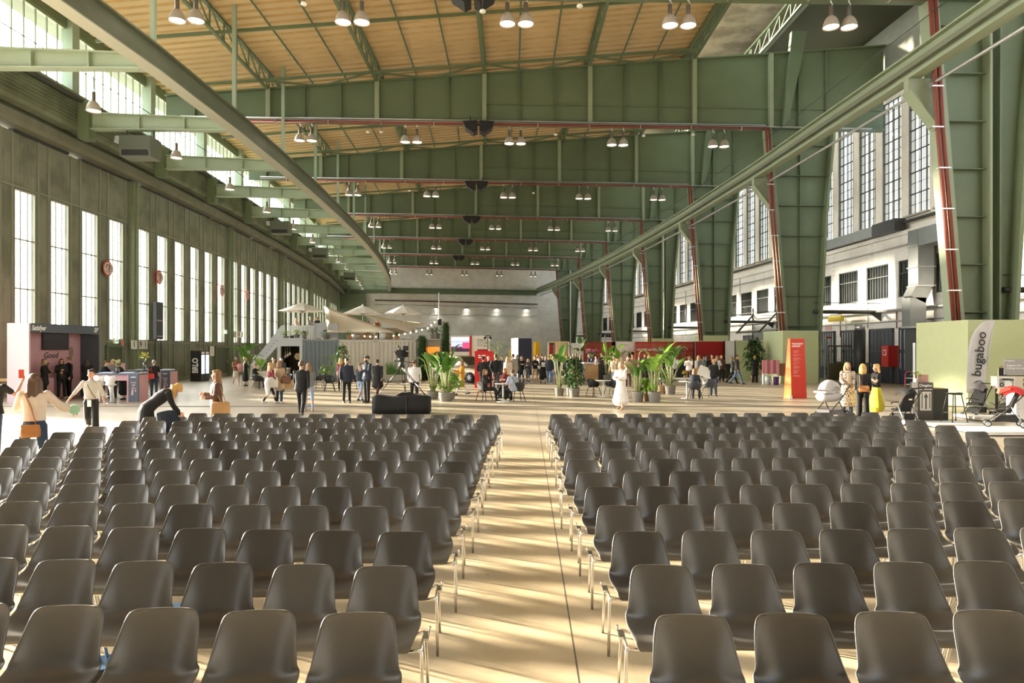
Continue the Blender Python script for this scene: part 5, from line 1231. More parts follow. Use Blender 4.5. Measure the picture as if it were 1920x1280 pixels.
def tub_meshes(m):
    n, k = 20, 7; vs = []
    for i in range(k):
        t = i/(k-1)
        for j in range(n+1):
            a = R(-128+256*j/n); top = .58+.21*max(0, math.cos(a*.72))**1.5; r = .20+.075*math.sin(t*PI/2)
            vs.append((r*1.05*math.sin(a), .03+r*math.cos(a), .44+(top-.44)*t**1.15))
    fs = [(i*(n+1)+j, i*(n+1)+j+1, (i+1)*(n+1)+j+1, (i+1)*(n+1)+j) for i in range(k-1) for j in range(n)]
    b = MB(); b.add(vs, fs, True); bk = evaluated(b.mesh('backrest', m), [('SOLIDIFY', dict(thickness=.018, offset=0))])
    b = MB(); b.lathe([(.001, .425), (.15, .43), (.22, .445), (.23, .46), (.2, .465), (.001, .455)], 22); st = b.mesh('seat', m)
    lg = []
    for sx in (-1, 1):
        for sy in (-1, 1):
            b = MB(); b.tube([(sx*.05, sy*.05, .425), (sx*.17, sy*.16, .41), (sx*.26, sy*.25, 0)], .016, 8); lg.append(b.mesh('leg', M_blk2))
    return bk, st, lg
TUB = {k: tub_meshes(m) for k, m in (('black', M_tubb), ('pale', M_tubw), ('navy', M_tubn))}
def tub(px, py, rz, k, lab):            # rz = 0 : chair looks towards the camera
    e = empty('tub_chair', P2(px, py), R(rz), lab, 'chair', 'cafe tub chairs'); bk, st, lg = TUB[k]
    link('backrest', bk, e); link('seat', st, e)
    for me in lg: link('leg', me, e)
    return e
tub(908, 751, 60, 'pale', 'pale tub chair under the seated woman in black'); tub(970, 752, -160, 'black', 'black tub chair under the seated woman in pale blue')
tub(1113, 743, 35, 'black', 'empty black tub chair left of the cafe table'); tub(1146, 742, -40, 'black', 'empty black tub chair right of the cafe table')
tub(1303, 748, 150, 'navy', 'dark navy tub chair under the seated person in navy'); tub(1329, 744, -150, 'navy', 'dark tub chair with pale rim right of the navy one')
tub(618, 733, 20, 'black', 'black tub chair alone before the blue grey container'); tub(486, 729, 150, 'black', 'dark tub chair beside the person reading on the left'); tub(536, 727, -20, 'black', 'dark tub chair half hidden behind the two women carrying bags'); tub(663, 731, 30, 'black', 'black tub chair half hidden behind the two men')
tub(598, 727, -60, 'black', 'black tub chair half hidden behind the walking woman in blue jeans')
# ------------------------------------------------------------------ red boards
def bars(parent, lines, x0, y, z0, dz, h, m):
    b = MB()
    for i, ls in enumerate(lines):
        x = x0
        for w in ls: b.box(x, x+w, y-.004, y, z0-i*dz, z0-i*dz+h); x += w+h*1.1
    return b.build('lettering', m, parent)
rnd = random.Random(9)
e = empty('info_board', (-2.05, 37.5, 0), 0, 'red upright board behind the group in black, beside the car', 'board')
b = MB(); b.box(0, 1.03, 0, .08, 0, 2.03); b.build('face_panel', M_red, e)
b = MB(); b.box(.14, .72, .1, .4, 0, 2.13); b.build('panel', mat('deep_red', (.33, .012, .012), .45), e)
bars(e, [[.12, .22], [.16, .12]], .2, 0, 1.75, .11, .06, M_letw)
e = empty('info_board', (12.05, 29.4, 0), R(2), 'tall tapering red board with small white lettering and an orange side', 'board')
b = MB(); b.prism_y([(0, 0), (.66, 0), (.55, 2.58), (-.06, 2.58)], 0, .02)
b.build('face_panel', mat('board_red', (.60, .030, .014), .45), e)
b = MB(); b.prism([(0, 0), (1, 0)], lambda x, y: (0, 0, 0), lambda x, y: (0, 0, 0)) if False else None
b = MB(); b.add([(-.0, .02, 0), (-.20, .32, 0), (-.20, .30, 0.02), (-.09, .10, 2.58), (-.06, .02, 2.58), (.0, .02, 0.02)], [(0, 1, 2, 3, 4)], False)
b = MB(); b.prism([(.02, 0), (.34, 0), (.10, 2.58), (.02, 2.58)], lambda y, z: (-.06*z/2.58-.0-y*.62, y, z), lambda y, z: (-.06*z/2.58+.04-y*.62, y, z)); b.build('side_panel', mat('board_orange', (.75, .40, .10), .5), e, fix=True)
b = MB(); b.prism([(.34, 0), (.36, 0), (.12, 2.58), (.10, 2.58)], lambda y, z: (-.06*z/2.58-y*.62, y, z), lambda y, z: (.66-.11*z/2.58-y*.2, y, z)); b.build('panel', M_red, e, fix=True)
text('lettering', "WE DON'T\nLUNCH?", .10, M_letw, e, (.0, -.003, 2.30), (R(90), 0, 0), 'LEFT', bold=.004)
bars(e, [[rnd.uniform(.12, .3), .04] if i not in (3, 6, 11, 14, 18, 23) else [.001] for i in range(26)], .06, 0, 2.05, .044, .012, mat('faint_lettering', (.85, .45, .38), .5))
b = MB(); b.box(-.12, .0, -.06, .0, 0, .12); b.build('foot_weight', M_white, e)
# ------------------------------------------------------------------ car
e = empty('car', ((866-960)/F*44, 44.6, 0), R(-38), 'champagne coloured estate car behind the banana plants', 'car')   # local +x = front
M_car = mat('champagne_car_paint', (.46, .36, .24), .3, .35, coat=.6); M_tyre = mat('tyre_rubber', (.015, .015, .015), .8); M_cargl = mat('car_glass', (.02, .025, .03), .05, spec=.9)
body = []
prof = [(-2.3, .5, .86, .80), (-2.28, .34, 1.0, .86), (-2.1, .3, 1.06, .92), (-1.4, .28, 1.08, .95), (0, .28, 1.07, .95), (1.2, .28, 1.02, .94), (1.9, .3, .93, .90), (2.25, .34, .82, .82), (2.35, .45, .7, .72)]
b = MB(); rs = []
for x, z0, z1, w in prof:
    rs.append([(x, -w*.92, z0), (x, -w, z0+.12), (x, -w*1.0, (z0+z1)/2), (x, -w*.96, z1-.06), (x, -w*.88, z1), (x, w*.88, z1), (x, w*.96, z1-.06), (x, w, (z0+z1)/2), (x, w, z0+.12), (x, w*.92, z0)])
b.rings(rs, True); me = evaluated(b.mesh('body', M_car), [('SUBSURF', dict(levels=1, render_levels=1))]); link('body', me, e)
b = MB(); rs = []
for x, z1, w0, w1 in ((-2.22, 1.10, .84, .82), (-1.95, 1.62, .86, .66), (-1.5, 1.70, .87, .68), (-.2, 1.72, .88, .70), (.35, 1.66, .88, .68), (1.15, 1.10, .87, .82)):
    rs.append([(x, -w0, 1.03), (x, -w1, z1), (x, w1, z1), (x, w0, 1.03)])
b.rings(rs, True, smooth=False); b.build('cabin', M_car, e)
for s in (-1, 1):
    for xa, xb, xc, xd in ((-1.9, -1.05, -1.05, -1.75), (-.98, -.05, -.05, -.98), (.02, .85, .38, .02)):
        b = MB(); f = lambda x, z: (x, s*(.885-(z-1.05)*.29), z); b.prism([(xa, 1.10), (xb, 1.10), (xc, 1.56), (xd, 1.56)], f, lambda x, z: (x, s*(.905-(z-1.05)*.29), z)); b.build('side_window', M_cargl, e, fix=True)
b = MB(); b.add([(-2.235, -.7, 1.14), (-2.235, .7, 1.14), (-2.0, .58, 1.58), (-2.0, -.58, 1.58)], [(0, 1, 2, 3)]); me = evaluated(b.mesh('rear_window', M_cargl), [('SOLIDIFY', dict(thickness=.05, offset=0))]); link('rear_window', me, e)
b = MB(); b.add([(1.17, -.75, 1.12), (1.17, .75, 1.12), (.42, .6, 1.62), (.42, -.6, 1.62)], [(0, 1, 2, 3)]); me = evaluated(b.mesh('windscreen', M_cargl), [('SOLIDIFY', dict(thickness=.05, offset=0))]); link('windscreen', me, e)
for x in (-1.45, 1.45):
    for s in (-1, 1):
        b = MB(); b.rings([[(x+r*math.cos(2*PI*k/22), s*y, .34+r*math.sin(2*PI*k/22)) for k in range(22)] for r, y in ((.2, .99), (.33, .985), (.345, .95), (.345, .78), (.32, .75))], True); w = b.build('wheel', M_tyre, e, fix=True)
        b = MB()
        for k in range(7): a = 2*PI*k/7; b.beam((x, s*1.0, .34), (x+.2*math.cos(a), s*1.0, .34+.2*math.sin(a)), .05, .02, (0, 1, 0))
        b.build('rim', M_alu, w)
for s in (-1, 1):
    b = MB(); b.box(-2.31, -2.2, s*.78-.12, s*.78+.12, .8, .95); b.build('tail_lamp', mat('tail_lamp_red', (.35, .01, .01), .2), e)
b = MB(); b.box(-2.2, 2.2, -.9, .9, .2, .34); b.build('underbody', M_black, e)
b = MB()
for z in (.55, .63, .71, .79, .87, .95):
    for s in (-1, 1): b.box(-1.0, 1.0, s*.955-.003, s*.955+.003, z, z+.012)
b.build('plank_wrap', mat('car_wrap_line', (.24, .16, .09), .5), e)
# ------------------------------------------------------------------ screen wall and pole light
def m_screen():
    m = mat('lit_screen_picture', (.02, .02, .02), .3); n, l, b = nodes_of(m)
    tc = n.new('ShaderNodeTexCoord'); sp = n.new('ShaderNodeSeparateXYZ'); l.new(tc.outputs['Generated'], sp.inputs[0])
    nz = n.new('ShaderNodeTexNoise'); nz.inputs['Scale'].default_value = 14; l.new(tc.outputs['Generated'], nz.inputs['Vector'])
    ad = n.new('ShaderNodeMath'); ad.operation = 'MULTIPLY_ADD'; l.new(nz.outputs['Fac'], ad.inputs[0]); ad.inputs[1].default_value = .35; l.new(sp.outputs['Z'], ad.inputs[2])
    rp = n.new('ShaderNodeValToRGB'); rp.color_ramp.interpolation = 'CONSTANT'; e = rp.color_ramp.elements
    e[0].position = 0; e[0].color = (.03, .01, .03, 1); e[1].position = .42; e[1].color = (.12, .04, .10, 1)
    for p, c in ((.52, (.50, .52, .72, 1)), (.86, (.30, .33, .42, 1)), (.92, (.62, .66, .80, 1))): q = e.new(p); q.color = c
    l.new(ad.outputs[0], rp.inputs[0]); l.new(rp.outputs[0], b.inputs['Emission Color']); b.inputs['Emission Strength'].default_value = 1.3
    return m
Y = 62.
x0, x1, x2 = (846-960)/F*Y, (880-960)/F*Y, (919-960)/F*Y
e = empty('screen_wall', (x0, Y, 0), 0, 'white exhibition wall with a lit picture screen and red stripe', 'exhibition wall')
b = MB(); b.box(-.15, x2-x0, .02, .3, 0, 3.35); b.build('wall_panel', M_signw, e)
b = MB(); b.box(0, x1-x0, -.04, .02, zp(659, Y), zp(632, Y)); b.build('screen', m_screen(), e)
b = MB(); b.box(x1-x0-.62, x1-x0, -.045, -.04, 2.2, 2.75); b.build('screen_banner', mat('screen_magenta', (.1, .01, .03), .3, emit=(.75, .08, .2), es=1.), e)
b = MB(); b.box(x1-x0+.02, x1-x0+.22, -.02, .02, 0, 3.35); b.build('stripe', M_red, e)
text('lettering', 'FEMALE\nFUTURE\nFORCE', .24, mat('grey_lettering', (.18, .18, .18), .5), e, (x1-x0+.72, .012, 2.72), FRONT, 'LEFT', bold=.004, spacing=1.15)
Y = 56.; e = empty('pole_light', ((914.5-960)/F*Y, Y, 0), 0, 'black light stand with two small floodlights in front of the white wall', 'light stand')
b = MB(); b.tube([(0, 0, 0), (0, 0, 3.25)], .03, 6); b.tube([(-.25, 0, 3.25), (.25, 0, 3.25)], .03, 6); b.build('stand', M_black, e)
for s in (-1, 1): b = MB(); b.prism_y([(s*.12, 3.22), (s*.34, 3.1), (s*.28, 2.92), (s*.08, 3.06)], -.1, .1); b.build('floodlight', M_black, e, fix=True)
b = MB()
for k in range(3): b.tube([(0, 0, .7), (.4*math.cos(2.1*k), .4*math.sin(2.1*k), 0)], .018, 5)
b.build('tripod_leg', M_black, e)
# ------------------------------------------------------------------ booths at the back
e = empty('display_tower', (.53, 57, 0), R(13), 'navy display tower with one bright white side', 'display tower')
b = MB(); b.box(0, 1.16, 0, .05, 0, 3.05); b.box(1.11, 1.16, .05, 2.6, 0, 3.05); b.build('face_panel', mat('deep_navy', (.012, .018, .055), .5), e)
b = MB(); b.box(-.02, .0, 0, 2.6, 0, 3.05); b.box(0, 1.11, 2.55, 2.6, 0, 3.05); b.build('side_panel', mat('lavender_white', (.74, .70, .78), .5), e)
b = MB(); b.box(-.02, 1.16, 0, 2.6, 3.05, 3.07); b.build('top_panel', M_white, e)
def panel(nm, px0, px1, py, Y, m, lab, cat='panel', th=.1, base=0, group=None):
    xa, xb = (px0-960)/F*Y, (px1-960)/F*Y; e = empty(nm, (xa, Y, 0), 0, lab, cat, group)
    b = MB(); b.box(0, xb-xa, 0, th, base, zp(py, Y)); b.build('face_panel', m, e)
    b = MB(); b.box(0, .05, -.02, th+.02, 0, zp(py, Y)+.02); b.box(xb-xa-.05, xb-xa, -.02, th+.02, 0, zp(py, Y)+.02); b.build('post', M_alu if m is not M_yel else M_yel, e)
    return e
panel('display_wall', 1000, 1004, 641, 63, M_yel, 'narrow yellow strip panel beside the navy tower'); panel('display_wall', 1004.5, 1012.5, 641, 62, M_yel, 'yellow panel right of the navy tower')
panel('display_wall', 953, 959, 655, 64, mat('lime_yellow', (.5, .45, .05), .5), 'lime yellow panel left of the navy tower')
Y = 66.; xa, xb = (1028-960)/F*Y, (1069-960)/F*Y
e = empty('picture_booth', (xa, Y, 0), 0, 'open timber framed booth with pictures behind the crowd', 'booth')
b = MB(); b.box(0, xb-xa, 1.5, 1.6, 0, 2.9); b.box(xb-xa-.06, xb-xa, 0, 1.5, 0, 2.9); b.build('wall_panel', mat('booth_grey', (.42, .41, .38), .6), e)
b = MB()
for x in (0, .78, xb-xa-.09): b.box(x, x+.09, 0, .09, 0, 2.9)
b.box(0, xb-xa, 0, .09, 2.8, 2.9); b.build('frame', mat('pine', (.62, .45, .22), .6), e)
b = MB(); b.box(.85, .95, .05, .1, 0, 2.8); b.box(1.5, 1.75, 1.4, 1.5, 1.2, 2.7); b.build('strip', M_yel, e)
b = MB(); b.box(.12, .7, 1.44, 1.5, 1.4, 2.75); b.build('picture', M_dark, e)
e = panel('info_board', 1029, 1038.5, 646, 60, M_red, 'small red board in front of the timber framed booth', 'board')
panel('display_wall', 1070, 1094, 643, 63, M_white, 'white exhibition panel behind the crowd in the middle')
def slat_wall(px0, px1, py, Y, m, lab, rows, cols, txt=None, pale=None):
    xa, xb = (px0-960)/F*Y, (px1-960)/F*Y; h = zp(py, Y); L = xb-xa; e = empty('slatted_wall', (xa, Y, 0), 0, lab, 'slatted wall')
    b = MB(); b.box(0, L, .05, .10, 0, h); b.build('back_panel', m, e)
    b = MB()
    for j in range(cols+1): x = (L-.06)*j/cols; b.box(x, x+.06, 0, .05, 0, h)
    b.box(0, L, 0, .05, h-.06, h); b.build('frame', m, e)
    b = MB()
    for i in range(rows):
        z = .1+(h-.2)*i/rows
        if txt and abs(z-2.05) < .14: continue
        b.box(.03, L-.03, .03, .05, z, z+(h-.2)/rows*.45)
    b.build('slats', pale or m, e)
    if txt: text('lettering', txt, .22, M_letw, e, (.1, -.004, 2.08), FRONT, 'LEFT', bold=.010, sx=.94)
    return e
slat_wall(1191, 1302, 640.5, 52, mat('vivid_red', (.50, .045, .03), .45), 'red slatted wall with a line of white capitals behind the plants', 26, 8, 'WE KEEP AN EYE ON IT. PROMISE.', mat('pale_red_slat', (.62, .17, .13), .5))
slat_wall(1093, 1153, 641, 63, mat('brick_red', (.30, .045, .03), .5), 'dark red slatted wall behind the pink flowers', 18, 6, None, mat('dull_red_slat', (.36, .09, .06), .5))
panel('display_wall', 1302.5, 1359, 640, 51.5, mat('crimson', (.36, .008, .012), .4), 'plain crimson wall to the right of the slatted wall', th=.3)
panel('display_wall', 1359, 1379, 639, 51.2, M_white, 'bright white wall end beside the crimson wall', th=.3)
panel('display_wall', 1379, 1433, 638, 46.7, M_box, 'pale green wall between the white wall and the column box', th=.2)
e = panel('display_wall', 1154, 1190, 640, 54, M_white, 'white booth wall left of the red slatted wall', th=2.0)
b = MB(); xa = (1154-960)/F*54
for x0, x1 in ((.1, .38), (.95, 1.5)): b.box(x0, x1, -.33, -.03, 1.45, 1.95)
one('air_conditioner', b, M_cond, (xa, 54, 0), 0, 'grey air conditioning unit on the white booth wall', 'air conditioner')
b = MB()
for x0, x1 in ((.13, .23), (.26, .35), (.98, 1.15), (1.2, 1.4)): b.box(x0, x1, -.34, -.33, 1.5, 1.9)
o = one('grille', b, M_black, (0, 0, 0)); o.parent = bpy.data.objects['air_conditioner']
b = MB(); b.box(0, 1.6, 0, .75, 0, 1.0); e = empty('counter', (14.35, 49.6, 0), 0, 'black counter with people in front of the crimson wall', 'counter'); b.build('face_panel', M_blk2, e)
b = MB(); b.box(-.05, 1.65, -.05, .8, 1.0, 1.06); b.build('top', M_blk2, e)
# timber counter with flowers
Y = 46.; xa, xm, xb = (1097-960)/F*Y, (1122-960)/F*Y, (1141-960)/F*Y
e = empty('timber_counter', (xa, Y, 0), 0, 'counter with a warm plank front and pale stone top in the middle', 'counter')
def m_plank():
    m = m_board('warm_oak_planks', (.58, .36, .17), .2, axis='X', stain=(.6, .5, .4)); return m
M_oak = m_plank()
b = MB(); b.box(0, xm-xa, 0, .06, .06, 1.10); b.build('boards', M_oak, e)
b = MB(); b.box(xm-xa, xb-xa, .0, .06, 0, 1.12); b.box(0, .05, .06, 1.5, 0, 1.1); b.box(xb-xa-.05, xb-xa, .06, 1.5, 0, 1.1); b.build('side_panel', M_blk2, e)
b = MB(); b.box(-.1, xm-xa, -.08, 1.5, 1.14, 1.22); b.build('top', M_signw, e)
bouquet('flower_vase', (xa+.5, Y+.3, 1.22), 'blue vase of large pink flowers on the timber counter', .3, [mat('flower_pink', (.70, .10, .26), .5), mat('flower_coral', (.75, .22, .18), .5), mat('flower_violet', (.32, .08, .38), .5)], .42, .55, 34, M_leaf, vase=mat('blue_vase', (.02, .05, .22), .3), seed=5)
bouquet('flower_vase', ((1283-960)/F*50, 50.9, 1.15), 'magenta and violet flowers in front of the red slatted wall', .3, [mat('flower_violet'), mat('flower_magenta', (.50, .03, .22), .5)], .4, .75, 26, M_leaf, vase=M_black, seed=6)
b = MB(); b.box(-.6, .6, 0, .6, 0, 1.14); one('pedestal', b, M_blk2, ((1283-960)/F*50, 50.6, 0), 0, 'black pedestal under the magenta flowers', 'pedestal')
Y = 58; e = empty('pole_light', ((1135.5-960)/F*Y, Y, 0), 0, 'light stand with a cluster of black floodlights near the dark red wall', 'light stand')
b = MB(); b.tube([(0, 0, 0), (0, 0, 3.4)], .035, 6); b.build('stand', M_alu, e)
for k in range(5): a = 2*PI*k/5; b = MB(); b.lathe([(.03, .12), (.16, .05), (.18, -.1), (.01, -.1)], 10, (.32*math.cos(a), .32*math.sin(a), 3.25+.14*(k % 2))); b.build('floodlight', M_black, e)
b = MB()
for k in range(3): b.tube([(0, 0, .7), (.45*math.cos(2.1*k), .45*math.sin(2.1*k), 0)], .018, 5)
b.build('tripod_leg', M_black, e)
# low benches with cushions and baskets behind the plants
e = empty('bench', (*fl(1275, 722), 0), 0, 'low white bench behind the spreading banana plant', 'bench')
b = MB(); b.box(-1.2, 1.6, -.3, .3, .36, .44); b.build('seat', M_white, e)
for x in (-1.1, 1.4): b = MB(); b.box(x, x+.1, -.25, .25, 0, .36); b.build('leg', M_white, e)
bouquet('flower_vase', (*fl(1284, 722)[:1], fl(1284, 722)[1], .44), 'small orange and yellow flowers on the low white bench', .14, [mat('flower_orange', (.75, .25, .05), .5), mat('flower_yellow')], .16, .2, 12, M_leafl, vase=M_potb, seed=8)
# things beside the pale green box
e = empty('cloth_stand', (*fl(1445, 719.6), 0), R(-6), 'white stand draped with pink striped cloth by the green box', 'stand')
M_stripe = mat('pink_striped_cloth', (.72, .30, .32), .7); n, l, bb = nodes_of(M_stripe)
tc = n.new('ShaderNodeTexCoord'); wv = n.new('ShaderNodeTexWave'); wv.inputs['Scale'].default_value = .9; wv.bands_direction = 'X'; l.new(tc.outputs['Object'], wv.inputs['Vector'])
rp = n.new('ShaderNodeValToRGB'); rp.color_ramp.interpolation = 'CONSTANT'; q = rp.color_ramp.elements; q[0].color = (.70, .34, .36, 1); q[1].position = .5; q[1].color = (.52, .12, .16, 1); l.new(wv.outputs['Fac'], rp.inputs[0]); l.new(rp.outputs[0], bb.inputs['Base Color'])
b = MB(); b.box(-.46, .46, -.22, .22, .62, 1.46); b.build('cloth', M_stripe, e)
for x in (-.45, .40): b = MB(); b.box(x, x+.05, -.2, .2, 0, .62); b.build('leg', M_white, e)
b = MB(); b.box(.46, .9, .1, .2, .5, 1.25); one('wood_panel', b, mat('brown_board', (.35, .16, .07), .6), (*fl(1445, 719.6), 0), R(-6), 'brown board leaning on the pale green box', 'board')
for i, (px, py, w, h, m, lab) in enumerate(((1429, 718, .34, .5, mat('frosted_plastic', (.55, .58, .54), .3), 'left frosted plastic crate by the pale green box'), (1440, 720.5, .26, .48, mat('frosted_plastic'), 'right frosted plastic crate by the pale green box'), (1455, 721.5, .24, .46, mat('purple_carton', (.09, .02, .16), .5), 'purple carton in front of the striped cloth stand'),
                                            (1447, 722.5, .10, .26, M_signw, 'small white carton beside the purple carton'))):
    e = empty('crate' if i < 2 else 'carton', (*fl(px, py), 0), R(4*i), lab, 'box', 'boxes beside the green column box')
    b = MB(); b.lathe([(w*.9*.75, 0), (w*.75, h)], 4); b.build('body', m, e)
    b = MB(); b.lathe([(w*.78, h), (w*.78, h+.03), (.001, h+.031)], 4); b.build('lid', mat('mint_lid', (.35, .5, .42), .4) if i < 2 else m, e)
# ------------------------------------------------------------------ tripod with video camera on a black case
Y = 22.6; e = empty('camera_case', ((754-960)/F*Y, Y, 0), R(2), 'big soft black equipment case behind the last row', 'case')
b = MB(); w = .93
rs = []
for x in [-w+2*w*i/14 for i in range(15)]:
    q = 1 if abs(x) < w*.93 else .93; h = .60+.03*math.sin(x*5)
    rs.append([(x, -.38*q, .02), (x, -.40*q, .2), (x, -.39*q, h*q-.06), (x, -.30*q, h*q), (x, .30*q, h*q), (x, .39*q, h*q-.06), (x, .4*q, .2), (x, .38*q, .02)])
b.rings(rs, True); b.build('case_body', mat('black_cloth', (.003, .003, .0035), .75), e)
b = MB(); b.box(-.012+.18, .012+.18, -.415, -.39, .05, .58); b.build('zip', mat('zip_grey', (.05, .05, .05), .5), e)
b = MB(); b.prism_y([(-.18, .60), (.45, .60), (.2, .70), (0, .70)], -.25, .25); b.build('folded_flap', mat('black_cloth'), e)
def rp_(px, py, Y): return at(px, py, Y)
ct = at(753, 683, 23.2); e = empty('camera_tripod', (ct.x, 23.2, 0), 0, 'tall black video tripod with pan handles standing around the case', 'tripod')
M_tri = mat('tripod_dark', (.05, .045, .04), .4, .4)
feet = [at(708, 742, 22.85), at(800, 744, 22.6), at(761, 740, 24.1)]
for f in feet:
    p0, p1 = Vector((0, 0, ct.z-.06)), Vector((f.x-ct.x, f.y-23.2, f.z)); p1.z = max(.05, min(p1.z, .66)); d = p1-p0; s = d.cross(Vector((0, 0, 1))).normalized()*.045; lo = p0+d*1.0
    g = MB()
    for k in (-1, 1): g.tube([p0+s*k, p0+d*.55+s*k*.8], .014, 6); g.tube([p0+d*.5+s*k*.45, lo+s*k*.2], .012, 6)
    g.box(*[c for q in zip(p0+d*.53-Vector((.05, .03, .03)), p0+d*.53+Vector((.05, .03, .03))) for c in q]); lg = g.build('leg', M_tri, e)
    g = MB(); g.tube([lo, (lo.x, lo.y, .0 if lo.z < .3 else lo.z-.04)], .02, 6); g.build('foot', M_black, lg)
    g = MB(); g.tube([p0+d*.55, p0+d*.56+Vector((0, 0, -.3))*0+(Vector((0, 0, p0.z+d.z*.6))-p0-d*.55)*.9], .008, 5); g.build('spreader', M_tri, e)
b = MB(); b.lathe([(.10, -.1), (.11, -.02), (.07, .02), (.07, .12), (.10, .15), (.10, .22)], 16, (0, 0, ct.z)); b.build('head', M_blk2, e)
for px, py in ((738, 676), (776, 680)): q = at(px, py, 22.9); b = MB(); b.tube([(0, 0, ct.z+.1), (q.x-ct.x, -.3, q.z)], .016, 6); b.build('pan_handle', M_blk2, e)
v = empty('video_camera', (ct.x, 23.2, ct.z+.23), 0, 'black professional video camera with hood and monitor on the tripod', 'video camera')
b = MB(); b.box(-.12, .12, -.22, .22, 0, .05); b.box(-.10, .10, -.18, .30, .05, .27); b.build('camera_body', M_blk2, v)
b = MB(); b.rings([[(-.02+r*math.cos(2*PI*k/16), y, .16+r*math.sin(2*PI*k/16)) for k in range(16)] for r, y in ((.06, -.18), (.07, -.3), (.085, -.31), (.085, -.42), (.11, -.5))], True); b.build('lens', M_black, v, fix=True)
b = MB(); b.box(.06, .24, -.1, -.06, .24, .40); b.box(.1, .13, -.08, .0, .2, .3); b.build('monitor', M_black, v)
b = MB(); b.box(.10, .22, -.05, .12, .02, .2); b.build('battery', M_black, v)
b = MB(); b.tube([(-.06, -.1, .27), (-.06, -.1, .34), (-.06, .15, .34), (-.06, .15, .27)], .014, 6); b.build('top_handle', M_black, v)
b = MB(); b.tube([(-.10, -.16, .12), (-.22, -.2, .2), (-.24, -.2, .28)], .012, 6); b.tube([(-.1, 0, .1), (-.24, -.05, -.1), (-.2, 0, -.22)], .01, 6); b.ell((-.1, -.1, .38), .04, .08, .04, 10, 6); b.build('cable', M_black, v)
# ------------------------------------------------------------------ right hand stand: counter, flag, push chairs
Y = 19.6; xa = (1721-960)/F*Y; xb = (1747-960)/F*Y
e = empty('stand_counter', (xa, Y, 0), R(-4), 'dark grey upright counter with a white arrow poster', 'counter'); w = .42
M_dg = mat('dark_warm_grey', (.075, .068, .06), .5)
b = MB(); b.box(0, w, 0, .45, 0, 1.16); b.build('cabinet_block', M_dg, e)
b = MB(); b.box(w, w+.5, .15, .8, 0, .97); b.build('cabinet_block', mat('black_green', (.022, .024, .016), .5), e)
b = MB(); b.box(w+.12, w+.5, .15, .8, .97, .985); b.build('tray', mat('wood_tray', (.30, .14, .06), .5), e)
b = MB(); b.box(.06, .37, -.006, 0, .36, .90); b.build('poster', M_signw, e)
M_pr = mat('poster_grey', (.10, .09, .08), .5)
b = MB(); b.prism_y([(.20, .40), (.24, .40), (.24, .73), (.285, .73), (.22, .86), (.155, .73), (.20, .73)], -.010, -.006); b.build('arrow_symbol', M_pr, e)
b = MB(); b.box(.10, .125, -.010, -.006, .42, .86); b.box(.315, .34, -.010, -.006, .42, .86); b.build('bar_symbol', M_pr, e)
text('lettering', 'bugaboo', .085, M_letw, e, (.13, -.004, 1.075), FRONT, 'LEFT', bold=.002, sx=.9)
def ring(par, nm, c, r, wd, m, y=-.006, n=28, rot=None):
    b = MB(); vs = []
    for rr in (r-wd/2, r+wd/2):
        for yy in (y, y+.004): vs += [(c[0]+rr*math.cos(2*PI*k/n), yy, c[1]+rr*math.sin(2*PI*k/n)) for k in range(n)]
    fs = []
    for k in range(n):
        j = (k+1) % n; fs += [(k, j, 2*n+j, 2*n+k), (n+k, 3*n+k, 3*n+j, n+j), (k, n+k, n+j, j), (2*n+k, 2*n+j, 3*n+j, 3*n+k)]
    b.add(vs, fs, False); return b.build(nm, m, par)
ring(e, 'emblem', (.08, 1.08), .035, .012, M_letw)
text('lettering', 'stroller service station', .046, M_letw, e, (.21, -.004, .97), FRONT, bold=.0015, sx=.9)
bushy((xa+.07, Y+.2, 1.162), .06, .11, .3, .12, 26, 'little succulent in a white pot on the dark counter', 41, M_leafl, M_potw, .1, 'desk_plant')
b = MB(); b.box(-.14, .14, -.05, .05, 0, .22); one('picture_block', b, mat('pink_picture', (.55, .30, .27), .5), (xa+.28, Y+.25, 1.162), R(-12), 'small pink picture block on the dark counter', 'picture')
b = MB(); b.lathe([(.035, 0), (.04, .12), (.03, .12)], 12); one('drinking_cup', b, mat('green_glass', (.25, .38, .08), .2), (xa+.62, Y+.35, .988), 0, 'small green tumbler on the lower black counter', 'cup')
# platforms
def plinth(px0, px1, py, d, lab):
    xa_, Y = fl(px0, py); xb_, _ = fl(px1, py); e = empty('display_plinth', (xa_, Y, 0), 0, lab, 'platform', 'low white display platforms')
    b = MB(); b.box(0, xb_-xa_, 0, d, .03, .11); b.build('top_board', M_white, e)
    b = MB(); b.box(.06, xb_-xa_-.06, .05, d-.05, 0, .03); b.build('recessed_base', M_black, e); return Y
plinth(1758, 1853, 803, 1.0, 'low white platform under the black stool'); plinth(1846, 1985, 818, 1.3, 'low white platform under the red push chair'); plinth(1840, 1990, 790, 1.3, 'low white platform at the back under the grey push chair')
# stool
sx_, sy_ = fl(1789, 798); e = empty('counter_stool', (sx_, sy_, .11), R(10), 'black counter stool with a scooped seat on the white platform', 'stool')
b = MB(); b.ell((0, 0, .80), .23, .19, .055, 20, 10); me = b.mesh('seat', M_blk2)
for v_ in me.vertices:
    if v_.co.z > .80: v_.co.z -= .05*(1-(v_.co.x/.23)**2)
link('seat', me, e)
for x in (-1, 1):
    for y in (-1, 1): b = MB(); b.tube([(x*.09, y*.08, .77), (x*.13, y*.11, .75), (x*.24, y*.2, 0)], .014, 8); b.build('leg', M_tri, e)
b = MB(); b.tube([(-.20, -.17, .25), (.20, -.17, .25)], .008, 6); b.tube([(-.20, .17, .25), (.20, .17, .25)], .008, 6); b.build('footrest', M_alu, e)
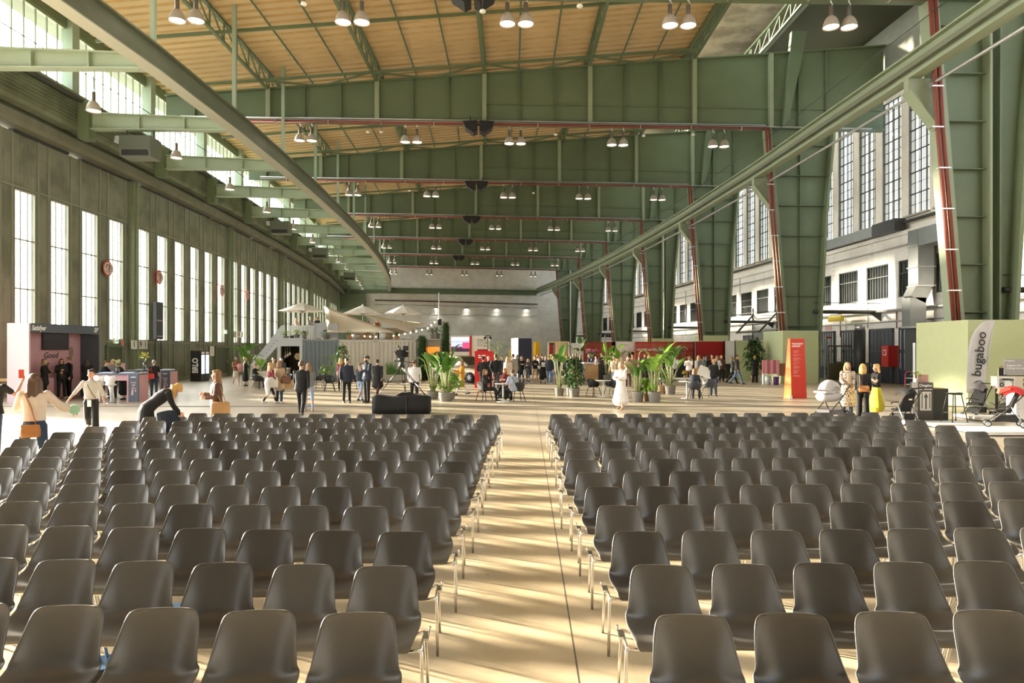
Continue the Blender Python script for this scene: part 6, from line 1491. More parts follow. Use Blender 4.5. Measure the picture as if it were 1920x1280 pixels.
# feather flag
Y = 24.2; fo = at(1832, 735, Y); e = empty('feather_flag', (fo.x, Y, 0), 0, 'tall pale grey feather flag with black lettering reading upwards', 'flag')
fpx = [(1812.5, 736), (1812, 715), (1813.5, 690), (1815, 668), (1817, 648), (1822, 630), (1831, 615), (1842, 604), (1853, 600), (1866, 600.5), (1861, 622), (1856, 652), (1852, 682), (1849, 712), (1848, 738)]
b = MB(); left = [at(x, y, Y)-Vector((fo.x, Y, 0)) for x, y in fpx[:9]]; right = [at(x, y, Y)-Vector((fo.x, Y, 0)) for x, y in fpx[14:8:-1]]
def resample(P, n):
    d = [0]
    for a, c in zip(P, P[1:]): d.append(d[-1]+(c-a).length)
    out = []
    for i in range(n):
        t = d[-1]*i/(n-1); j = max(k for k in range(len(d)) if d[k] <= t+1e-9); j = min(j, len(P)-2); out.append(P[j].lerp(P[j+1], (t-d[j])/(d[j+1]-d[j])))
    return out
n = 16; Lp, Rp = resample(left, n), resample(right, n); vs = []
for i in range(n):
    for j in range(9):
        u = j/8; p = Lp[i].lerp(Rp[i], u); vs.append((p.x, .03*math.sin(u*5+i*.35)*u+.01, p.z))
b.add(vs, [(i*9+j, i*9+j+1, (i+1)*9+j+1, (i+1)*9+j) for i in range(n-1) for j in range(8)], True)
M_flag = mat('pale_grey_flag_cloth', (.60, .59, .60), .6); me = evaluated(b.mesh('cloth', M_flag), [('SOLIDIFY', dict(thickness=.006))]); link('cloth', me, e)
b = MB(); b.tube([Vector((Rp[0].x+.02, .03, 0))]+[Vector((p.x+.015, .03, p.z)) for p in Rp]+[Vector((Lp[-1].x, .03, Lp[-1].z+.01))], .012, 6); b.build('pole', M_alu, e)
b = MB(); b.box(Rp[0].x-.2, Rp[0].x+.2, -.2, .25, 0, .03); b.build('base_plate', M_blk2, e)
t0 = at(1835, 663.5, Y)-Vector((fo.x, Y, 0)); tl = text('lettering', 'bugaboo', .42, M_letb, e, (t0.x, -.045, t0.z), (0, 0, 0), bold=.004, sx=1.0, spacing=1.0)
tl.rotation_euler = Matrix(((.13, -.99, 0), (0, 0, -1), (.99, .13, 0))).to_euler(); 
wdt = tl.dimensions.x; want = (705-622)/F*Y
tl.scale = (want/max(.01, wdt),)*3
q = at(1834, 722, Y)-Vector((fo.x, Y, 0))
for c, r_, wd in (((q.x+.01, q.z), .16, .016), ((q.x-.01, q.z-.02), .185, .007), ((q.x+.02, q.z+.01), .135, .006)): ring(e, 'emblem', c, r_, wd, M_letb, y=-.045)
q = at(1845, 673, Y)-Vector((fo.x, Y, 0)); ring(e, 'emblem', (q.x, q.z), .085, .008, M_letb, y=-.045)
# push chairs
M_fab_l = mat('silver_grey_fabric', (.50, .48, .49), .8, var=.06, scale=8); M_fab_b = mat('black_fabric', (.012, .012, .013), .8); M_fab_g = mat('slate_grey_fabric', (.16, .145, .155), .8); M_fab_r = mat('scarlet_fabric', (.62, .035, .03), .7); M_fab_c = mat('coral_fabric', (.72, .16, .11), .7)
def wheel(par, c, r, w=.05):
    b = MB(); n = 18; b.rings([[(c[0]+s, c[1]+rr*math.cos(2*PI*k/n), c[2]+rr*math.sin(2*PI*k/n)) for k in range(n)] for s, rr in ((-w/2, r*.72), (-w/2, r*.95), (0, r), (w/2, r*.95), (w/2, r*.72))], True); o = b.build('wheel', M_tyre, par, fix=True)
    b = MB(); b.rings([[(c[0]+s, c[1]+rr*math.cos(2*PI*k/n), c[2]+rr*math.sin(2*PI*k/n)) for k in range(n)] for s, rr in ((-w/2-.004, r*.5), (-w/2-.004, r*.68), (w/2+.004, r*.68), (w/2+.004, r*.5))], True); b.build('hub', M_alu, o, fix=True)
def canopy_mesh(c, r, w, a0, a1, m, n=10):
    """folding hood: fan of ribs around an axis along x; angles measured from -y over the top"""
    b = MB(); rows = []
    for i in range(n+1):
        a = R(a0+(a1-a0)*i/n); rr = r*(1-.03*(i % 3 == 0))
        row = []
        for j in range(9):
            u = -1+2*j/8; k = (1-abs(u)**3)**.5 if abs(u) < 1 else 0; k = max(.55, k)
            row.append((c[0]+u*w, c[1]-rr*k*math.cos(a), c[2]+rr*k*math.sin(a)))
        rows.append(row)
    b.add([p for r_ in rows for p in r_], [(i*9+j, i*9+j+1, (i+1)*9+j+1, (i+1)*9+j) for i in range(n) for j in range(8)], True)
    return evaluated(b.mesh('canopy', m), [('SOLIDIFY', dict(thickness=.012, offset=0))])
def pram(loc, rz, lab):                      # local: handle at +y, foot end at -y
    e = empty('pram', loc, rz, lab, 'pram')
    b = MB(); rs = []
    for y, zb_, zt_, w in ((-.42, .66, .80, .13), (-.38, .58, .83, .19), (-.2, .54, .84, .205), (.2, .54, .84, .205), (.36, .58, .83, .19), (.41, .66, .80, .13)):
        rs.append([(w*math.cos(2*PI*k/14), y, (zb_+zt_)/2+(zt_-zb_)/2*math.sin(2*PI*k/14)) for k in range(14)])
    b.rings(rs, True); b.build('bassinet', M_fab_l, e, fix=True)
    link('canopy', canopy_mesh((0, .0, .80), .40, .235, 18, 172, M_fab_l), e)
    b = MB(); b.box(-.21, .21, -.44, -.02, .82, .87); b.build('cover', M_fab_l, e)
    for s in (-1, 1):
        b = MB(); b.tube([(s*.24, .60, 1.02), (s*.24, .2, .62), (s*.24, -.42, .16)], .016, 8); b.tube([(s*.24, .12, .55), (s*.26, .40, .15)], .016, 8); b.build('frame_tube', M_tri, e)
        wheel(e, (s*.28, .40, .15), .15, .055); wheel(e, (s*.24, -.44, .10), .10, .045)
    b = MB(); b.tube([(-.24, .60, 1.02), (-.2, .66, 1.05), (.2, .66, 1.05), (.24, .60, 1.02)], .018, 8); b.build('handlebar', M_fab_b, e)
    b = MB(); b.box(-.22, .22, -.3, .3, .18, .32); b.build('basket', M_fab_g, e)
    b = MB(); b.tube([(-.28, .40, .15), (.28, .40, .15)], .012, 6); b.tube([(-.24, -.44, .12), (.24, -.44, .12)], .012, 6); b.build('axle', M_tri, e)
    return e
pram((*fl(1555, 787), 0), R(-62), 'silver grey pram with a big hood beside the woman in the patterned coat')
def stroller(loc, rz, lab, seatm, canm, can2=None):
    e = empty('push_chair', loc, rz, lab, 'push chair', 'folding push chairs on the stand')
    for s in (-1, 1):
        b = MB(); b.tube([(s*.22, .52, 1.02), (s*.22, .05, .48), (s*.21, -.36, .12)], .015, 8); b.build('frame_tube', M_tri, e)
        b = MB(); b.tube([(s*.22, .1, .54), (s*.24, .36, .10)], .015, 8); b.build('frame_tube', M_alu, e)
        wheel(e, (s*.25, .37, .10), .10, .05); wheel(e, (s*.2, -.38, .08), .08, .05)
    b = MB(); b.tube([(-.22, .52, 1.02), (-.18, .57, 1.04), (.18, .57, 1.04), (.22, .52, 1.02)], .018, 8); b.build('handlebar', M_fab_b, e)
    b = MB(); b.prism_x([(-.22, .44), (-.2, .38), (.1, .36), (.3, .88), (.26, .92), (.06, .46)], -.18, .18); b.build('seat', seatm, e, fix=True)
    link('canopy', canopy_mesh((0, .16, .72), .34, .21, 30, 150, canm), e)
    if can2: b = MB(); b.prism_x([(-.16, .86), (-.12, .98), (.1, 1.02), (.1, .97)], -.19, .19); b.build('visor', can2, e, fix=True)
    b = MB(); b.prism_x([(-.24, .16), (.26, .14), (.28, .32), (-.2, .30)], -.17, .17); b.build('basket', M_fab_b, e, fix=True)
    b = MB(); b.tube([(-.18, -.2, .56), (-.1, -.3, .6), (.1, -.3, .6), (.18, -.2, .56)], .014, 6); b.build('bumper_bar', M_fab_b, e)
    b = MB(); b.box(-.05, .05, .30, .312, .70, .74); b.build('badge', M_letw, e)
    return e
stroller((*fl(1692, 795), 0), R(180+10), 'black push chair seen from behind, left of the dark counter', M_fab_b, M_fab_b)
stroller((fl(1830, 782)[0], fl(1830, 782)[1], .0), R(-62), 'slate grey hooded push chair in front of the feather flag', M_fab_b, M_fab_g)
stroller((fl(1884, 808)[0], fl(1884, 808)[1], .11), R(-118), 'scarlet hooded push chair on the front platform', M_fab_b, M_fab_r, M_fab_c)
stroller((fl(1905, 783)[0], fl(1905, 783)[1]+.3, .11), R(-60), 'pale pink hooded push chair on the rear platform', M_fab_g, mat('pale_pink_fabric', (.62, .45, .43), .8))
# signs and show box at the right edge
Y = 21.8; e = empty('stand_sign', (at(1883, 700, Y).x, Y, 0), R(-3), 'grey sign board with white lettering at the right edge', 'sign'); zt_, zb_ = zp(673, Y), zp(702, Y)
b = MB(); b.box(0, 1.05, 0, .03, zb_, zt_); b.build('board', mat('lilac_grey', (.36, .345, .35), .5), e)
b = MB(); b.box(.12, .15, .03, .06, 0, zb_+.1); b.box(.85, .88, .03, .06, 0, zb_+.1); b.build('post', M_alu, e)
b = MB(); b.box(0, 1.05, -.02, .05, zb_-.05, zb_-.02); b.build('shelf', M_black, e)
text('lettering', 'bugaboo', .075, M_letw, e, (.07, -.004, zt_-.05), FRONT, 'LEFT', bold=.001)
ring(e, 'emblem', (.035, zt_-.05), .022, .009, M_letw)
text('lettering', 'Bugaboo Ant', .085, M_letw, e, (.07, -.004, zt_-.20), FRONT, 'LEFT', bold=.002)
text('lettering', 'Reisebuggy Kinderwagen', .07, M_letw, e, (.07, -.004, zt_-.29), FRONT, 'LEFT', bold=.002, sx=.85)
Y = 21.0; e = empty('show_box', (at(1870, 728, Y).x, Y, 0), R(-6), 'cream show box with a framed picture of a folded push chair', 'show box'); zt_, zb_ = zp(705.5, Y), zp(729, Y)
b = MB(); b.box(0, .74, 0, .34, zb_, zt_); b.build('box', mat('cream_carton', (.60, .52, .43), .6), e)
b = MB(); b.box(.02, .50, -.01, 0, zb_+.02, zt_-.02); b.build('picture_border', M_white, e)
b = MB(); b.box(.05, .47, -.014, -.01, zb_+.05, zt_-.05); b.build('picture', mat('picture_grey', (.35, .33, .33), .5), e)
ring(e, 'picture_wheel', (.12, zb_+.13), .05, .03, M_black, y=-.018)
b = MB(); b.prism_y([(.10, zt_-.10), (.16, zt_-.06), (.47, zt_-.09), (.47, zt_-.12), (.18, zt_-.11)], -.02, -.014); b.build('picture_bar', M_black, e)
b = MB(); b.prism_y([(.2, zb_+.08), (.38, zb_+.07), (.42, zb_+.16), (.36, zt_-.13), (.2, zt_-.13)], -.018, -.014); b.build('picture_seat', M_white, e)
b = MB(); b.box(.05, .08, .1, .2, 0, zb_); b.box(.62, .65, .1, .2, 0, zb_); b.build('stand_leg', M_black, e)
e = empty('white_case', (at(1905, 770, 20.2).x, 20.2, .0), R(-8), 'white cabinet with a dotted print at the right edge', 'cabinet')
b = MB(); b.box(0, .9, 0, .5, 0, .82); b.build('cabinet', M_white, e)
b = MB()
for i in range(5):
    for j in range(6): b.box(.06+.15*i, .09+.15*i, -.004, 0, .1+.12*j, .13+.12*j)
b.build('print', mat('print_light', (.5, .48, .46), .6), e)
e = empty('coat_rail', (at(1872, 700, 22.6).x, 22.6, 0), 0, 'brass curved coat rail with a black bag behind the sign', 'coat rail')
b = MB(); b.tube([(0, 0, 0), (0, 0, 1.45), (.03, 0, 1.52), (.1, 0, 1.56), (.7, 0, 1.56), (.7, 0, 0)], .018, 8); b.build('frame', mat('brass', (.6, .45, .25), .3, .8), e)
b = MB(); b.prism_y([(.06, 1.5), (.26, 1.5), (.28, .95), (.04, .95)], -.08, .08); one('shoulder_bag', b, M_fab_b, (at(1872, 700, 22.6).x, 22.6, 0), 0, 'black bag hanging on the brass coat rail', 'bag')
e = empty('folding_chair', (*fl(6, 752), 0), R(20), 'light wooden folding chair at the left edge beside the pink booth', 'chair')
M_pine = mat('pine')
for s in (-1, 1):
    b = MB(); b.beam((s*.22, -.2, 0), (s*.22, .2, .95), .035, .04); b.build('leg', M_pine, e)
    b = MB(); b.beam((s*.19, .25, 0), (s*.19, -.12, .5), .035, .04); b.build('leg', M_pine, e)
b = MB(); b.box(-.2, .2, -.2, .16, .44, .47); b.build('seat', M_pine, e)
b = MB(); b.beam((-.24, .2, .86), (.24, .2, .86), .02, .12); b.build('backrest', M_pine, e)
# ------------------------------------------------------------------ people
def loft(mb, pts, rads, side=(1, 0, 0), n=10):
    """closed loft; rads = (half width along side, half depth)"""
    pts = [Vector(p) for p in pts]; rs = []; S_ = Vector(side)
    for i, p in enumerate(pts):
        t = (pts[min(i+1, len(pts)-1)]-pts[max(i-1, 0)]); t = t.normalized() if t.length > 1e-6 else Vector((0, 0, 1))
        s = S_-t*S_.dot(t)
        s = s.normalized() if s.length > .15 else t.orthogonal().normalized()
        f = t.cross(s); r = rads[i] if isinstance(rads[i], tuple) else (rads[i], rads[i])
        rs.append([p+s*r[0]*math.cos(2*PI*k/n)+f*r[1]*math.sin(2*PI*k/n) for k in range(n)])
    d0 = (pts[0]-pts[1]).normalized(); d1 = (pts[-1]-pts[-2]).normalized()
    r0 = min(rads[0]) if isinstance(rads[0], tuple) else rads[0]; r1 = min(rads[-1]) if isinstance(rads[-1], tuple) else rads[-1]
    cap = lambda ring, c, d, r: [c+(q-c)*.62+d*r*.62 for q in ring]
    rs = [cap(rs[0], pts[0], d0, r0)]+rs+[cap(rs[-1], pts[-1], d1, r1)]
    mb.rings(rs, True)
def remesh(mb, name, m, vox, sm=2):
    me = mb.mesh('t', m)
    b = bmesh.new(); b.from_mesh(me); bmesh.ops.recalc_face_normals(b, faces=b.faces); b.to_mesh(me); b.free()
    mods = [('REMESH', dict(mode='VOXEL', voxel_size=vox, use_smooth_shade=True))]
    if sm: mods.append(('SMOOTH', dict(factor=.5, iterations=sm)))
    r = evaluated(me, mods); r.name = name; bpy.data.meshes.remove(me)
    r.materials.clear()
    for q in (m if isinstance(m, (list, tuple)) else [m]): r.materials.append(q)
    return r
SK = [mat('fair_skin', (.62, .36, .25), .55), mat('warm_skin', (.50, .27, .17), .55), mat('tan_skin', (.34, .17, .10), .55)]
M_eye = mat('dark_eye', (.03, .02, .015), .3); M_lip = mat('lip', (.40, .12, .10), .5)
HC = {k: mat('hair_'+k, c, .5, var=.25, scale=30) for k, c in dict(blonde=(.50, .31, .12), lightbrown=(.24, .13, .055), brown=(.10, .05, .025), dark=(.025, .017, .012), ginger=(.50, .20, .05), grey=(.30, .28, .25), golden=(.58, .34, .10)).items()}
def cl(k, c, r=.8, **kw): return mat('cloth_'+k, c, r, var=.12, scale=9, **kw)
C_blk = cl('black', (.006, .006, .0065)); C_navy = cl('navy', (.02, .026, .045)); C_jean = cl('blue_denim', (.10, .17, .32)); C_dkj = cl('dark_denim', (.025, .05, .09)); C_pale = cl('pale_denim', (.30, .38, .55)); C_grey = cl('grey', (.20, .20, .21)); C_mar = cl('maroon', (.16, .02, .025))
C_cream = cl('cream', (.68, .56, .46)); C_white = cl('white', (.72, .70, .68)); C_beige = cl('beige', (.50, .37, .24)); C_brown = cl('brown', (.10, .05, .035)); C_must = cl('mustard', (.55, .26, .02)); C_yel = cl('lemon', (.62, .55, .04)); C_lgrey = cl('light_grey', (.46, .45, .42)); C_blue = cl('pale_blue', (.38, .43, .53)); C_olive = cl('olive', (.09, .085, .04)); C_pink = cl('pink', (.62, .28, .28)); C_rust = cl('rust', (.30, .12, .06)); C_char = cl('charcoal', (.045, .045, .05)); C_mid = cl('mid_blue', (.05, .08, .18))
def m_pattern(nm, a, c, sc, lo):
    m = mat(nm, a, .8); n, l, b = nodes_of(m); tc = n.new('ShaderNodeTexCoord'); v = n.new('ShaderNodeTexVoronoi'); v.inputs['Scale'].default_value = sc; l.new(tc.outputs['Object'], v.inputs['Vector'])
    lt = n.new('ShaderNodeMath'); lt.operation = 'LESS_THAN'; lt.inputs[1].default_value = lo; l.new(v.outputs['Distance'], lt.inputs[0])
    mx = n.new('ShaderNodeMix'); mx.data_type = 'RGBA'; mx.inputs['A'].default_value = (*a, 1); mx.inputs['B'].default_value = (*c, 1); l.new(lt.outputs[0], mx.inputs['Factor']); l.new(mx.outputs['Result'], b.inputs['Base Color']); return m
C_leo = m_pattern('cloth_spotted', (.62, .50, .40), (.03, .02, .018), 20, .36); C_dot = m_pattern('cloth_white_dotted', (.74, .71, .68), (.18, .17, .18), 11, .13)
SHW = mat('shoe_white', (.65, .63, .6), .6); SHB = mat('shoe_black', (.012, .012, .012), .5); SHT = mat('shoe_tan', (.42, .28, .15), .6)
def person(loc, face, h, label, hair=('long', 'brown'), top=(None, .92, 'long'), bottom=('trousers', None), shoes=SHB, pose='stand', arms=None, lean=0, nod=0, turn=0, fem=True, skin=0, group=None, vox=None, z0=0., scarf=None, inner=None, legs=None, stance=.0):
    """local front is -y; face 0 looks at the camera, 90 to the right of the picture, 180 away"""
    face = face-math.degrees(math.atan2(loc[0], loc[1])); k = h/1.75; Y = loc[1]; v = vox or (.0105 if Y < 25 else .014 if Y < 34 else .018)
    ro = empty('person', (loc[0], loc[1], z0), R(face), label, 'person', group)
    sx = .165 if fem else .19; hipx = .085
    V = Vector
    # legs: (thigh pitch, side, knee bend)
    LG = legs or {'stand': ((2, 2, 2), (-2, 2, 2)), 'walk': ((24, 1, 6), (-16, 1, 22)), 'step': ((12, 4, 4), (-8, 5, 8)), 'wide': ((4, 13, 2), (0, 6, 3)), 'sit': ((84, 4, 84), (80, 6, 78)), 'cross': ((88, 0, 80), (96, -4, 60)), 'lean': ((0, 3, 0), (-6, 4, 0))}[pose]
    J = {}
    def ldir(a, s): a, s = R(a), R(s); return V((math.sin(s), -math.sin(a)*math.cos(s), -math.cos(a)*math.cos(s)))
    hip0 = V((0, 0, .93)); low = 9
    for s, nm, (a, sd, kn) in ((1, 'l', LG[0]), (-1, 'r', LG[1])):
        hp = hip0+V((s*hipx, 0, -.02)); kd = ldir(a, sd*s); kn_ = hp+kd*.43; ad = ldir(a-kn, sd*s*.6); an = kn_+ad*.41
        J['hip'+nm], J['knee'+nm], J['ank'+nm] = hp, kn_, an; low = min(low, an.z-.075)
    dz = -low if pose not in ('sit', 'cross') else -(hip0.z-.52)
    if pose in ('sit', 'cross'):
        dz = .52/k-hip0.z
    for q in J: J[q] = J[q]+V((0, 0, dz))
    P0 = hip0+V((0, 0, dz)); Rx = Matrix.Rotation(R(-lean)*-1, 3, 'X')
    def tr(x, y, z): return P0+Rx @ (V((x, y, z))-V((0, 0, .93)))
    Rl = Rx
    J['neck'] = tr(0, .01, 1.47); J['shl'], J['shr'] = tr(sx, .0, 1.415), tr(-sx, .0, 1.415)
    Hd = Rx @ Matrix.Rotation(R(nod), 3, 'X') @ Matrix.Rotation(R(turn), 3, 'Z')
    J['head'] = J['neck']+Rx @ (Matrix.Rotation(R(nod*.6), 3, 'X') @ V((0, -.015, .155)))
    C = J['head']
    A = arms or ((6, 8, 12, 0), (4, 8, 10, 0))     # pitch, side, elbow bend, inward
    for s, nm, (a, sd, el, inw) in ((1, 'l', A[0]), (-1, 'r', A[1])):
        ud = Rx @ ldir(a, sd*s) if lean < 40 else ldir(a, sd*s); e = J['sh'+nm]+ud*.28; f = ldir(a+el, -inw*s); f = (Rx @ f) if lean < 40 else f
        J['el'+nm] = e; J['wr'+nm] = e+f*.24; J['fd'+nm] = f; J['ud'+nm] = ud
    sc = lambda p: p*k
    W_ = lambda p: ro.matrix_basis @ (p*k)
    # ---- body
    b = MB()
    def hh(p): return C+Hd @ V(p)
    b.ell(C+Hd @ V((0, .008, .022)), .076, .094, .098, 14, 10, Hd); b.ell(hh((0, -.018, -.045)), .058, .070, .070, 12, 8, Hd); b.ell(hh((0, -.060, -.088)), .028, .026, .022, 8, 6, Hd)
    loft(b, [hh((0, -.082, .022)), hh((0, -.104, -.020)), hh((0, -.094, -.030))], [.009, .014, .012], (1, 0, 0), 8)
    for s in (-1, 1): b.ell(hh((s*.078, .01, -.01)), .012, .022, .034, 8, 6, Hd); b.ell(hh((s*.03, -.078, -.03)), .026, .016, .024, 8, 6, Hd)
    b.ell(hh((0, -.082, -.056)), .024, .012, .010, 8, 6, Hd)
    loft(b, [J['neck']+Rx @ V((0, .01, -.06)), J['neck'], C+Hd @ V((0, .01, -.05))], [.062, .052, .048], Rx @ V((1, 0, 0)))
    tw = [(1.43, sx*.62, .075), (1.36, sx*.92, .095), (1.25, sx*.88, .108), (1.08, sx*.72, .085), (.98, sx*.88, .10), (.90, sx*.92, .11)]
    loft(b, [tr(0, .0, z) for z, _, _ in tw], [(x-.012, y-.012) for _, x, y in tw], Rx @ V((1, 0, 0)), 14)
    for nm, s in (('l', 1), ('r', -1)):
        loft(b, [J['sh'+nm], J['sh'+nm].lerp(J['el'+nm], .5), J['el'+nm]], [.048, .040, .034]); loft(b, [J['el'+nm], J['el'+nm].lerp(J['wr'+nm], .4), J['wr'+nm]], [.034, .034, .023])
        f = J['fd'+nm].normalized(); w = J['wr'+nm]; inn = V((-s, 0, 0)); inn = (inn-f*inn.dot(f)); inn = inn.normalized() if inn.length > .1 else V((0, 0, 1)); ac = f.cross(inn).normalized()
        loft(b, [w, w+f*.045, w+f*.085], [(.024, .016), (.036, .017), (.038, .015)], ac)
        for q, (off, L_) in enumerate(((-.030, .068), (-.010, .078), (.010, .073), (.029, .058))):
            r0 = w+f*.082+ac*off; r1 = r0+f*L_*.5+inn*.006; r2 = r1+(f*.8+inn*.55)*L_*.32; r3 = r2+(f*.45+inn*.8)*L_*.28
            loft(b, [r0, r1, r2, r3], [.0095, .0090, .0085, .0075], ac, 6)
        tb = w+f*.03-ac*.03; loft(b, [tb, tb+(f*.6-ac*.65+inn*.3)*.04, tb+(f*.9-ac*.55+inn*.5)*.068], [.013, .0105, .0085], inn, 6)
        loft(b, [J['hip'+nm], J['hip'+nm].lerp(J['knee'+nm], .5), J['knee'+nm]], [.082, .070, .052]); loft(b, [J['knee'+nm], J['knee'+nm].lerp(J['ank'+nm], .35), J['ank'+nm]], [.05, .052, .034])
        an = J['ank'+nm]; loft(b, [an+V((0, .04, -.035)), an+V((0, -.05, -.045)), an+V((0, -.15, -.055))], [(.032, .032), (.038, .03), (.036, .02)], (1, 0, 0))
    b.v = [tuple(V(p)*k) for p in b.v]
    me = remesh(b, 'body', [SK[skin], M_eye, M_lip], v, 1)
    Hi = Hd.inverted()
    for p in me.polygons:
        q = Hi @ (V(p.center)/k-C)
        if q.y < -.05 and abs(q.x) < .06:
            if abs(abs(q.x)-.031) < .010 and abs(q.z-.012) < .006: p.material_index = 1
            elif abs(q.x) < .022 and abs(q.z+.056) < .008: p.material_index = 2
    link('body', me, ro)
    # ---- top
    tm, hem, slv = top
    if tm:
        b = MB(); g = .012 if slv != 'coat' else .022
        prof = [(1.455, .07, .062), (1.435, sx*.72, .082), (1.40, sx*1.02, .098), (1.34, sx*1.06, .110), (1.25, sx*1.0, .12), (1.10, sx*.88, .103), (1.0, sx*.98, .115)]
        if hem < 1.0:
            prof.append((.93, sx*1.03, .125))
            z = .86
            while z > hem+.03: prof.append((z, sx*1.05+(.93-z)*.12, .125+(.93-z)*.10)); z -= .1
            prof.append((hem, sx*1.05+(.93-hem)*.14, .125+(.93-hem)*.12))
        else: prof = [p for p in prof if p[0] > hem]+[(hem, sx*.95, .112)]
        pts = []
        for z, _, _ in prof:
            p = tr(0, 0, z)
            if z < .90:                    # skirts of a coat hang down from the hip
                q = tr(0, 0, .90); p = q+V((0, (J['kneel'].y+J['kneer'].y)*.25*(.9-z)/.45, z-.90)) if pose not in ('sit', 'cross') else q+V((0, -(.9-z)*.8, -(.9-z)*.25))
            pts.append(p)
        loft(b, pts, [(x+g, y+g) for _, x, y in prof], Rx @ V((1, 0, 0)), 16)
        for nm in ('l', 'r'):
            S0, E0, W0 = J['sh'+nm], J['el'+nm], J['wr'+nm]
            if slv in ('long', 'coat', 'puff'):
                q = {'long': (.062, .052, .044, .036), 'coat': (.07, .060, .054, .046), 'puff': (.07, .066, .07, .036)}[slv]
                loft(b, [S0, S0.lerp(E0, .5), E0], [q[0], q[1], q[2]]); loft(b, [E0, E0.lerp(W0, .5), E0.lerp(W0, .93)], [q[2], q[2]*.98, q[3]])
            elif slv == 'mid': loft(b, [S0, S0.lerp(E0, .5), E0, E0.lerp(W0, .35)], [.064, .056, .050, .048])
            elif slv == 'short': loft(b, [S0, S0.lerp(E0, .35), S0.lerp(E0, .62)], [.064, .056, .054])
        b.v = [tuple(V(p)*k) for p in b.v]; link({'coat': 'coat'}.get(slv, 'top'), remesh(b, 'top', tm, v*1.05), ro)
        if inner:
            b = MB(); loft(b, [tr(0, -.10, 1.36), tr(0, -.118, 1.25), tr(0, -.105, 1.08), tr(0, -.118, 1.0)], [(.035, .03), (.05, .03), (.05, .028), (.055, .03)], Rx @ V((1, 0, 0))); b.v = [tuple(V(p)*k) for p in b.v]; link('shirt', remesh(b, 'shirt', inner, v), ro)
    # ---- bottom
    kind, bm = bottom[0], bottom[1]
    if kind in ('trousers', 'flares', 'leggings'):
        b = MB(); w0, w1, w2, w3 = {'trousers': (.096, .080, .066, .054), 'flares': (.096, .086, .082, .092), 'leggings': (.088, .072, .056, .040)}[kind]
        loft(b, [tr(0, 0, 1.03), tr(0, .005, .96), P0+V((0, .01, -.06))], [(sx*.84, .098), (sx*.97, .116), (sx*.90, .112)], (1, 0, 0), 14)
        for nm in ('l', 'r'):
            hp, kn_, an = J['hip'+nm], J['knee'+nm], J['ank'+nm]
            loft(b, [hp, hp.lerp(kn_, .5), kn_], [w0, w1, w2]); loft(b, [kn_, kn_.lerp(an, .5), kn_.lerp(an, .97)], [w2, (w2+w3)/2, w3])
        b.v = [tuple(V(p)*k) for p in b.v]; link('trousers', remesh(b, 'trousers', bm, v*1.05), ro)
    elif kind == 'skirt':
        hz, fl_ = bottom[2], bottom[3]; b = MB(); mid = (J['kneel']+J['kneer'])*.5
        if pose in ('sit', 'cross'):
            loft(b, [P0+V((0, .03, .08)), P0+V((0, -.02, .02)), mid+V((0, .05, .0)), mid+V((0, -.02, -.15))], [(sx, .11), (sx*1.05, .12), (sx*1.1, .09), (sx*1.1, .06)], (1, 0, 0), 14)
        else:
            zs = [1.04, .96, .88, .75, .6, .45, .3, .2, .1]; zs = [z for z in zs if z > hz+.04]+[hz]
            pts = [V((tr(0, 0, z).x, tr(0, 0, z).y, tr(0, 0, z).z)) if z > .9 else V((0, P0.y+mid.y*.5*min(1, (.93-z)/.4), z+dz)) for z in zs]
            loft(b, pts, [(sx*.84, .098) if z > 1 else (sx*1.02+fl_*(.96-z), .12+fl_*.8*(.96-z)) for z in zs], (1, 0, 0), 18)
        b.v = [tuple(V(p)*k) for p in b.v]; link('skirt', remesh(b, 'skirt', bm, v*1.05), ro)
        if len(bottom) > 4:
            b = MB()
            for nm in ('l', 'r'): loft(b, [J['hip'+nm], J['knee'+nm]], [.085, .056]); loft(b, [J['knee'+nm], J['knee'+nm].lerp(J['ank'+nm], .35), J['ank'+nm]], [.055, .056, .038])
            b.v = [tuple(V(p)*k) for p in b.v]; link('leggings', remesh(b, 'leggings', bottom[4], v), ro)
    # ---- shoes
    for nm in ('l', 'r'):
        an = J['ank'+nm]; b = MB(); loft(b, [an+V((0, .045, -.04)), an+V((0, -.04, -.04)), an+V((0, -.12, -.05)), an+V((0, -.175, -.056))], [(.036, .036), (.044, .036), (.044, .028), (.034, .02)], (1, 0, 0)); loft(b, [an, an+V((0, .02, -.05))], [.042, .042])
        b.v = [tuple(V(p)*k) for p in b.v]; link('shoe', remesh(b, 'shoe', shoes, v*.9, 1), ro)
    # ---- hair
    st, hc = hair; hm = HC.get(hc) or hc; b = MB()
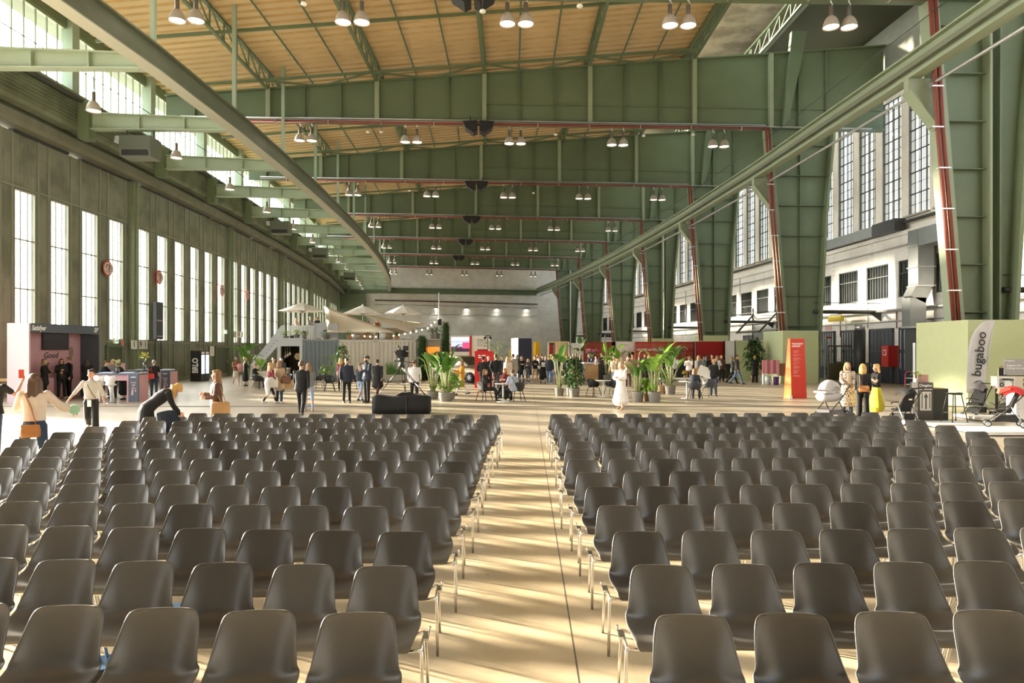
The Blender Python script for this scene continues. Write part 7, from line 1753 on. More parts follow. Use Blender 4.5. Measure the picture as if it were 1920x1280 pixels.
    if st != 'none':
        b.ell(hh((0, .030, .040)), .086, .092, .094, 14, 10, Hd)
        if st != 'cap': b.ell(hh((0, -.035, .085)), .064, .055, .038, 12, 8, Hd)
        if st in ('long', 'bob', 'verylong', 'hang'):
            L_ = {'long': .30, 'bob': .15, 'verylong': .42, 'hang': .34}[st]; dn = V((0, 0, -1))
            bk = Rx @ V((0, 1, 0)) if lean < 40 else V((0, 0, 0))
            for x, w in ((-.058, .042), (0, .062), (.058, .042)):
                p = hh((x, .055 if x == 0 else .03, .03)); q = p+Hd @ V((x*.25, .022, -.10)); pts = [p, q, q+dn*(L_*.5)+bk*.015, q+dn*L_+bk*.01]
                loft(b, pts, [(w, .045), (w, .04), (w*.95, .036), (w*.6, .02)], Hd @ V((1, 0, 0)), 10)
            if st in ('long', 'verylong', 'hang'):
                for s in (-1, 1):
                    p = hh((s*.070, -.005, .03)); loft(b, [p, p+Hd @ V((s*.01, 0, -.09)), p+Hd @ V((s*.012, -.005, -.09))+dn*L_*.55], [(.022, .032), (.024, .036), (.012, .018)], Hd @ V((1, 0, 0)), 8)
        elif st == 'bun': b.ell(hh((0, .085, .10)), .045, .045, .045, 10, 8, Hd)
        elif st == 'topknot': b.ell(hh((0, .02, .145)), .032, .032, .03, 10, 8, Hd)
        elif st == 'pony':
            p = hh((0, .115, .06)); loft(b, [hh((0, .08, .06)), p, p+V((0, .02, -.12)), p+V((0, .0, -.26))], [.03, .034, .034, .014], (1, 0, 0), 8)
        elif st == 'curly':
            rr = random.Random(int(h*1000)); 
            for i in range(16): a = rr.uniform(0, 6.3); z = rr.uniform(-.05, .12); b.ell(hh((.085*math.cos(a), .045+.075*abs(math.sin(a)), z)), .034, .034, .034, 8, 6)
        b.v = [tuple(V(p)*k) for p in b.v]; link('hair', remesh(b, 'hair', hm, min(v, .013), 2), ro)
    if st == 'cap':
        b = MB(); b.ell(hh((0, .008, .062)), .090, .106, .072, 14, 8, Hd); loft(b, [hh((0, -.07, .058)), hh((0, -.165, .048))], [(.066, .010), (.05, .008)], Hd @ V((1, 0, 0))); b.v = [tuple(V(p)*k) for p in b.v]; link('cap', remesh(b, 'cap', C_char, .011, 1), ro)
    if scarf:
        b = MB(); b.tube([tr(.085*math.cos(R(30*i)), .01-.085*math.sin(R(30*i)), 1.475) for i in range(13)], .036, 8); b.v = [tuple(V(p)*k) for p in b.v]; link('scarf', remesh(b, 'scarf', scarf, v), ro)
    J2 = {q: W_(p) for q, p in J.items() if q[:2] not in ('fd', 'ud')}; J2['root'] = ro
    J2['pt'] = lambda x, y, z: W_(tr(x, y, z))
    return J2
FP = lambda px, Y: ((px-960)/F*Y, Y)
def bag(J, c, wdt, hgt, dep, m, lab, face, strap=None, flap=False, nm='handbag', pts=None):
    face = face-math.degrees(math.atan2(c[0], c[1]))
    """soft bag hanging at c (world), with a strap through the given world points"""
    c = Vector(c); e = empty(nm, c, R(face), lab, 'bag'); b = MB(); w, h, d = wdt/2, hgt, dep/2
    rs = []
    for z, q in ((-h, .9), (-h*.9, 1.0), (-h*.5, 1.02), (-h*.1, .93), (0, .86)):
        rs.append([(w*q*math.copysign(abs(math.cos(2*PI*i/20))**.6, math.cos(2*PI*i/20)), d*(1.1 if z < -.3*h else .7)*math.copysign(abs(math.sin(2*PI*i/20))**.8, math.sin(2*PI*i/20)), z) for i in range(20)])
    b.rings(rs, True); b.build('bag_body', m, e, fix=True)
    if flap: b = MB(); b.prism_y([(-w*.9, .01), (w*.9, .01), (w*.8, -h*.5), (0, -h*.62), (-w*.8, -h*.5)], -d*1.25, -d*1.0); b.build('flap', m, e)
    if pts:
        inv = Matrix.Rotation(-R(face), 3, 'Z'); b = MB(); b.tube([inv @ (Vector(p)-c) for p in pts], .011, 6); b.build('strap', m, e)
    return e
def worn(nm, b, m, J):
    o = b.build(nm, m, J['root']); o.matrix_parent_inverse = J['root'].matrix_basis.inverted(); return o
M_tan = mat('tan_leather', (.52, .30, .13), .5); M_cog = mat('cognac_leather', (.40, .16, .04), .45); M_bbag = mat('brown_leather', (.16, .07, .03), .5); M_rbag = mat('red_leather', (.60, .04, .03), .45)
HANG = ((4, 7, 8, 0), (4, 7, 8, 0)); SWING = ((22, 8, 18, 0), (-18, 9, 10, 0)); PHONE = ((26, 6, 95, 30), (26, 6, 95, 30)); FOLD = ((24, 8, 88, 55), (22, 8, 92, 55)); ONEUP = ((24, 8, 100, 25), (4, 7, 10, 0)); BEHIND = ((-22, 14, 30, 25), (-22, 14, 30, 25)); REACH = ((55, 4, 25, 12), (50, 6, 25, 12))

# --- left foreground
j = person(FP(64, 10.9), 172, 1.73, 'person in a cream blouse and jeans with a brown crossbody bag, seen from behind', ('long', 'brown'), (C_cream, 1.0, 'puff'), ('trousers', C_dkj), SHB, 'wide', ((30, 16, 86, 20), (16, 40, 40, -38)), turn=20)
p = [j['pt'](.10, .10, 1.44), j['pt'](.10, .12, 1.40), j['pt'](.02, .145, 1.2), j['pt'](-.03, .16, 1.0), j['pt'](-.05, .17, .93)]
bag(j, j['pt'](.02, .19, .93), .27, .19, .09, M_cog, 'small cognac crossbody bag behind the hip of the person in the cream blouse', 172+180, flap=True, pts=[j['pt'](.09, .13, 1.42), j['pt'](.11, .05, 1.455)]+p[1:]+[j['pt'](.13, .17, .90)])
b = MB(); b.lathe([(.07, -.02), (.085, 0), (.07, .02)], 16); o = one('round_pad', b, mat('mint_green', (.36, .62, .42), .5), j['wrr']+Vector((.07, -.05, .03)), 0, 'round mint green pad in the hand of the person in the cream blouse', 'pad'); o.rotation_euler = (R(70), 0, R(30))
j = person(FP(171, 16.7), -8, 1.64, 'person in a pale grey sweater and black flared trousers walking towards the seats', ('bun', 'dark'), (C_lgrey, 1.0, 'mid'), ('flares', C_blk), SHT, 'walk', ((4, 18, 10, -12), (6, 36, 14, -34)), turn=-25, skin=1, legs=((16, 3, 10), (-20, 2, 40)))
b = MB(); b.box(-.05, .05, -.006, .006, -.16, 0); o = one('name_badge', b, M_signw, j['pt'](-.02, -.17, .96), R(-8), 'white name badge hanging at the waist of the person in the grey sweater', 'badge')
b = MB(); b.tube([Vector(j['pt'](-.09, -.07, 1.45)), Vector(j['pt'](-.05, -.13, 1.3)), Vector(j['pt'](.05, -.13, 1.1)), Vector(j['pt'](.12, -.1, .99))], .006, 5); worn('cord', b, C_blk, j)
j = person(FP(276, 14.0), 96, 1.70, 'person with hanging golden hair in a long black coat bending over the seats', ('hang', 'golden'), (C_blk, .66, 'coat'), ('trousers', C_blk), SHB, 'lean', ((26, 6, 10, 6), (20, 6, 10, 4)), lean=50, nod=34)
jk = empty('draped_jacket', (FP(314, 13.75)[0], 13.75, 0), R(10), 'dark blue jacket draped over the end chair of the far left row', 'jacket')
b = MB(); loft(b, [(0, .0, .82), (.0, -.1, .86), (.05, -.14, .62), (.06, -.15, .46)], [(.16, .05), (.19, .06), (.2, .07), (.17, .06)], (1, 0, 0), 12); loft(b, [(-.08, .05, .80), (-.1, .12, .55), (-.05, .14, .35)], [(.1, .05), (.12, .06), (.08, .05)], (1, 0, 0)); loft(b, [(.1, -.1, .85), (.2, -.1, .72), (.22, -.1, .5)], [.06, .06, .05]); link('fabric', remesh(b, 'fabric', cl('ink', (.012, .018, .034)), .014), jk)
j = person(FP(406, 15.1), -84, 1.67, 'person in a dark brown jacket with a tan shoulder bag walking left behind the seats', ('long', 'lightbrown'), (C_brown, .93, 'coat'), ('trousers', cl('aubergine', (.045, .03, .04))), SHB, 'step', ((10, 8, 70, 35), (18, 6, 85, 40)), inner=C_cream)
c = j['pt'](.24, .06, 1.02); bag(j, c, .40, .26, .12, M_tan, 'tan leather shoulder bag of the person in the dark brown jacket', -84+80, pts=[c+Vector((.0, .02, 0)), j['pt'](.17, -.05, 1.3), j['pt'](.15, 0, 1.46), j['pt'](.2, .08, 1.3), c+Vector((.12, -.02, 0))])
j = person(FP(-17, 12.2), 150, 1.78, 'person in a black tee at the left edge raising a phone, mostly cut off', ('short', 'dark'), (C_blk, .95, 'short'), ('trousers', C_dkj), SHB, 'stand', ((4, 8, 10, 0), (52, 22, 105, -10)), fem=False, skin=1)
b = MB(); b.box(-.04, .04, -.008, .008, -.02, .14); o = one('phone', b, mat('red_phone_case', (.6, .06, .03), .4), j['wrr']+Vector((.01, -.02, .10)), R(30), 'red phone held up at the left edge', 'phone')
# --- pink booth and bar tables
bx = lambda x, y: tuple((bo+Matrix.Rotation(ba, 3, 'Z') @ Vector((x, y, 0)))[:2])
person(bx(1.2, .38), 75, 1.70, 'person with long fair hair and black coat, leftmost in the pink booth', ('long', 'lightbrown'), (C_blk, .70, 'coat'), ('leggings', C_blk), SHB, 'stand', FOLD, z0=.02)
person(bx(2.1, .36), 5, 1.70, 'person in a black suit and green top holding a drink in the pink booth', ('long', 'brown'), (C_blk, .88, 'coat'), ('trousers', C_blk), SHW, 'stand', ((14, 8, 70, 45), (24, 9, 88, 40)), inner=C_olive, z0=.02)
person(bx(2.62, .45), -60, 1.76, 'person with hair in a bun and black jacket, rightmost inside the pink booth', ('bun', 'lightbrown'), (C_blk, .86, 'coat'), ('trousers', C_blk), SHW, 'stand', HANG, turn=-40, z0=.02)
person(FP(163, 29.6), 165, 1.72, 'person with long dark hair in a black coat standing at the booth corner', ('long', 'dark'), (C_blk, .6, 'coat'), ('trousers', C_blk), SHB, 'stand', FOLD)
person(FP(181, 32.4), -70, 1.72, 'person with dark hair and olive top next to the slate booth panel', ('bob', 'dark'), (C_olive, .9, 'long'), ('trousers', C_blk), SHB, 'stand', FOLD)
person(FP(191, 28.7), 70, 1.66, 'person in black with pinned up hair leaning on the near bar table', ('bun', 'brown'), (C_blk, .9, 'long'), ('trousers', C_blk), SHW, 'lean', REACH, lean=16)
person(FP(211, 29.5), 10, 1.70, 'person with blonde hair and a grey scarf behind the near bar table', ('bob', 'blonde'), (C_grey, .9, 'coat'), ('trousers', C_blk), SHB, 'lean', FOLD, lean=10, nod=12, scarf=C_grey)
person(FP(231, 28.7), -62, 1.66, 'person with black curls and black coat leaning on the near bar table', ('curly', 'dark'), (C_blk, .8, 'coat'), ('skirt', C_blk, .3, .12), SHB, 'lean', REACH, lean=20)
j = person(FP(289, 30.7), 175, 1.64, 'person in black with a red shoulder bag standing at the far bar table', ('bun', 'grey'), (C_blk, .92, 'long'), ('trousers', C_dkj), SHB, 'stand', ((18, 10, 50, 20), (30, 8, 80, 30)))
c = j['pt'](.16, .20, 1.10); bag(j, c, .36, .24, .12, M_rbag, 'bright red shoulder bag on the back of the person at the far bar table', 175+180, pts=[c+Vector((-.1, 0, 0)), j['pt'](.14, .12, 1.3), j['pt'](.12, .0, 1.47), j['pt'](.1, .13, 1.3), c+Vector((.1, 0, 0))])
# --- walkers and groups on the left of the hall
person(FP(565, 21.7), 168, 1.80, 'person in a black hoodie and black trousers walking away', ('topknot', 'brown'), (C_blk, .86, 'long'), ('trousers', C_blk), mat('shoe_brown', (.10, .05, .03), .5), 'walk', SWING, fem=False, turn=12)
person(FP(579, 23.3), 176, 1.67, 'person in a grey vest and light blue jeans walking away', ('long', 'lightbrown'), (C_grey, .92, 'long'), ('leggings', C_pale), SHT, 'step', ((8, 6, 12, 0), (40, 8, 70, 20)))
j = person(FP(507, 26.6), 118, 1.66, 'person with fair hair and maroon top carrying a white tote', ('long', 'blonde'), (C_mar, .94, 'long'), ('leggings', C_blk), SHW, 'walk', ((10, 12, 60, 25), (6, 14, 40, 0)))
c = j['pt'](-.22, -.02, 1.14); bag(j, c, .34, .40, .06, M_signw, 'white printed tote bag on the shoulder of the person in the maroon top', 12, pts=[c+Vector((-.08, 0, 0)), j['pt'](-.17, -.04, 1.4), j['pt'](-.15, 0, 1.46), j['pt'](-.17, .06, 1.4), c+Vector((.08, 0, 0))], nm='tote_bag')
b = MB(); loft(b, [(0, 0, 1.0), (-.03, -.03, .85), (-.02, 0, .6), (.0, 0, .36)], [(.08, .05), (.12, .07), (.11, .06), (.07, .04)], (1, 0, 0), 12); o = link('carried_coat', remesh(b, 'carried_coat', C_white, .016), None, (j['elr'].x-.16, j['elr'].y-.18, 0), 0); tag(o, 'white coat carried over the arm of the person in the maroon top', 'coat')
j = person(FP(524, 26.9), 150, 1.66, 'person in a beige coat and hat-like fair bob carrying brown bags', ('bob', 'lightbrown'), (C_beige, .62, 'coat'), ('trousers', C_dkj), SHW, 'stand', ((8, 8, 20, 0), (14, 10, 60, 10)))
c = j['pt'](-.28, -.02, 1.1); bag(j, c, .40, .26, .14, M_bbag, 'dark brown leather bag on the arm of the person in the beige coat', 30, pts=[c+Vector((-.1, 0, 0)), j['pt'](-.2, 0, 1.3), c+Vector((.1, 0, 0))])
c = j['pt'](-.22, -.16, .96); e = empty('paper_bag', c, R(20), 'flat tan paper bag below the dark brown leather bag', 'bag'); b = MB(); b.box(-.24, .24, -.03, .03, -.36, 0); b.build('bag_body', mat('kraft_paper', (.50, .33, .17), .8), e); b = MB(); b.box(-.25, -.1, -.035, .035, -.37, -.1); b.build('print', C_mar, e)
person(FP(513, 34.5), 20, 1.70, 'person with dark hair talking behind the two bag carriers', ('short', 'dark'), (C_beige, .9, 'long'), ('trousers', C_blk), SHB, 'stand', FOLD, fem=False); person(FP(528, 34.2), -15, 1.72, 'person with black hair in a dark jacket right behind the beige coat', ('long', 'dark'), (C_char, .9, 'coat'), ('trousers', C_blk), SHB, 'stand', HANG)
person(FP(528, 49.2), 10, 1.66, 'person in a pale pink top inside the grey kiosk', ('bun', 'brown'), (cl('pale_pink', (.55, .35, .28)), .95, 'mid'), ('trousers', C_blk), SHB, 'stand', PHONE)
person(FP(650, 27.0), 8, 1.77, 'person with short dark hair and navy jacket looking down', ('short', 'dark'), (C_navy, .9, 'coat'), ('trousers', C_blk), SHB, 'stand', ((4, 10, 14, 0), (4, 12, 14, 0)), fem=False, nod=22, skin=1)
j = person(FP(688, 27.1), -52, 1.86, 'bearded person in a cap and dark jacket holding a phone', ('cap', 'dark'), (C_navy, .88, 'coat'), ('trousers', C_blk), SHB, 'stand', ((20, 8, 88, 45), (22, 8, 88, 45)), fem=False, inner=C_white)
b = MB(); b.box(-.035, .035, -.07, .07, -.005, .005); one('phone', b, M_blk2, (j['wrl']+j['wrr'])*.5+Vector((-.06, -.05, .03)), R(30), 'dark phone in the hands of the bearded person', 'phone')
b = MB(); Jh = j['head']; b.ell((0, 0, 0), .07, .075, .06, 12, 8); o = link('beard', remesh(b, 'beard', HC['dark'], .01), j['root']); o.location = Matrix.Rotation(-j['root'].rotation_euler.z, 3, 'Z') @ (Jh-Vector(j['root'].location))+Vector((0, -.045, -.075)); 
person(FP(708, 30.3), 160, 1.72, 'person in a long dark coat with a maroon lining, walking away behind the tripod', ('short', 'dark'), (C_blk, .55, 'coat'), ('trousers', cl('wine', (.06, .015, .02))), SHB, 'walk', SWING, fem=False)
person(FP(676, 27.9), 150, 1.62, 'person in a black jacket and pale jeans with fair hair, between the two men', ('long', 'lightbrown'), (C_navy, .95, 'coat'), ('leggings', C_pale), SHB, 'walk', HANG, turn=-30)
person(FP(639, 35.2), 165, 1.66, 'person with golden hair in a maroon coat, back turned, before the palm', ('long', 'golden'), (C_mar, .82, 'coat'), ('trousers', C_blk), SHB, 'stand', HANG)
person(FP(777, 26.6), 178, 1.70, 'camera operator in a white sweater standing behind the black case', ('short', 'brown'), (C_white, .9, 'long'), ('trousers', C_blk), SHB, 'stand', ((8, 10, 20, 0), (8, 12, 25, 0)), fem=False)
j = person(FP(443, 40.2), 12, 1.73, 'person in a brown jacket and white skirt carrying a pink jacket', ('long', 'brown'), (C_rust, .93, 'coat'), ('skirt', C_white, .56, .10), SHT, 'walk', ((26, 10, 84, 30), (24, 10, 84, 35)))
b = MB(); loft(b, [(0, 0, .08), (.02, -.05, -.1), (.05, -.02, -.36)], [(.16, .06), (.17, .07), (.12, .04)], (1, 0, 0), 10); o = link('carried_jacket', remesh(b, 'carried_jacket', C_pink, .018), None, j['wrl']+Vector((.08, -.08, 0)), 0); tag(o, 'pink jacket over the arm of the person in the white skirt', 'jacket')
person(FP(460, 39.4), 100, 1.66, 'person in a black dress standing beside the tall banana plant', ('bun', 'blonde'), (C_blk, .95, 'long'), ('skirt', C_blk, .40, .16), SHB, 'stand', FOLD)
j = person(FP(478, 37.6), 60, 1.72, 'seated person in black reading a newspaper near the banana plants', ('short', 'lightbrown'), (C_blk, .95, 'coat'), ('trousers', C_blk), SHB, 'cross', ((30, 8, 70, 12), (30, 8, 70, 12)), nod=18)
b = MB(); b.prism_z([(-.3, -.02), (0, .03), (.3, -.02), (0, .045)], -.22, .2); o = one('newspaper', b, M_signw, (j['wrl']+j['wrr'])*.5+Vector((.12, -.05, .0)), R(60), 'open newspaper in the hands of the seated reader', 'newspaper'); o.rotation_euler = (R(-55), 0, R(60))
e = empty('pouf_seat', (*FP(478, 37.6), 0), R(60), 'pale cube seat under the person reading the newspaper', 'seat'); b = MB(); b.box(-.24, .24, -.22, .24, 0, .42); b.build('cube', mat('weathered_plank'), e)
# --- middle
j = person(FP(866, 31.6), -78, 1.66, 'person in a mustard dress with white leggings walking left', ('verylong', 'lightbrown'), (C_must, .9, 'long'), ('skirt', C_must, .52, .10, C_white), SHB, 'walk', ((20, 6, 60, 20), (36, 6, 70, 20)))
person(FP(909, 27.8), 72, 1.70, 'seated person in black with crossed legs at the cafe table', ('bob', 'lightbrown'), (C_blk, .95, 'long'), ('trousers', C_blk), SHB, 'cross', ((34, 8, 95, 25), (28, 8, 80, 30)), nod=8)
j = person(FP(963, 27.6), -148, 1.68, 'seated person in a pale blue shirt with a black strap, back turned', ('short', 'brown'), (C_blue, .9, 'puff'), ('trousers', C_blk), SHW, 'sit', ((24, 16, 60, 20), (34, 14, 70, 25)), lean=8)
b = MB(); b.tube([Vector(j['pt'](.1, .08, 1.45)), Vector(j['pt'](.06, .128, 1.32)), Vector(j['pt'](-.03, .142, 1.15)), Vector(j['pt'](-.11, .13, 1.0))], .009, 6); worn('strap', b, C_blk, j)
person(FP(947, 29.7), -20, 1.66, 'seated person with red hair behind the cafe table', ('long', 'ginger'), (C_mar, .95, 'long'), ('trousers', C_blk), SHB, 'sit', FOLD, nod=15)
e = empty('stool', (*FP(947, 29.7), 0), 0, 'dark cube stool under the red haired person', 'stool'); b = MB(); b.box(-.2, .2, -.18, .2, 0, .42); b.build('seat', M_blk2, e)
person(FP(906, 33.6), 170, 1.76, 'person in a black cap and black jacket facing the red board', ('cap', 'dark'), (C_blk, .88, 'coat'), ('trousers', C_char), SHB, 'stand', ((-14, 20, 50, 20), (-14, 22, 50, 20)), fem=False)
person(FP(916, 35.4), 25, 1.76, 'person with grey blond hair between the black jackets', ('short', 'grey'), (C_blk, .9, 'coat'), ('trousers', C_blk), SHB, 'stand', FOLD, fem=False)
person(FP(930, 34.6), 172, 1.86, 'tall person in a black jacket with hands clasped behind', ('short', 'brown'), (C_blk, .92, 'coat'), ('trousers', C_char), SHB, 'stand', BEHIND, fem=False)
person(FP(941, 37.4), -30, 1.76, 'person in a dark top looking left, right of the tall black jacket', ('short', 'lightbrown'), (C_navy, .9, 'long'), ('trousers', C_blk), SHB, 'stand', PHONE, fem=False)
person(FP(952, 36.2), 165, 1.72, 'person with long fair hair in a cream coat, back turned', ('verylong', 'blonde'), (C_cream, .72, 'coat'), ('trousers', C_beige), SHT, 'stand', HANG)
person(FP(962, 38.2), 178, 1.86, 'tall person in a grey beige coat beside the white tower side', ('short', 'dark'), (cl('stone', (.30, .26, .21)), .75, 'coat'), ('trousers', C_char), SHB, 'stand', HANG, fem=False)
person(FP(978, 42.4), 6, 1.70, 'person in black with a light scarf in front of the navy tower', ('long', 'lightbrown'), (C_blk, .8, 'coat'), ('leggings', C_blk), SHB, 'stand', FOLD, scarf=C_lgrey)
j = person(FP(990, 42.0), -8, 1.60, 'shorter person in a dark jacket and jeans in front of the navy tower', ('long', 'blonde'), (C_char, .9, 'coat'), ('leggings', C_dkj), SHW, 'walk', PHONE)
c = j['pt'](-.2, -.02, .98); bag(j, c, .22, .3, .1, mat('stone_bag', (.4, .38, .34), .6), 'pale bag hanging from the shorter person before the navy tower', 0, pts=[c+Vector((-.06, 0, 0)), j['pt'](-.15, 0, 1.45), c+Vector((.06, 0, 0))])
person(FP(1003, 42.8), 5, 1.72, 'person in a black top and beige trousers, right of the navy tower', ('short', 'brown'), (C_blk, .95, 'long'), ('trousers', C_beige), SHW, 'step', FOLD)
j = person(FP(1018, 42.6), 0, 1.70, 'person in a black dress holding a white book in the middle of the crowd', ('long', 'lightbrown'), (C_blk, .9, 'long'), ('skirt', C_blk, .36, .14), SHB, 'step', FOLD)
b = MB(); b.box(-.11, .11, -.02, .02, -.14, .14); one('book', b, M_signw, j['pt'](.02, -.26, 1.22), 0, 'white book held by the person in the black dress', 'book')
person(FP(1030, 41.6), 165, 1.76, 'person in a dark jacket and blue jeans left of the slim banana plant', ('short', 'lightbrown'), (C_navy, .88, 'coat'), ('trousers', C_jean), SHW, 'stand', HANG, fem=False)
person(FP(1038, 42.4), 150, 1.68, 'person in a pale coat half hidden behind the slim banana plant', ('long', 'blonde'), (C_white, .8, 'coat'), ('leggings', C_pale), SHW, 'stand', HANG)
person(FP(1064, 41.0), -15, 1.74, 'person in a black jacket and white shirt behind the dark bush', ('short', 'brown'), (C_blk, .9, 'coat'), ('trousers', C_blk), SHB, 'stand', HANG, fem=False, inner=C_white)
person(FP(1152, 37.5), -40, 1.78, 'person in a beige jacket and jeans raising a cup beside the wooden counter', ('short', 'dark'), (C_beige, .9, 'coat'), ('trousers', C_jean), SHB, 'stand', ((28, 10, 120, 30), (8, 8, 20, 0)), fem=False, inner=C_char)
j = person(FP(1164, 24.1), -25, 1.68, 'person in a long white dotted dress walking, arms across the waist', ('long', 'blonde'), (C_dot, .98, 'puff'), ('skirt', C_dot, .30, .24), SHT, 'step', ((20, 10, 82, 62), (14, 12, 66, 50)), turn=10)
person(FP(1178, 38.5), 10, 1.72, 'person with fair hair and beige top behind the white dress', ('long', 'lightbrown'), (C_beige, .85, 'long'), ('trousers', C_brown), SHB, 'stand', FOLD)
# --- right of the middle
for i, (px, Y, fc, h, hr, tp, bt, lab, fm) in enumerate((
    (1200, 45.5, 150, 1.70, ('long', 'brown'), C_brown, C_blk, 'person in a dark brown top behind the left big leaf', True), (1209, 46.0, 20, 1.80, ('short', 'lightbrown'), C_mid, C_dkj, 'person in a blue jacket left of the huge upright leaf', False),
    (1217, 47.0, 160, 1.72, ('long', 'blonde'), C_blk, C_blk, 'person in black behind the huge upright leaf', True), (1266, 46.0, -20, 1.72, ('short', 'dark'), C_white, C_blk, 'person in a white top looking over the plants', False),
    (1245, 47.0, 170, 1.74, ('short', 'brown'), C_char, C_blk, 'person in charcoal behind the spreading plant', False))):
    person(FP(px, Y), fc, h, lab, hr, (tp, .9, 'long'), ('trousers', bt), SHB, 'stand', FOLD if i % 2 else HANG, fem=fm)
person(FP(1292, 40.5), -20, 1.74, 'person in a white patterned shirt reading a leaflet before the slatted wall', ('short', 'lightbrown'), (C_dot, .92, 'mid'), ('trousers', C_brown), SHB, 'stand', PHONE, fem=False)
j = person(FP(1310, 41.0), 172, 1.76, 'person with fair hair in a grey hooded top, back turned', ('long', 'blonde'), (C_grey, .9, 'coat'), ('trousers', C_beige), SHW, 'stand', HANG)
c = j['pt'](.0, .2, 1.05); bag(j, c, .42, .36, .05, mat('kraft_paper'), 'brown paper carrier held behind the grey hooded top', 172, nm='paper_bag')
person(FP(1326, 41.6), 168, 1.74, 'person with black hair in a black coat before the crimson wall', ('long', 'dark'), (C_blk, .7, 'coat'), ('trousers', C_blk), SHB, 'stand', HANG)
person(FP(1335, 43.0), 30, 1.80, 'person with dark hair and maroon top before the crimson wall', ('short', 'dark'), (C_mar, .9, 'long'), ('trousers', C_blk), SHB, 'stand', HANG, fem=False)
j = person(FP(1345, 41.2), 140, 1.76, 'person with a dark backpack over a white top by the black counter', ('long', 'lightbrown'), (C_white, .92, 'long'), ('trousers', C_char), SHW, 'step', FOLD)
c = j['pt'](0, .20, 1.40); bag(j, c, .28, .40, .16, C_char, 'dark backpack on the person in the white top', 140, nm='backpack', pts=[j['pt'](.1, .14, 1.38), j['pt'](.12, .02, 1.47), j['pt'](.12, -.10, 1.3), j['pt'](.12, .1, 1.1)])
person(FP(1353, 44.0), 20, 1.74, 'person with curly fair hair by the black counter', ('curly', 'golden'), (C_brown, .9, 'long'), ('trousers', C_blk), SHB, 'stand', HANG)
j = person(FP(1338, 31.2), 176, 1.68, 'person with fair curls in a low backed black dress by the tub chairs', ('curly', 'blonde'), (C_blk, .9, 'long'), ('trousers', C_dkj), SHB, 'stand', ((30, 8, 90, 10), (6, 10, 10, 0)))
b = MB(); b.prism_z([(-.34, -.02), (0, .03), (.3, -.02), (0, .045)], -.25, .24); o = one('newspaper', b, M_signw, j['pt'](.36, .0, 1.12), R(-20), 'large white sheet held out by the person in the low backed black dress', 'sheet'); o.rotation_euler = (R(-20), R(20), R(-20))
person(FP(1301, 29.3), 168, 1.70, 'seated person with fair hair in a navy sweater, back turned', ('bob', 'lightbrown'), (C_navy, .92, 'long'), ('trousers', C_navy), SHB, 'sit', REACH, lean=14)
j = person(FP(1382, 41.4), 82, 1.84, 'person in a dark jacket and jeans striding right', ('short', 'brown'), (C_char, .88, 'coat'), ('trousers', C_jean), SHB, 'walk', HANG, fem=False)
j = person(FP(1373, 42.4), 96, 1.72, 'person with long fair hair walking right beside the striding person', ('verylong', 'lightbrown'), (C_char, .9, 'long'), ('trousers', C_blk), SHB, 'walk', HANG)
c = j['pt'](-.22, .08, 1.02); bag(j, c, .26, .26, .1, mat('stone_bag'), 'pale beige shoulder bag of the person with long fair hair walking right', 90, pts=[c+Vector((0, -.08, 0)), j['pt'](-.14, 0, 1.46), c+Vector((0, .08, 0))])
person(FP(1415, 43.0), 178, 1.72, 'person with a blond bun in a long black tunic, back turned, by the umbrella tree', ('bun', 'golden'), (C_blk, .55, 'coat'), ('flares', C_blk), SHB, 'stand', ((20, 12, 60, 30), (20, 12, 60, 30)))
person(FP(1589, 21.9), 12, 1.70, 'person with long blonde hair in a spotted coat beside the pram', ('verylong', 'blonde'), (C_leo, .42, 'coat'), ('trousers', C_dkj), SHB, 'stand', ((12, 9, 30, 10), (12, 9, 50, 15)), turn=10, inner=C_cream)
j = person(FP(1618, 20.6), 172, 1.68, 'person in black with wide trousers and a cognac belt bag, back turned', ('bob', 'golden'), (C_blk, .92, 'long'), ('flares', C_blk), SHB, 'stand', HANG)
c = j['pt'](-.06, .19, 1.06); bag(j, c, .30, .18, .08, M_cog, 'cognac belt bag on the back of the person in black', 172+180, flap=True, pts=[c+Vector((-.12, 0, -.02)), j['pt'](.08, .12, 1.35), j['pt'](.1, 0, 1.46), j['pt'](.06, -.1, 1.3)])
person(FP(1643, 21.2), -62, 1.66, 'person with a blond bob in a lemon yellow skirt right of the person in black', ('bob', 'golden'), (C_blk, 1.0, 'short'), ('skirt', C_yel, .34, .26), SHB, 'stand', ((24, 12, 110, 40), (10, 10, 60, 50)))
# --- terrace
person(FP(582, 51.2), 30, 1.74, 'person in a grey top standing under the left parasol on the terrace', ('bun', 'lightbrown'), (C_grey, .9, 'long'), ('trousers', C_char), SHB, 'stand', FOLD, z0=CH+.063)
person(FP(597, 48.9), -20, 1.66, 'person with blond hair leaning on the terrace railing', ('bob', 'blonde'), (C_blk, .92, 'long'), ('trousers', C_blk), SHB, 'lean', REACH, lean=24, nod=18, z0=CH+.063)
person(FP(707, 51.8), 178, 1.60, 'person in rust with dark hair on the terrace behind the sails', ('short', 'brown'), (C_rust, .9, 'long'), ('trousers', C_blk), SHB, 'stand', FOLD, z0=CH+.063, fem=False)
person(FP(691, 53.0), 20, 1.52, 'person with dark hair further back on the terrace behind the sails', ('long', 'dark'), (C_char, .9, 'long'), ('trousers', C_blk), SHB, 'stand', FOLD, z0=CH+.063)
person(FP(556, 51.6), 60, 1.66, 'person in beige under the left parasol beside the terrace plants', ('long', 'blonde'), (C_beige, .9, 'long'), ('trousers', C_beige), SHB, 'stand', FOLD, z0=CH+.063)
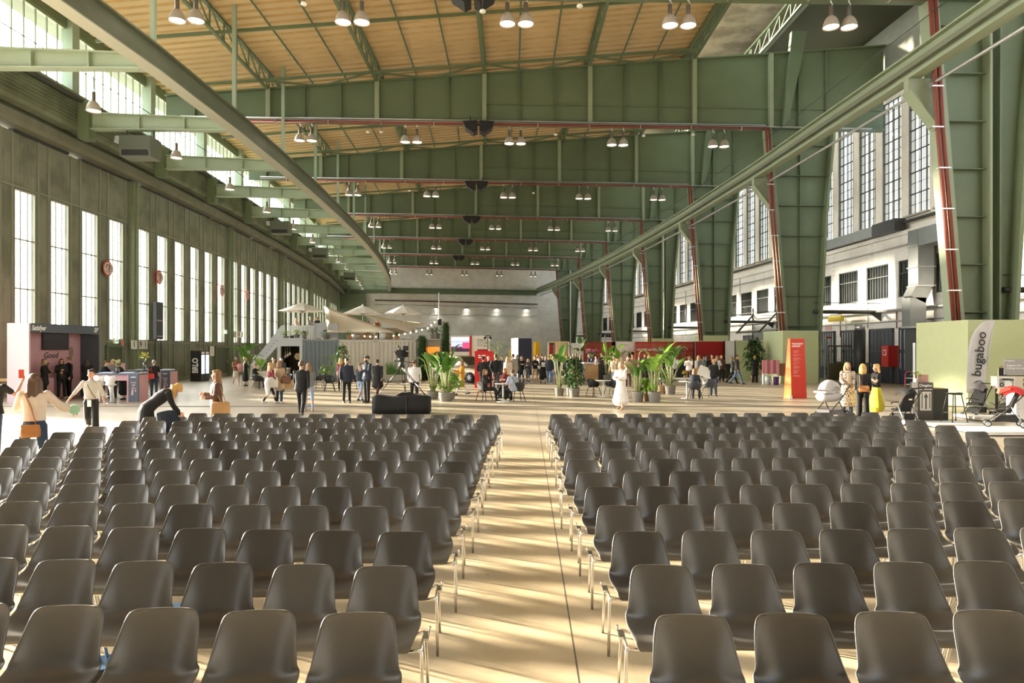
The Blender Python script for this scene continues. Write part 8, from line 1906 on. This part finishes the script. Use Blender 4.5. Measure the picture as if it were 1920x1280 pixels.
person(FP(808, 49.4), -10, 1.74, 'dark dressed bartender in the orange kiosk, left one', ('short', 'dark'), (C_blk, .9, 'long'), ('trousers', C_blk), SHB, 'stand', FOLD, fem=False); person(FP(817, 49.2), 20, 1.76, 'dark dressed bartender in the orange kiosk, right one', ('short', 'dark'), (C_char, .9, 'long'), ('trousers', C_blk), SHB, 'stand', HANG, fem=False)
# --- the crowd further back
rnd = random.Random(21); tops = [C_blk, C_navy, C_char, C_cream, C_brown, C_grey, C_white, C_rust, C_beige]; tn = ['black', 'navy', 'charcoal', 'cream', 'brown', 'grey', 'white', 'rust', 'beige']
hn = {'blonde': 'blonde', 'lightbrown': 'light brown', 'brown': 'brown', 'dark': 'black', 'golden': 'golden', 'grey': 'grey'}
used_l = set()
for px, Y in ((1010, 48), (1024, 50), (1034, 52), (1046, 49), (1055, 52), (1063, 47), (1071, 50), (1080, 53), (1089, 48.5), (1104, 52), (1118, 50.5), (1128, 52), (1143, 51), (1160, 50.5), (970, 46), (958, 44.5), (1015, 56), (1050, 57), (1076, 58), (1186, 47.5), (1226, 49), (1240, 50.2), (1256, 48.6), (1320, 46.4), (1347, 47)):
    hc = rnd.choice(list(hn)); ti = rnd.randrange(len(tops)); hs = rnd.choice(['long', 'long', 'bob', 'short', 'bun', 'pony']); fc = rnd.choice([0, 20, -30, 150, 180, 170, 90, -90])
    look = 'facing the camera' if abs(fc) < 40 else 'looking right' if fc == 90 else 'looking left' if fc == -90 else 'back turned'
    ref = 'yellow panels' if px < 1030 else 'timber framed booth' if px < 1069 else 'white panel' if px < 1094 else 'dark red wall' if px < 1150 else 'white booth wall' if px < 1192 else 'slatted wall' if px < 1302 else 'crimson wall'
    lab = 'person in %s with %s %s hair, %s, before the %s' % (tn[ti], hn[hc], 'short' if hs in ('short', 'bob') else 'pinned' if hs in ('bun', 'pony') else 'long', look, ref)
    if lab in used_l: lab = lab.replace('person', 'second person')
    used_l.add(lab)
    person(FP(px, Y), fc, rnd.uniform(1.62, 1.84), lab, (hs, hc), (tops[ti], rnd.choice([.9, .8, .6]), rnd.choice(['long', 'coat'])), ('trousers', rnd.choice([C_blk, C_dkj, C_jean, C_char, C_beige])), rnd.choice([SHB, SHW]), rnd.choice(['stand', 'stand', 'step']), rnd.choice([HANG, FOLD, PHONE, ONEUP]), fem=hs != 'short', group='people in the crowd at the back')
bpy.data.scenes.remove(TMP)
